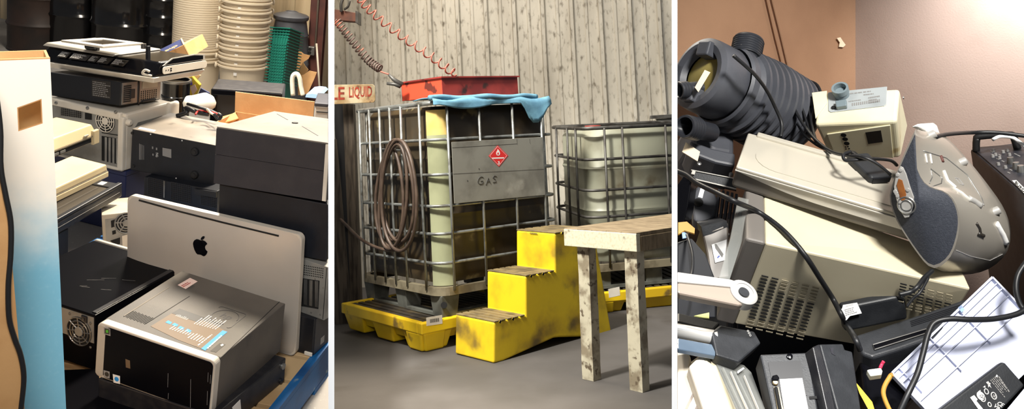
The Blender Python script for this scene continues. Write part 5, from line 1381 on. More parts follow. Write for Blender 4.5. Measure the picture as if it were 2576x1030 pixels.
# ---- black pump with a ribbed barrel
cf = np.array(B3.at_y(1770, 190, 2.06)); cb = np.array(B3.at_y(1962, 283, 2.19))
ax = cb - cf; L = np.linalg.norm(ax); ax = ax / L
T = thing('pool_pump', 'large black ribbed pump with a yellowed clear lid, upper left of the heap', 'pump', B3.world(cf))
A = tuple(ax)
part('lid_ring', MB().lathe([(.052, -.004), (.060, -.018), (.076, -.022), (.088, -.016), (.090, 0), (.090, .055), (.086, .064), (.078, .066)], 44, A, cap=False), 'pump_black', T, smooth=40)
part('lens', MB().lathe([(.001, -.006), (.03, -.004), (.054, .002)], 36, A, cap=False), 'lens_yellow', T, smooth=True)
part('collar', MB().lathe([(.094, .060), (.100, .066), (.100, .084), (.092, .09)], 44, A, cap=False), 'pump_black', T, smooth=40)
prof = [(.088, .085)]
for k in range(9):
    h0 = .105 + k * .022; prof += [(.098, h0), (.112 - abs(k - 4) * .0012, h0 + .003), (.112 - abs(k - 4) * .0012, h0 + .010), (.098, h0 + .013)]
prof += [(.098, L + .03), (.085, L + .05), (.05, L + .058), (.001, L + .06)]
part('barrel', MB().lathe(prof, 48, A), 'pump_black', T, smooth=35)
# grips across the lid ring
side = np.cross(ax, [0, 0, 1]); side = side / np.linalg.norm(side); up = np.cross(side, ax)
for s_ in (1, -1):
    c = up * (.056 * s_) ; d = side * .012
    g = MB(); e = ax * -.036
    base = [c - d * 1.6 + up * .018, c + d * 1.6 + up * .018, c + d * 1.6 - up * .018, c - d * 1.6 - up * .018]
    if s_ == 1: base = [q + side * .012 for q in base]
    g.hexa([tuple(q + ax * .0) for q in base[::-1]] + [tuple(q * 1.0 + e) for q in base[::-1]])
    part('lid_grip', g, 'pump_black', T, bev=.004)
lq = Plane((1750, 220, 1.99), (1765, 180, 2.0), (1770, 225, 2.0))
g = Rel(cf); pl_ = [(1748, 220), (1773, 176), (1787, 182), (1757, 232)]
lc = Plane((1748, 220, 2.0), (1773, 176, 2.01), (1757, 232, 2.0))
part('paper_label', slabp(g, lc, pl_, .001, .004), 'torn_paper', T)
# upper threaded port
pb_ = np.array(B3.at_y(1870, 166, 2.09)); pt_ = np.array(B3.at_y(1884, 100, 2.12))
def threaded(a, b, r, nm, m, rings=7, hollow=True):
    d = b - a; l = np.linalg.norm(d); pr = [(r * .86, -.03), (r * .86, l * .35), (r, l * .36)]
    for k in range(rings):
        h = l * .38 + (l * .6) * k / rings; st = l * .6 / rings; pr += [(r, h), (r * 1.05, h + st * .35), (r, h + st * .8)]
    pr += [(r * .98, l), (r * .8, l), (r * .78, l * .2), (.001, l * .2)]
    g = MB().lathe(pr, 40, tuple(d / l), tuple(a - cf)); return part(nm, g, m, T, smooth=35)
threaded(pb_, pt_, .036, 'threaded_port', 'pump_thread')
threaded(np.array(B3.at_y(1772, 330, 2.02)), np.array(B3.at_y(1722, 318, 1.96)), .026, 'threaded_port', 'pump_thread', 5)
threaded(np.array(B3.at_y(1740, 225, 2.04)), np.array(B3.at_y(1706, 228, 2.02)), .02, 'clamp_knob', 'pump_thread', 3)
g = Rel(cf); bp = Plane((1745, 365, 2.02), (1850, 400, 2.0), (1760, 405, 1.99))
part('foot_plate', slabp(g, bp, [(1735, 352), (1790, 372), (1850, 385), (1850, 418), (1800, 408), (1752, 390)], .10), 'pump_black', T, bev=.006)
g = Rel(cf); part('data_plate', slabp(g, bp, [(1725, 358), (1761, 382), (1755, 406), (1716, 382)], .002, .006), 'torn_paper', T)
g = Rel(cf); bp2 = Plane((1790, 330, 2.1), (1850, 330, 2.12), (1800, 380, 2.06))
part('volute', slabp(g, bp2, [(1735, 300), (1790, 280), (1850, 330), (1850, 392), (1800, 384), (1748, 360)], .14), 'pump_black', T, bev=.015, seg=3)
for q in ((1758, 415), (1838, 442)):
    part('bolt', MB().lathe([(.005, 0), (.005, .006), (.001, .007)], 8, tuple(bp.n), tuple(np.array(bp.pt(*q)) - cf)), 'steel', T)

# ---- cream control box
P = fit(B3, (.205, .11, .10), [((0, 0, 1), (2057, 330)), ((1, 0, 1), (2258, 298)), ((0, 1, 1), (2043, 237)), ((1, 1, 1), (2277, 208)), ((0, 0, 0), (2088, 390)), ((1, 0, 0), (2252, 402)), ((1, 1, 0), (2296, 326))], 2.15, .15, tilt=80, dim=.25, rx=.6)
W, D, H = P.D
T = thing('control_box', 'cream plastic control box with a grey connector panel, leaning in the bin corner', 'control box', P.M)
part('housing', MB().hexa([(.012, 0, 0), (W - .012, 0, 0), (W, D, 0), (0, D, 0), (0, .0, H), (W, .0, H), (W, D, H), (0, D, H)]), 'cream_box', T, bev=.008, seg=3)
o = part('connector_panel', decal(MB(), P, 2, H, [(2083, 234), (2232, 219), (2230, 264), (2224, 268), (2090, 284), (2084, 280)], .002), 'panel_grey', T, bev=.001)
ctr = P.loc(2118, 240, 2, H + .002)
k_ = part('round_socket', MB().lathe([(.017, 0), (.017, .012), (.019, .013), (.019, .026), (.014, .026), (.014, .012), (.001, .012)], 28, (0, 0, 1), tuple(ctr)), 'connector_grey', o, smooth=35)
part('square_socket', decal(MB(), P, 2, H + .002, [(2103, 262), (2131, 258), (2132, 274), (2106, 278)], .012), 'connector_grey', o, bev=.002)
part('small_socket', MB().lathe([(.005, 0), (.005, .003)], 14, (0, 0, 1), tuple(P.loc(2097, 272, 2, H + .002))), 'dark_hole', o)
g = MB()
for q0, q1, q2, n in (((2138, 238), (2222, 228), (2138, 233), 1), ((2172, 241), (2216, 236), (2172, 236), 1), ((2186, 262), (2218, 257), (2184, 243), 3), ((2135, 258), (2170, 253), (2134, 253), 1)):
    a0, a1, a2 = (Vector(P.loc(*q, 2, H + .0026)) for q in (q0, q1, q2)); words(g, a0, a1 - a0, a2 - a0, n, (0, 0, 0), R3, .95, .5)
for i in range(14):
    x = 2143 + i * 5.2; decal(g, P, 2, H + .002, [(x, 267 - i * .75), (x + 3, 266.6 - i * .75), (x + 3, 259.6 - i * .75), (x, 260 - i * .75)], .0006)
part('panel_print', g, 'grey_print', o)
part('side_tab', decal(MB(), P, 2, H, [(2043, 236), (2081, 231), (2081, 262), (2052, 300)], .004), 'cream_box', T, bev=.001)
fr_ = decal(MB(), P, 1, 0, [(2080, 336), (2240, 313), (2248, 396), (2100, 388)], -.003); part('front_ridge', fr_, 'cream_box', T, bev=.002)
for q in ((2122, 340), (2126, 350), (2130, 361)): part('button_hole', MB().lathe([(.0062, 0), (.0062, .0008)], 18, (0, -1, 0), tuple(P.loc(*q, 1, -.003))), 'dark_hole', T)
part('display_window', decal(MB(), P, 1, -.003, [(2177, 333), (2216, 328), (2221, 357), (2184, 362)], -.0008), 'crt_glass', T)
for q in ((2127, 370), (2133, 369), (2136, 374), (2128, 375)): part('pin_hole', MB().lathe([(.002, 0), (.002, .0006)], 10, (0, -1, 0), tuple(P.loc(*q, 1, -.003))), 'dark_hole', T)
part('screw', MB().lathe([(.004, 0), (.003, .002), (.001, .002)], 12, (1, 0, 0), tuple(P.loc(2272, 246, 0, W))), 'steel', T)

# ---- boxy computer monitor lying on its side
P = fit(B3, (.44, .26, .24), [((0, 0, 1), (1877, 601)), ((1, 0, 1), (2438, 732)), ((0, 0, 0), (1783, 815)), ((0, 1, 1), (1888, 470)), ((.64, 0, 0), (2145, 881))], 1.72, .1, tilt=80, dim=.2, rx=.5, ry=.2)
P = P.at_depth(1877, 601, 1, 0, 1.72)
W, D, H = P.D; mon = P
xb_ = P.loc(1926, 613, 1, 0)[0]
T = thing('crt_monitor', 'cream boxy computer monitor with a grey front frame and slotted vents, centre of the heap', 'monitor', P.M)
part('housing', MB().hexa([(xb_, 0.002, .002), (W, 0.012, .03), (W, D - .05, .03), (xb_, D, .002), (xb_, 0.002, H - .001), (W, .006, H - .001), (W, D - .05, H - .02), (xb_, D, H - .001)]), 'crt_cream', T, bev=.004)
part('front_frame', MB().hexa([(0, 0, 0), (xb_, 0, 0), (xb_, D, 0), (0, D, 0), (0, 0, H), (xb_, 0, H), (xb_, D, H), (0, D, H)]), 'crt_grey', T, bev=.005)
part('screen', MB().prism([(-.003, .03 + a, .03 + b) for a, b in rrect(D - .06, H - .06, .02)], (.006, 0, 0)), 'crt_glass', T)
def slots(cols, r0, r1, rows, w, m, nm):
    """cols: top pixel of each column; rows step r0 -> r1"""
    g = MB(); g2 = MB()
    for c, (x, y) in enumerate(cols):
        for k in range(rows):
            px = x + r0[0] * k; py = y + r0[1] * k
            lt_ = (k > rows - 4) or (c >= 3 and k < rows * .28) or (c == 2 and k in (0, 1, 2, 3) and rows > 10)
            decal(g2 if lt_ else g, P, 1, .0015, [(px, py), (px + w, py + w * .24), (px + w - .6, py + w * .24 + 2.0), (px - .6, py + 2.0)], -.002)
    o = part(nm, g, m, T); o['kind'] = 'stuff'
    o = part('vent_slots_backed', g2, 'slot_tan', T); o['kind'] = 'stuff'
slots([(1916 + i * 25.5, 692 + i * 5.8) for i in range(6)], (-2.5, 8.0), None, 17, 17, 'dark_hole', 'vent_slots')
slots([(2265 + i * 23, 712 + i * 5.5) for i in range(6)], (-1.2, 7.2), None, 9, 16, 'dark_hole', 'vent_slots')

# ---- silver flatbed scanner resting on the monitor
P = fit(B3, (.45, .24, .07), [((0, 0, 1), (1848, 404)), ((0, 1, 1), (1874, 334)), ((0, 0, 0), (1851, 482)), ((1, 0, 1), (2335, 570)), ((1, 1, 1), (2345, 462)), ((1, 0, 0), (2335, 622))], 1.8, .1, tilt=80, dim=.2, rx=.4, ry=.25)
P = P.at_depth(2080, 553, 1, 0, mon.depth(2080, 553, 2, mon.D[2]) - .004)
W, D, H = P.D; scn = P
T = thing('silver_scanner', 'silver flatbed scanner lying across the top of the boxy monitor', 'scanner', P.M)
nb_ = 14
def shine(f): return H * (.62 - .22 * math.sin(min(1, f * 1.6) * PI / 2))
base = MB(); pr_ = [(W * i / nb_, 0, 0) for i in range(nb_ + 1)]
part('base', MB().box(0, W, .004, D, 0, H * .82), 'scanner_base', T, bev=.008, seg=3)
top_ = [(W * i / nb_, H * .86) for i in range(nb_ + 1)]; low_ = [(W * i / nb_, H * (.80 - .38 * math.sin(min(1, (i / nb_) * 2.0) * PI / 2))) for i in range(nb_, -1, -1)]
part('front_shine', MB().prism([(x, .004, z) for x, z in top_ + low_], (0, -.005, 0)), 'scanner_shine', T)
part('lid', MB().box(0, W, -.004, D, H * .86, H), 'scanner_lid', T, bev=.006, seg=3)
part('lid_panel', MB().prism([(.03 + a, .02 + b, H) for a, b in rrect(W - .04, D - .06, .05)], (0, 0, .0015)), 'scanner_lid', T)
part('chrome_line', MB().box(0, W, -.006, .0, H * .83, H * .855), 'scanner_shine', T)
part('hinge_bar', MB().box(.02, W * .9, D - .012, D + .006, H * .9, H + .006), 'scanner_lid', T, bev=.003)
part('lid_emboss', MB().lathe([(.022, 0), (.02, .0012), (.001, .0012)], 24, (0, 0, 1), tuple(P.loc(2230, 478, 2, H))), 'scanner_shine', T)
# ---- silver portable stereo lying on its end
xa_ = np.array([.22, -.38, -.90]); ya_ = np.array([.62, .76, .10]); ya_ = ya_ / np.linalg.norm(ya_); xa_ = xa_ - ya_ * np.dot(xa_, ya_); xa_ = xa_ / np.linalg.norm(xa_); za_ = np.cross(xa_, ya_)
Rb = np.stack([xa_, ya_, za_], axis=1); ob = np.array(B3.at_y(2303, 330, 1.665))
P = Pose(B3, ob, Rb, (.4, .2, .2))
T = thing('portable_stereo', 'silver portable stereo with dark speaker cloth standing on its end on the scanner', 'stereo', P.M)
def resample(ch, n):
    s = [Vector((a[0], a[1], 0)) for a in ch]; s = [v for v in spline(s, 8)]
    d = [0]
    for i in range(1, len(s)): d.append(d[-1] + (s[i] - s[i - 1]).length)
    out = []; j = 0
    for k in range(n):
        t = d[-1] * k / (n - 1)
        while j < len(d) - 2 and d[j + 1] < t: j += 1
        f = (t - d[j]) / max(1e-9, d[j + 1] - d[j]); v = s[j].lerp(s[j + 1], f); out.append((v.x, v.y))
    return out
NR = 26
fr = resample([(2303, 328), (2299, 365), (2305, 412), (2322, 452), (2345, 471), (2375, 480), (2399, 500), (2414, 540), (2413, 585), (2398, 635), (2375, 664), (2352, 674)], NR)
fl_ = resample([(2303, 328), (2285, 366), (2262, 420), (2244, 472), (2240, 505), (2256, 552), (2283, 598), (2312, 640), (2334, 666), (2352, 674)], NR)
br = resample([(2318, 322), (2360, 338), (2420, 398), (2478, 470), (2522, 535), (2541, 595), (2530, 640), (2490, 676), (2440, 691), (2400, 690)], NR)
bl = resample([(2318, 322), (2312, 360), (2300, 420), (2296, 480), (2305, 540), (2325, 600), (2350, 645), (2372, 670), (2388, 684), (2400, 690)], NR)
def ring_(yv, f):
    R = []
    lst = [(fr[i], br[i]) for i in range(NR)] + [(fl_[i], bl[i]) for i in range(NR - 2, 0, -1)]
    for a, b in lst:
        pa = P.loc(*a, 1, 0.0); pb2 = P.loc(*b, 1, .13)
        q = pa * (1 - f) + pb2 * f; q[1] = yv; R.append(q)
    return R
r0 = ring_(0, 0); cen = sum(r0) / len(r0)
rings = [[cen + (q - cen) * .985 + np.array([0, .004, 0]) for q in r0], [q + np.array([0, -.004, 0]) for q in r0], [cen + (q - cen) * 1.02 + np.array([0, .004, 0]) for q in r0], ring_(.05, .45), ring_(.09, .75), ring_(.13, 1.0)]
rb_ = ring_(.13, 1.0); cb_ = sum(rb_) / len(rb_)
for yv, s_ in ((.165, .96), (.19, .82), (.205, .55)): rings.append([cb_ + (q - cb_) * s_ + np.array([0, yv - .13, 0]) for q in rb_])
n = len(r0)
g = MB().add([tuple(q) for r in rings[1:] for q in r], [(j * n + i, j * n + (i + 1) % n, (j + 1) * n + (i + 1) % n, (j + 1) * n + i) for j in range(len(rings) - 2) for i in range(n)] + [tuple(range(n))[::-1], tuple((len(rings) - 2) * n + i for i in range(n))])
bmt = bmesh.new()
o = part('shell', g, 'boom_silver', T, smooth=45)
bmt.from_mesh(o.data); bmesh.ops.recalc_face_normals(bmt, faces=bmt.faces[:]); bmt.to_mesh(o.data); bmt.free()
inn = [cen + (q - cen) * .955 for q in r0]
gc = MB(); NRr = 6; layers = []
for k in range(NRr):
    f = k / (NRr - 1); layers.append([cen + (q - cen) * (1 - f * .98) + np.array([0, -.004 - .012 * math.sin(f * PI / 2), 0]) for q in inn])
gc.add([tuple(q) for r in layers for q in r], [(j * n + i, j * n + (i + 1) % n, (j + 1) * n + (i + 1) % n, (j + 1) * n + i) for j in range(NRr - 1) for i in range(n)] + [tuple((NRr - 1) * n + i for i in range(n))])
o = part('speaker_cloth', gc, 'boom_cloth', T, smooth=True)
yc = -.0165
pn = [(2266, 418), (2273, 421), (2281, 438), (2290, 468), (2300, 496), (2298, 520), (2288, 546), (2277, 548), (2266, 530), (2255, 498), (2250, 470), (2255, 440)]
o = part('control_panel', decal(MB(), P, 1, yc + .002, pn, -.004), 'arm_silver', T, bev=.001)
part('display', decal(MB(), P, 1, yc - .002, [(2261, 450), (2270, 454), (2280, 490), (2276, 505), (2267, 504), (2256, 466)], -.0012), 'amber_lcd', o, label='amber display')
g = MB(); cj = P.loc(2281, 517, 1, yc - .002); jw = np.array(P.loc(2297, 517, 1, yc - .002)) - cj
for rr_, w_ in ((.016, .0016), (.010, .0012)): g.tube([tuple(cj + np.array([math.cos(a) * rr_, -.0008, math.sin(a) * rr_])) for a in [2 * PI * i / 26 for i in range(26)]], w_, 5, True)
part('jog_dial', g, 'steel', o)
for q in ((2252, 482), (2255, 487), (2258, 493), (2263, 508), (2284, 478), (2258, 440), (2266, 428)):
    part('button', MB().lathe([(.0038, 0), (.0034, .0016), (.001, .0018)], 12, (0, -1, 0), tuple(P.loc(*q, 1, yc - .002))), 'arm_silver', o)
# things on the silver top: lid line, printing, latch, scuffs (placed on the curved shell)
def on_shell(px, py, lift=.002):
    best = None
    fr_r = np.array([0, 0, B3.H]); d = B3.ray(px, py); oL = P.R.T @ (fr_r - P.p); dL = P.R.T @ d
    R_ = rings[1:]
    for j in range(len(R_) - 1):
        for i in range(n):
            a, b, c_, e = R_[j][i], R_[j][(i + 1) % n], R_[j + 1][(i + 1) % n], R_[j + 1][i]
            for t0, t1, t2 in ((a, b, c_), (a, c_, e)):
                e1 = t1 - t0; e2 = t2 - t0; h = np.cross(dL, e2); de = np.dot(e1, h)
                if abs(de) < 1e-12: continue
                s_ = oL - t0; u = np.dot(s_, h) / de
                if u < 0 or u > 1: continue
                q = np.cross(s_, e1); v = np.dot(dL, q) / de
                if v < 0 or u + v > 1: continue
                t = np.dot(e2, q) / de
                if t > 0 and (best is None or t < best[0]):
                    nn = np.cross(e1, e2); nn = nn / np.linalg.norm(nn)
                    if np.dot(nn, dL) > 0: nn = -nn
                    best = (t, oL + dL * t + nn * lift)
    return best[1] if best is not None else None
def shell_line(pix, r, m, nm, parent=T, k=4):
    q = []
    for i in range(len(pix) - 1):
        for j in range(k):
            f = j / k; q.append(on_shell(pix[i][0] + (pix[i + 1][0] - pix[i][0]) * f, pix[i][1] + (pix[i + 1][1] - pix[i][1]) * f, 0))
    q.append(on_shell(*pix[-1], 0)); q = [tuple(v) for v in q if v is not None]
    if len(q) > 1: return part(nm, MB().tube(q, r, 6), m, parent, smooth=True)
shell_line([(2322, 380), (2380, 398), (2432, 440), (2470, 500), (2475, 518)], .0012, 'steel', 'lid_seam')
shell_line([(2335, 468), (2345, 446), (2341, 425), (2370, 448), (2368, 462), (2345, 470)], .0011, 'steel', 'thumb_recess')
shell_line([(2374, 430), (2384, 455), (2404, 472)], .0035, 'white_print', 'print_block')
shell_line([(2328, 388), (2332, 410)], .002, 'white_print', 'print_block'); shell_line([(2340, 388), (2344, 412)], .002, 'white_print', 'print_block')
shell_line([(2366, 392), (2372, 408)], .0035, 'red_oxide', 'print_block')
shell_line([(2402, 448), (2412, 450), (2424, 466), (2416, 464), (2404, 450)], .0012, 'grey_print', 'lid_mark')
shell_line([(2396, 473), (2420, 488), (2440, 506)], .0045, 'scanner_shine', 'lid_latch'); shell_line([(2436, 500), (2452, 508), (2466, 518)], .007, 'arm_silver', 'hinge_pin')
shell_line([(2456, 562), (2464, 575), (2466, 586)], .003, 'dark_label', 'scuff'); shell_line([(2460, 588), (2474, 594)], .0042, 'dark_label', 'scuff')
shell_line([(2405, 630), (2440, 645), (2490, 656), (2522, 640)], .0009, 'grey_print', 'body_seam')
for q in ((2347, 340, 14), (2425, 408, 10), (2508, 532, 14)):
    c = on_shell(q[0] - 4, q[1], .0)
    if c is not None: part('carry_lug', MB().lathe([(.008, -.006), (.008, .007), (.005, .009), (.001, .009)], 14, tuple(za_ * 0 + np.array([0, .4, .9])), tuple(c)), 'arm_silver', T, smooth=40)
c0_, c1_ = on_shell(2335, 342), on_shell(2358, 352)
hp_ = Plane((2310, 330, 1.72), (2365, 312, 1.80), (2372, 350, 1.80))
solo('white_bracket', slabp(Rel(hp_.o), hp_, [(2306, 318), (2320, 311), (2350, 309), (2358, 315), (2373, 357), (2345, 350), (2330, 330)], .012), 'boom_white', B3.world(hp_.o), 'white plastic bracket poking out behind the top of the stereo', 'bracket', bev=.003)
shell_line([(2506, 562), (2522, 590), (2531, 612)], .006, 'boom_white', 'grip_recess')

# ---- black mixer at the right edge
P = fit(B3, (.34, .30, .34), [((0, 0, 1), (2438, 370)), ((1, 0, 1), (2640, 548)), ((0, 1, 1), (2640, 352)), ((0, 0, 0), (2500, 770))], 1.98, -.5, tilt=80, dim=.25, rx=.5)
P = P.at_depth(2438, 370, 2, 1, 2.05)
W, D, H = P.D
T = thing('audio_mixer', 'black audio mixer with knobs and a carry handle at the right edge', 'mixer', P.M)
part('body', MB().box(0, W, 0, D, 0, H), 'mixer_black', T, bev=.006)
part('control_plate', decal(MB(), P, 2, H, [(2446, 374), (2590, 362), (2620, 520), (2580, 490)], .002), 'mixer_black', T)
hn = [P.loc(2456, 382, 2, H), P.loc(2560, 376, 2, H)]
h0, h1 = Vector(hn[0]), Vector(hn[1]); uz = Vector((0, .0, .035))
part('carry_handle', MB().tube(spline([h0, h0 + uz * .8 + (h1 - h0) * .05, h0 + uz + (h1 - h0) * .15, h0 + uz + (h1 - h0) * .85, h1 + uz * .8 - (h1 - h0) * .05, h1], 4), .008, 8), 'black_rubber', T, smooth=True)
for i in range(4):
    for j in range(4):
        if (i + j) % 2 or j > 2: continue
for q in ((2544, 412), (2558, 425), (2570, 433)):
    o = part('knob', MB().lathe([(.008, 0), (.008, .004), (.006, .014), (.001, .014)], 14, (0, 0, 1), tuple(P.loc(*q, 2, H + .002))), 'steel', T, smooth=40)
for q in ((2500, 382), (2505, 392), (2515, 400), (2524, 385), (2535, 381), (2512, 416), (2530, 424), (2498, 396), (2540, 392)):
    part('knob', MB().lathe([(.0035, 0), (.003, .006), (.001, .006)], 10, (0, 0, 1), tuple(P.loc(*q, 2, H + .002))), 'grey_print', T)
g = MB()
for q in ((2492, 380), (2496, 388), (2507, 398), (2520, 404), (2528, 378), (2540, 426), (2512, 388), (2552, 386), (2560, 390), (2535, 433)): decal(g, P, 2, H + .002, [(q[0], q[1]), (q[0] + 7, q[1] + 3), (q[0] + 6, q[1] + 5), (q[0] - 1, q[1] + 2)], .0006)
part('panel_print', g, 'grey_print', T)['kind'] = 'stuff'
bd = decal(MB(), P, 2, H + .002, [(2546, 455), (2557, 454), (2600, 498), (2590, 502)], .0006); o = part('name_plate', bd, 'white_print', T)
g = MB(); a0, a1, a2 = (Vector(P.loc(*q, 2, H + .0034)) for q in ((2553, 461), (2588, 498), (2556, 455))); letters(g, 'BURDEN', a0, a1 - a0, a2 - a0, (0, 0, 0), True); part('lettering', g, 'dark_hole', o)

# ---- power bricks
def brick(corr, depth, dims, label, name='power_adapter', m='brick_black', bev=.006, **k):
    on = k.pop('on', None); Q = fit(B3, dims, corr, depth, k.pop('yaw', .1), tilt=80, dim=.25, **k)
    if on: Q = Q.at_depth(*on)
    W, D, H = Q.D
    T = thing(name, label, 'power adapter', Q.M)
    part('body', MB().box(0, W, 0, D, 0, H), m, T, bev=bev, seg=3); return T, Q
T, Q = brick([((0, 0, 1), (2118, 773)), ((1, 0, 1), (2278, 743)), ((0, 0, 0), (2124, 839)), ((1, 0, 0), (2285, 804)), ((0, 1, 1), (2112, 761)), ((1, 1, 1), (2264, 728))], 1.62, (.13, .03, .055), 'black power adapter with a white caution tag, lying on the monitor vents', rx=.3, on=(2200, 800, 1, 1, mon.depth(2200, 800, 1, 0) - .004))
yt_ = Q.depth(2140, 785, 1, 0) - .006; tgp = Plane((2112, 780, yt_), (2166, 765, yt_ + .004), (2130, 805, yt_ - .004))
o = part('caution_tag', MB().prism([Q.R.T @ (q - Q.p) for q in tgp.poly([(2110, 780), (2118, 778), (2121, 768), (2156, 762), (2168, 789), (2138, 796), (2130, 806), (2120, 806)])], tuple(Q.R.T @ (-tgp.n * .001))), 'bright_white', T)
g = MB(); tp = lambda px, py: Vector(Q.R.T @ (tgp.pt(px, py, .0012) - Q.p))
letters(g, 'CAUTION', tp(2127, 774), tp(2147, 768) - tp(2127, 774), tp(2126, 770) - tp(2127, 774), (0, 0, 0)); words(g, tp(2128, 795), tp(2160, 786) - tp(2128, 795), tp(2124, 778) - tp(2128, 795), 4, (0, 0, 0), R3, .9, .35)
part('tag_print', g, 'grey_print', o)
T, Q = brick([((0, 0, 1), (2190, 452)), ((0, 1, 1), (2130, 384)), ((1, 1, 1), (2184, 386)), ((1, 0, 1), (2248, 438)), ((0, 0, 0), (2186, 462))], 1.80, (.055, .11, .03), 'black power adapter tangled in cords on the silver scanner', rx=.6, yaw=.3, on=(2190, 430, 2, 0, scn.depth(2190, 430, 2, scn.D[2]) - .002))
part('end_cap', MB().box(.006, Q.D[0] - .006, -.002, .004, .004, Q.D[2] - .004), 'black_plastic', T)
part('cord_grommet', MB().lathe([(.007, 0), (.006, .012), (.003, .02)], 12, (0, 1, 0), (Q.D[0] / 2, Q.D[1], Q.D[2] / 2)), 'cord_black', T)

# ---- black printer bar below the monitor vents
bp_ = Plane((2150, 870, 1.60), (2435, 755, 1.66), (2200, 900, 1.57))
T = thing('printer_cover', 'curved black printer cover with a silver-edged slot below the monitor', 'printer part', B3.world(bp_.o))
part('cover', slabp(Rel(bp_.o), bp_, [(2148, 845), (2285, 800), (2360, 775), (2432, 750), (2440, 760), (2400, 800), (2345, 850), (2260, 880), (2195, 900), (2168, 890)], .10), 'brick_black', T, bev=.012, seg=3)
part('slot', slabp(Rel(bp_.o), bp_, [(2196, 868), (2330, 828), (2332, 838), (2200, 880)], .002, .0022), 'black_gloss', T)
g = Rel(bp_.o); q = bp_.poly([(2196, 868), (2330, 828), (2332, 838), (2200, 880)], .003); g.tube([tuple(v) for v in q], .0012, 5, True); part('slot_trim', g, 'steel', T)
for k in range(4):
    g = Rel(bp_.o); slabp(g, bp_, [(2290 + k, 808 + k * 4), (2425 + k, 764 + k * 4), (2425 + k, 765.5 + k * 4), (2290 + k, 809.5 + k * 4)], .002, .0016); part('rib', g, 'black_plastic', T)
bp_ = Plane((2150, 930, 1.58), (2330, 880, 1.62), (2180, 1010, 1.53))
solo('glossy_panel', slabp(Rel(bp_.o), bp_, [(2165, 905), (2200, 892), (2340, 852), (2330, 960), (2260, 1040), (2180, 1040)], .06), 'black_gloss', B3.world(bp_.o), 'glossy black panel in shade under the printer cover', 'panel', bev=.006)

# ---- ribbed pale tray
tp_ = Plane((2492, 702, 1.68), (2238, 944, 1.55), (2570, 786, 1.64))
T = thing('ribbed_tray', 'pale lilac plastic tray with ribs lying at the lower right', 'tray', B3.world(tp_.o))
ab = lambda u, v: (2492 + (2238 - 2492) * u + (2600 - 2492) * v * 1.0, 702 + (944 - 702) * u + (818 - 702) * v)
part('plate', slabp(Rel(tp_.o), tp_, [(2492, 702), (2240, 943), (2350, 1060), (2452, 1060), (2600, 920), (2600, 815)], .004), 'lilac_white', T)
def rib(a, b, w, h, nm='rib', m='lilac_white'):
    A_, B_ = tp_.pt(*a), tp_.pt(*b); d = B_ - A_; nn = np.cross(d, tp_.n); nn = nn / np.linalg.norm(nn) * w / 2
    g = Rel(tp_.o); g.prism([A_ - nn, B_ - nn, B_ + nn, A_ + nn], tp_.n * h); part(nm, g, m, T)
rib((2492, 702), (2240, 943), .004, .008, 'rim'); rib((2492, 702), (2600, 815), .004, .008, 'rim'); rib((2240, 943), (2350, 1060), .004, .008, 'rim')
rib((2505, 716), (2256, 956), .002, .006)
for f in (.22, .36, .62): rib((2492 + 108 * f * 1.1, 702 + 113 * f * 1.1), (2240 + 100 * f * 1.1, 943 + 106 * f * 1.1), .002, .006)
for f in (.33, .62, .93): rib((2492 - 252 * f, 702 + 241 * f), (2492 - 252 * f + (108 if f < .9 else 80) * .75, 702 + 241 * f + (113 if f < .9 else 84) * .75), .002, .005)
part('clip', slabp(Rel(tp_.o), tp_, [(2410, 775), (2418, 768), (2427, 780), (2419, 787)], .002, .008), 'pale_blue_plastic', T)
wp_ = Plane((2510, 860, 1.63), (2570, 815, 1.66), (2560, 920, 1.62))
o = solo('smoked_panel', slabp(Rel(wp_.o), wp_, [(2508, 856), (2520, 838), (2545, 815), (2562, 808), (2620, 840), (2620, 930), (2570, 920)], .004, .012), 'smoke_plastic', B3.world(wp_.o), 'smoked blue-grey plastic panel at the right edge over the pale tray', 'panel', bev=.001)
# brick with certification marks
lp_ = Plane((2525, 912, 1.565), (2380, 1030, 1.50), (2576, 962, 1.55))
T = thing('labelled_adapter', 'black power adapter covered in white certification marks, lower right corner', 'power adapter', B3.world(lp_.o))
part('body', slabp(Rel(lp_.o), lp_, [(2522, 910), (2530, 914), (2579, 970), (2480, 1075), (2345, 1075), (2352, 1040)], .035), 'brick_black', T, bev=.004, seg=3)
LP = lambda px, py, l=.0008: Vector(lp_.pt(px, py, l)) - Vector(lp_.o)
g = MB(); words(g, LP(2490, 958), LP(2535, 1012) - LP(2490, 958), LP(2507, 945) - LP(2490, 958), 5, (0, 0, 0), R3, .95, .5)
words(g, LP(2511, 950), LP(2546, 1001) - LP(2511, 950), LP(2514, 947) - LP(2511, 950), 1, (0, 0, 0), R3, 1, .7)
part('rating_print', g, 'grey_print', T)['kind'] = 'stuff'
g = MB()
for tri in ([(2504, 950), (2507, 943), (2511, 948)], [(2472, 975), (2478, 971), (2479, 977)], [(2460, 986), (2466, 982), (2467, 988)]): g.prism([LP(*q) for q in tri], tuple(lp_.n * .0004))
for a, b, c_ in (((2480, 963), (2486, 960), (2494, 978)), ((2484, 961), (2492, 966), (2486, 976))): g.prism([LP(*q) for q in (a, b, c_)], tuple(lp_.n * .0004))
part('triangle_mark', g, 'white_print', T)['kind'] = 'stuff'
for c_, r_ in (((2467, 997), .0075), ((2473, 1003), .0065), ((2501, 997), .0065), ((2482, 986), .005), ((2490, 1019), .004)):
    part('round_mark', MB().lathe([(r_, 0), (r_, .0004)], 18, tuple(lp_.n), tuple(LP(*c_))) if r_ > .007 else MB().tube([LP(*c_) + Vector(np.cross(lp_.n, [math.cos(a), .2, math.sin(a)]) * r_ * .9) for a in [2 * PI * i / 18 for i in range(18)]], .0009, 5, True), 'white_print', T)
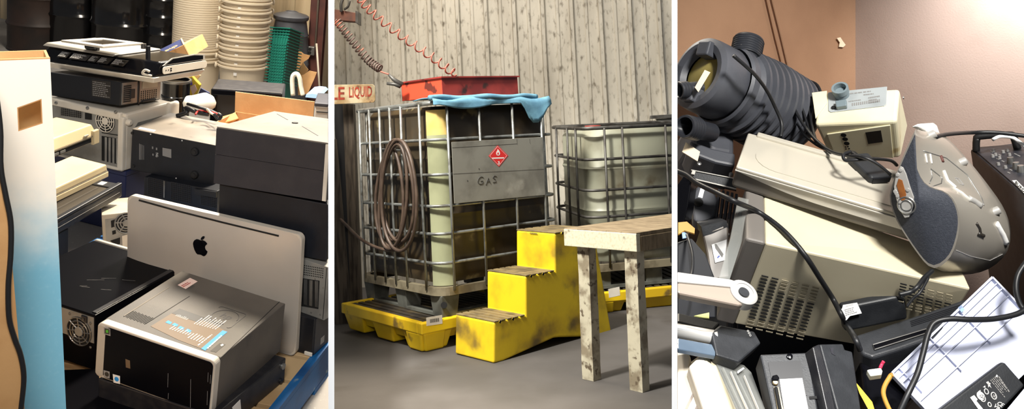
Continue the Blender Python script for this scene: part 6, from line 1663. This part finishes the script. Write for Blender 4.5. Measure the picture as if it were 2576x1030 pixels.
g = MB(); letters(g, 'GS', LP(2463, 998, .0016), LP(2476, 1006, .0016) - LP(2463, 998, .0016), LP(2468, 992, .0016) - LP(2463, 998, .0016), (0, 0, 0)); part('lettering', g, 'dark_hole', T)
g = MB(); letters(g, 'CE', LP(2506, 1018), LP(2520, 1026) - LP(2506, 1018), LP(2514, 1010) - LP(2506, 1018), (0, 0, 0), True); letters(g, 'V8', LP(2498, 1022), LP(2510, 1034) - LP(2498, 1022), LP(2505, 1016) - LP(2498, 1022), (0, 0, 0), True)
letters(g, 'UL', LP(2497, 999), LP(2504, 1001) - LP(2497, 999), LP(2500, 993) - LP(2497, 999), (0, 0, 0)); part('lettering', g, 'white_print', T)
g = MB(); g.prism([LP(*q) for q in ((2440, 1001), (2450, 995), (2459, 1006), (2456, 1010), (2475, 1033), (2466, 1038))], tuple(lp_.n * .0005)); part('serial_label', g, 'bright_white', T)
wq = Plane((2560, 1000, 1.50), (2590, 960, 1.53), (2540, 1040, 1.47))
solo('white_edge_panel', slabp(Rel(wq.o), wq, [(2525, 1040), (2585, 968), (2620, 970), (2620, 1060), (2540, 1060)], .01), 'lilac_white', B3.world(wq.o), 'white panel edge in the lower right corner', 'panel')

# ---- pale arm with a round joint at the left
ap_ = Plane((1720, 720, 1.52), (1880, 740, 1.55), (1800, 780, 1.50))
T = thing('monitor_arm', 'pale flat arm with a round hinge reaching in from the left', 'arm', B3.world(ap_.o))
part('beam', slabp(Rel(ap_.o), ap_, [(1690, 690), (1850, 712), (1896, 722), (1904, 742), (1892, 763), (1860, 768), (1690, 734)], .018), 'arm_brown', T, bev=.004)
part('top_edge', slabp(Rel(ap_.o), ap_, [(1690, 682), (1838, 703), (1897, 722), (1895, 729), (1836, 722), (1690, 708)], .03, .004), 'arm_silver', T, bev=.002)
hc = np.array(ap_.pt(1870, 738))
part('joint_ring', MB().lathe([(.026, -.015), (.026, .003), (.022, .006), (.017, .006)], 32, tuple(ap_.n), tuple(hc - ap_.o), cap=False), 'arm_silver', T, smooth=40)
part('joint_cap', MB().lathe([(.018, 0), (.018, .005), (.001, .005)], 28, tuple(ap_.n), tuple(hc - ap_.o)), 'arm_silver', T, smooth=40)
part('pivot', MB().lathe([(.0098, .004), (.0098, .0085), (.001, .0085)], 24, tuple(ap_.n), tuple(np.array(ap_.pt(1867, 742)) - ap_.o)), 'brick_black', T, smooth=40)

# ---- grey tower with a white quick-start label, left
gp = Plane((1760, 570, 1.86), (1835, 560, 1.86), (1800, 700, 1.80))
T = thing('grey_tower', 'dark grey-brown desktop unit with a white picture label, left of the monitor', 'computer', B3.world(gp.o))
part('front', slabp(Rel(gp.o), gp, [(1762, 570), (1822, 556), (1832, 560), (1838, 700), (1788, 705), (1778, 640)], .12), 'warm_grey', T, bev=.004)
part('top', slabp(Rel(gp.o), Plane((1762, 570, 1.86), (1826, 556, 1.86), (1810, 545, 1.98)), [(1750, 556), (1800, 544), (1828, 556), (1764, 571)], .02), 'brick_black', T)
part('button', slabp(Rel(gp.o), gp, [(1786, 566), (1818, 557), (1821, 575), (1788, 585)], .004, .002), 'warm_grey', T, bev=.001)
o = part('picture_label', slabp(Rel(gp.o), gp, [(1790, 616), (1828, 603), (1824, 655), (1799, 662)], .002, .0025), 'bright_white', T)
g = Rel(gp.o); slabp(g, gp, [(1798, 614), (1802, 614), (1820, 640), (1817, 648), (1800, 625)], .001, .0034); part('picture_print', g, 'grey_print', o)
g = Rel(gp.o); slabp(g, gp, [(1804, 648), (1809, 643), (1811, 645), (1806, 650)], .001, .0034); part('arrow_print', g, 'blue_wire', o)
# clear curved sheet next to the monitor front
cp = Plane((1850, 520, 1.78), (1825, 690, 1.70), (1890, 510, 1.80))
solo('clear_film', slabp(Rel(cp.o), cp, [(1858, 496), (1884, 502), (1872, 590), (1835, 706), (1808, 706), (1838, 600)], .002), 'clear_plastic', B3.world(cp.o), 'clear plastic film curling beside the monitor front', 'film')
# grey pump-like plate with a small label and ribs behind
dp = Plane((1735, 520, 2.00), (1800, 480, 2.02), (1780, 560, 1.97))
T = thing('motor_plate', 'dark plastic plate with a round hole and small white label below the pump', 'plate', B3.world(dp.o))
part('plate', slabp(Rel(dp.o), dp, [(1745, 555), (1738, 490), (1760, 462), (1790, 470), (1808, 505), (1800, 545), (1770, 560)], .04), 'pump_black', T, bev=.005)
part('label', slabp(Rel(dp.o), dp, [(1756, 496), (1764, 468), (1774, 471), (1767, 499)], .001, .0015), 'bright_white', T)
part('hole', MB().lathe([(.011, 0), (.011, .001)], 18, tuple(dp.n), tuple(np.array(dp.pt(1757, 510, .0005)) - dp.o)), 'dark_hole', T)
for k in range(5):
    rp = Plane((1800, 480, 2.02), (1850, 500, 2.0), (1800, 550, 1.98))
    part('cooling_fin', slabp(Rel(dp.o), rp, [(1806 + k * 11, 474 + k * 3), (1813 + k * 11, 476 + k * 3), (1804 + k * 11, 552), (1797 + k * 11, 550)], .05), 'pump_black', T, bev=.002)
sp_ = Plane((1745, 430, 1.93), (1850, 455, 1.90), (1760, 450, 1.92))
T = thing('metal_rail', 'thin bright-edged black rail under the pump foot', 'rail', B3.world(sp_.o))
part('rail', slabp(Rel(sp_.o), sp_, [(1740, 426), (1852, 450), (1852, 476), (1744, 450)], .02), 'brick_black', T)
part('bright_edge', slabp(Rel(sp_.o), sp_, [(1738, 427), (1852, 449), (1852, 451), (1740, 429)], .004, .003), 'scanner_shine', T)
part('bright_edge', slabp(Rel(sp_.o), sp_, [(1742, 448), (1852, 474), (1852, 477), (1744, 451)], .004, .003), 'scanner_shine', T)
part('clip', slabp(Rel(sp_.o), sp_, [(1742, 427), (1750, 431), (1747, 440), (1738, 438)], .004, .006), 'scanner_shine', T, bev=.001)
# dark upright parts at the far left
for nm, lab, pix, y, th, m in (('black_column', 'dark glossy upright part at the far left edge', [(1700, 470), (1722, 440), (1740, 450), (1730, 520), (1710, 600), (1700, 610)], 1.95, .05, 'black_gloss'),
                               ('dark_laptop', 'dark laptop shell at the left edge, extended below the pale arm as dark fill', [(1700, 612), (1740, 600), (1775, 640), (1800, 705), (1800, 800), (1700, 800)], 1.80, .03, 'black_plastic'),  # lower half added as dark fill for the shaded gap under the arm
                               ('yellow_card', 'ochre printed card wedged in at the left edge', [(1706, 560), (1728, 558), (1748, 575), (1747, 588), (1722, 580), (1706, 590)], 1.84, .003, 'ochre'),
                               ('blue_card', 'small blue printed card below the ochre card', [(1715, 578), (1728, 584), (1729, 598), (1718, 600)], 1.82, .002, 'pale_blue_plastic')):
    pl = Plane((pix[0][0], pix[0][1], y), (pix[1][0], pix[1][1], y), (pix[-1][0], pix[-1][1], y - .04))
    solo(nm, slabp(Rel(pl.o), pl, pix, th), m, B3.world(pl.o), lab, 'electronics' if 'card' not in nm else 'card', bev=.002 if th > .01 else 0)

# ---- lower left: black adapter, shells and clear trays
ep = Plane((1795, 840, 1.56), (1870, 815, 1.60), (1860, 910, 1.53))
T = thing('flat_adapter', 'flat black box with silver lettering under the monitor corner', 'power adapter', B3.world(ep.o))
part('body', slabp(Rel(ep.o), ep, [(1790, 836), (1812, 818), (1898, 834), (1915, 864), (1860, 912), (1802, 894)], .03), 'brick_black', T, bev=.003)
g = Rel(ep.o); letters(g, 'ooo', ep.pt(1878, 832, .001), ep.pt(1886, 848, .001) - ep.pt(1878, 832, .001), ep.pt(1883, 830, .001) - ep.pt(1878, 832, .001), (0, 0, 0)); part('lettering', g, 'white_print', T)
rl = Plane((1705, 840, 1.56), (1795, 860, 1.56), (1720, 870, 1.53))
a_ = np.array(B3.at_y(1690, 832, 1.57)); b2_ = np.array(B3.at_y(1800, 852, 1.57))
T = thing('printer_roller', 'silver printer roller under a dark bar at the lower left', 'printer part', B3.world(a_))
part('roller', MB().cyl((0, 0, 0), tuple(b2_ - a_), .014, 24), 'arm_silver', T, smooth=40)
part('dark_bar', slabp(Rel(a_), rl, [(1690, 783), (1760, 800), (1812, 812), (1795, 830), (1760, 824), (1690, 806)], .02, .01), 'brick_black', T, bev=.003)
part('white_strip', slabp(Rel(a_), rl, [(1690, 813), (1766, 830), (1764, 837), (1690, 822)], .006, .012), 'bright_white', T)
part('grey_rail', slabp(Rel(a_), rl, [(1690, 848), (1800, 868), (1800, 895), (1690, 875)], .01), 'smoke_plastic', T, bev=.002)
yp = Plane((1740, 795, 1.62), (1785, 786, 1.64), (1780, 800, 1.62))
solo('green_sheet', slabp(Rel(yp.o), yp, [(1746, 795), (1784, 787), (1784, 802)], .002), 'sheet_green', B3.world(yp.o), 'pale green sheet corner left of the monitor frame', 'sheet')
sh = Plane((1733, 920, 1.52), (1767, 888, 1.54), (1830, 1030, 1.46))
T = thing('pale_shell', 'cream plastic printer shell with a sharp ridge at the lower left', 'printer part', B3.world(sh.o))
part('ridge_face', slabp(Rel(sh.o), sh, [(1733, 922), (1767, 888), (1845, 1050), (1775, 1050)], .03), 'pale_shell', T, bev=.004)
sh2 = Plane((1767, 888, 1.54), (1792, 894, 1.56), (1845, 1040, 1.46))
part('side_face', slabp(Rel(sh.o), sh2, [(1767, 888), (1792, 895), (1862, 1050), (1845, 1050)], .03), 'crt_cream', T, bev=.002)
sh3 = Plane((1705, 880, 1.58), (1740, 900, 1.56), (1720, 1020, 1.50))
T = thing('cream_panel', 'cream panel with two slanted dark lines in the lower left corner', 'panel', B3.world(sh3.o))
part('panel', slabp(Rel(sh3.o), sh3, [(1690, 874), (1732, 886), (1736, 905), (1733, 922), (1775, 1050), (1690, 1050)], .02), 'pale_shell', T, bev=.003)
for q in ([(1722, 1030), (1750, 975), (1753, 979), (1729, 1030)], [(1748, 1030), (1760, 1003), (1763, 1008), (1754, 1030)]): part('line', slabp(Rel(sh3.o), sh3, q, .001, .0012), 'arm_brown', T)
ct_ = Plane((1795, 895, 1.56), (1870, 920, 1.57), (1930, 1030, 1.48))
T = thing('clear_tray', 'clear plastic tray with raised ribs beside the cream shell', 'tray', B3.world(ct_.o))
part('sheet', slabp(Rel(ct_.o), ct_, [(1793, 895), (1872, 920), (1890, 938), (1932, 1050), (1862, 1050)], .003), 'clear_plastic', T)
for a, b, w in (((1817, 925), (1870, 1040), 4), ((1838, 935), (1885, 1040), 2), ((1846, 935), (1900, 1045), 4), ((1872, 945), (1912, 1040), 2)):
    g = Rel(ct_.o); slabp(g, ct_, [a, (a[0] + w, a[1]), (b[0] + w, b[1]), b], .004, .005); part('rib', g, 'clear_plastic' if w > 2 else 'scanner_shine', T)
part('bright_tab', slabp(Rel(ct_.o), ct_, [(1856, 934), (1870, 925), (1873, 928), (1859, 938)], .003, .008), 'bright_white', T)
# black drive bay with a white plate
bk_ = Plane((1914, 892, 1.52), (2036, 888, 1.52), (1940, 1030, 1.45))
T = thing('drive_bay', 'black drive unit with a bright white plate and brass strip, lower centre', 'drive', B3.world(bk_.o))
part('body', slabp(Rel(bk_.o), bk_, [(1912, 892), (2034, 887), (2062, 1055), (1948, 1055)], .05), 'brick_black', T, bev=.003)
part('inset', slabp(Rel(bk_.o), bk_, [(1932, 912), (2014, 908), (2030, 995), (2004, 998)][:2] + [(2030, 996), (1950, 1000)], .001, .001), 'black_plastic', T)
part('knob', MB().lathe([(.0055, 0), (.005, .004), (.001, .005)], 14, tuple(bk_.n), tuple(np.array(bk_.pt(1986, 899, .0)) - bk_.o)), 'black_gloss', T, smooth=40)
o = part('white_plate', slabp(Rel(bk_.o), bk_, [(1961, 955), (2018, 952), (2038, 1055), (1976, 1055)], .002, .003), 'bright_white', T)
part('plate_window', slabp(Rel(bk_.o), bk_, [(1965, 958), (1998, 955), (2003, 966), (2008, 984), (2006, 1000), (1972, 1001)], .001, .0036), 'panel_grey', o)
part('plate_window', slabp(Rel(bk_.o), bk_, [(1981, 1006), (2010, 1004), (2016, 1055), (1990, 1055)], .001, .0036), 'panel_grey', o)
part('brass_strip', slabp(Rel(bk_.o), bk_, [(1947, 975), (1958, 974), (1976, 1055), (1960, 1055)], .004, .004), 'brass', T)
part('shaft', MB().cyl(tuple(np.array(bk_.pt(1952, 976, .006)) - bk_.o), tuple(np.array(bk_.pt(1965, 1045, .006)) - bk_.o), .003, 10), 'dark_hole', T)
part('screw', MB().lathe([(.005, 0), (.004, .003), (.001, .003)], 14, tuple(bk_.n), tuple(np.array(bk_.pt(1950, 964, .003)) - bk_.o)), 'brass', T, smooth=40)
part('catch', slabp(Rel(bk_.o), bk_, [(1943, 945), (1955, 942), (1961, 950), (1960, 958), (1942, 958)], .004, .008), 'black_gloss', T, bev=.002)
part('notch', slabp(Rel(bk_.o), bk_, [(2036, 998), (2055, 997), (2056, 1004), (2037, 1005)], .002, .0015), 'dark_hole', T)
bk2 = Plane((2045, 875, 1.50), (2120, 868, 1.52), (2080, 1030, 1.43))
T = thing('toner_box', 'long black box with a sloping face between the drive unit and the glossy panel', 'printer part', B3.world(bk2.o))
part('left_face', slabp(Rel(bk2.o), bk2, [(2044, 874), (2062, 866), (2112, 1055), (2084, 1055)], .04), 'black_case', T, bev=.002)
bk3 = Plane((2062, 866, 1.51), (2125, 866, 1.53), (2110, 1030, 1.43))
part('right_face', slabp(Rel(bk2.o), bk3, [(2062, 866), (2121, 865), (2126, 880), (2145, 885), (2170, 1055), (2112, 1055)], .05), 'brick_black', T, bev=.003)
part('moulded_mark', slabp(Rel(bk2.o), bk3, [(2088, 876), (2098, 875), (2096, 888), (2102, 896), (2092, 890)], .001, .001), 'charcoal_case', T)
ys_ = Plane((2155, 965, 1.52), (2200, 1030, 1.48), (2160, 985, 1.51))
solo('yellow_strip', slabp(Rel(ys_.o), ys_, [(2153, 963), (2166, 978), (2194, 1012), (2204, 1045), (2192, 1045), (2162, 990)], .002), 'strip_yellow', B3.world(ys_.o), 'bright yellow strip beside the toner box at the bottom', 'strip')
np_ = Plane((2182, 930, 1.50), (2222, 925, 1.50), (2190, 945, 1.49))
T = thing('wire_connector', 'white nylon connector on a red wire', 'connector', B3.world(np_.o))
part('housing', slabp(Rel(np_.o), np_, [(2181, 932), (2187, 930), (2216, 926), (2220, 934), (2218, 943), (2190, 947)], .012), 'nylon', T, bev=.001)
part('wire', MB().tube(spline([np_.pt(2214, 927) - np_.o, np_.pt(2218, 918) - np_.o, np_.pt(2223, 910, .005) - np_.o], 4), .0028, 8), 'pink_wire', T, smooth=True)

# ---- cords
def cord(pts, r, label, m='cord_black', name='cord', k=7):
    P_ = [B3.at_y(px, py, y) for px, py, y in pts]; c = P_[0]
    return solo(name, MB().tube(spline([tuple(p - c) for p in P_], k), r, 8), m, B3.world(c), label, 'cord', smooth=True)
def mon_y(px, py, r=.007):
    """distance of the monitor's upper or side face behind a picture point"""
    e = 613 + (px - 1926) * .2344
    return mon.depth(px, py, 2, mon.D[2]) - r if py < e else mon.depth(px, py, 1, 0) - r
cord([(1690, 428, 1.86), (1725, 440, 1.84), (1755, 462, 1.81), (1800, 484, 1.77), (1850, 508, 1.73)] + [(a, b, mon_y(a, b)) for a, b in ((1900, 530), (1950, 563), (1990, 600), (2030, 650), (2062, 700), (2095, 752))] + [(2115, 790, yt_ - .004), (2132, 822, yt_ - .004), (2150, 850, 1.56), (2163, 882, 1.55)], .0055, 'thick black cord crossing the monitor from the left to the caution tag')
cord([(2590, 770, 1.56), (2560, 790, 1.55), (2500, 803, 1.54), (2440, 805, 1.53), (2390, 803, 1.53), (2352, 812, 1.53), (2335, 840, 1.52), (2322, 890, 1.50), (2308, 940, 1.48), (2285, 990, 1.46), (2262, 1040, 1.45)], .005, 'black cord curving over the pale ribbed tray')
cord([(2590, 650, 1.60), (2562, 690, 1.59), (2556, 730, 1.58), (2568, 770, 1.57), (2590, 790, 1.56)], .005, 'black cord looping at the right edge above the tray')
cord([(1845, 140, 1.92), (1880, 170, 1.93), (1905, 195, 1.95), (1930, 230, 1.98), (1950, 270, 2.0), (1966, 310, 2.0), (1964, 345, 1.98)], .0042, 'black cord lying across the ribbed pump barrel')
cord([(1985, 188, 2.18), (1976, 205, 2.16), (1978, 235, 2.12), (1996, 270, 2.08), (2022, 315, 2.02), (2055, 355, 1.95), (2092, 382, 1.88), (2130, 392, 1.80), (2170, 396, 1.76), (2205, 412, 1.75), (2240, 440, 1.75)], .0038, 'black cord hanging from the yellow tag down to the scanner adapter')
cord([(1984, 190, 2.18), (1998, 188, 2.2), (2030, 202, 2.2), (2052, 212, 2.18), (2062, 226, 2.16), (2064, 240, 2.15)], .0042, 'black cord running from the yellow tag to the control box')
ty = Plane((1982, 182, 2.18), (2002, 188, 2.18), (1984, 195, 2.17))
solo('yellow_tag', slabp(Rel(ty.o), ty, [(1982, 182), (2001, 189), (1998, 201), (1980, 195)], .003), 'tag_yellow', B3.world(ty.o), 'small yellow tag clipped on a black cord', 'tag')
for k, (cx_, cy_, a_, b_, lab) in enumerate(((2025, 272, 20, 30, 'thin black cord loop left of the control box, widest'), (2034, 280, 14, 24, 'thin black cord loop left of the control box, narrowest'), (2020, 282, 26, 22, 'thin black cord loop left of the control box, lowest'))):
    P_ = [B3.at_y(cx_ + a_ * math.cos(t), cy_ + b_ * math.sin(t), 2.12 - .01 * k) for t in [2 * PI * i / 24 for i in range(24)]]
    solo('cord_loop', MB().tube([tuple(p - P_[0]) for p in P_], .0028, 6, True), 'cord_black', B3.world(P_[0]), lab, 'cord', smooth=True)
for k, pts in enumerate((((2015, 260, 2.1), (2030, 310, 2.06), (2045, 345, 2.0), (2075, 372, 1.92)), ((2030, 255, 2.11), (2040, 300, 2.07), (2048, 350, 1.98), (2090, 385, 1.9)), ((2064, 238, 2.14), (2050, 270, 2.1), (2040, 300, 2.06), (2052, 352, 1.97)), ((2000, 300, 2.1), (2020, 335, 2.02), (2050, 362, 1.96), (2080, 378, 1.9)))):
    cord(pts, .003, ('leftmost', 'second', 'crossing', 'lowest')[k] + ' thin black cord hanging below the loops beside the control box')
cord([(2140, 382, 1.80), (2122, 390, 1.79), (2128, 404, 1.78), (2165, 402, 1.77), (2200, 400, 1.78), (2240, 404, 1.8), (2256, 416, 1.82)], .0036, 'black cord curling over the adapter on the scanner')
cord([(2354, 345, 1.74), (2385, 338, 1.80), (2440, 334, 1.92), (2510, 334, 1.92), (2590, 344, 1.9)], .0045, 'black cord running right from the top of the stereo')
cord([(2497, 352, 1.95), (2515, 344, 1.95), (2545, 346, 1.94), (2565, 358, 1.93), (2590, 378, 1.92)], .004, 'white cord arching over the mixer handle', 'boom_white')
cord([(2262, 742, 1.60), (2290, 735, 1.6), (2308, 722, 1.6), (2325, 700, 1.62), (2345, 682, 1.64)], .0045, 'black cord from the caution-tagged adapter up under the stereo')
cord([(2281, 772, 1.60), (2296, 752, 1.6), (2315, 735, 1.6), (2335, 700, 1.62)], .0028, 'thin second cord rising from the adapter beneath the stereo')
cord([(1728, 590, 1.80), (1742, 640, 1.74), (1740, 690, 1.70), (1722, 730, 1.66)], .003, 'thin black cord hanging in front of the dark laptop')
cord([(2246, 1050, 1.44), (2222, 990, 1.48), (2238, 950, 1.50), (2246, 944, 1.50)], .004, 'tan cord below the pale tray corner', 'ochre')

for o in bpy.data.objects:
    if not o.parent and '_bay' not in o and o.type in ('MESH', 'EMPTY'): o['_bay'] = 3
# ------------------------------------------------------------------ dividers and trimming
def divider(xl, xr, name):
    y0, y1 = 1.1, 1.14
    a = np.array([(xl - CX) / F * y0, y0]); b = np.array([(xr - CX) / F * y0, y0])
    k = ((xl + xr) / 2 - CX) / F; d = np.array([k, 1]) * (y1 - y0)
    P = [a, b, b + d, a + d]
    g = MB().hexa([(p[0], p[1], 0) for p in P] + [(p[0], p[1], 2.6) for p in P])
    struct(name, g, 'white_panel', Matrix.Identity(4))
divider(826, 841, 'trim_1')
divider(1690, 1704, 'trim_2')

bpy.context.view_layer.update()
def trim(o, px, side):
    """cut a mesh flush with the line of the divider (side=+1 keeps what is left of it)"""
    k = (px - CX) / F; n = Vector((1, -k, 0)).normalized() * side
    M = o.matrix_world; Mi = M.inverted()
    V = [n.dot(M @ v.co) for v in o.data.vertices]
    if not V or max(V) <= 1e-5: return
    if min(V) >= -1e-5: return 'out'
    if o.data.users > 1: o.data = o.data.copy()
    co = Mi @ Vector((0, 0, CAMZ)); no = (Mi.to_3x3() @ n)
    no = (M.to_3x3().transposed() @ n)
    bm = bmesh.new(); bm.from_mesh(o.data)
    r = bmesh.ops.bisect_plane(bm, geom=bm.verts[:] + bm.edges[:] + bm.faces[:], dist=1e-6, plane_co=co, plane_no=no, clear_outer=True)
    ed = [e for e in r['geom_cut'] if isinstance(e, bmesh.types.BMEdge) and e.is_valid]
    if ed:
        try: bmesh.ops.holes_fill(bm, edges=ed, sides=0)
        except Exception: pass
    bm.to_mesh(o.data); bm.free()
gone = []
for o in list(bpy.data.objects):
    if o.type != 'MESH' or o.name.startswith('trim_'): continue
    c = o.matrix_world.translation; x = CX + F * c.x / max(c.y, .1)
    top = o
    while top.parent: top = top.parent
    bay = top.get('_bay') or o.get('_bay')
    for b, lo, hi in ((1, None, 826), (2, 841, 1690), (3, 1704, None)):
        if bay != b: continue
        for px, s in ((lo, -1), (hi, 1)):
            if px and trim(o, px, s) == 'out': gone.append(o)
for o in set(gone):
    for ch in list(o.children): bpy.data.objects.remove(ch)
    bpy.data.objects.remove(o)
for o in list(bpy.data.objects):
    if '_bay' in o: del o['_bay']
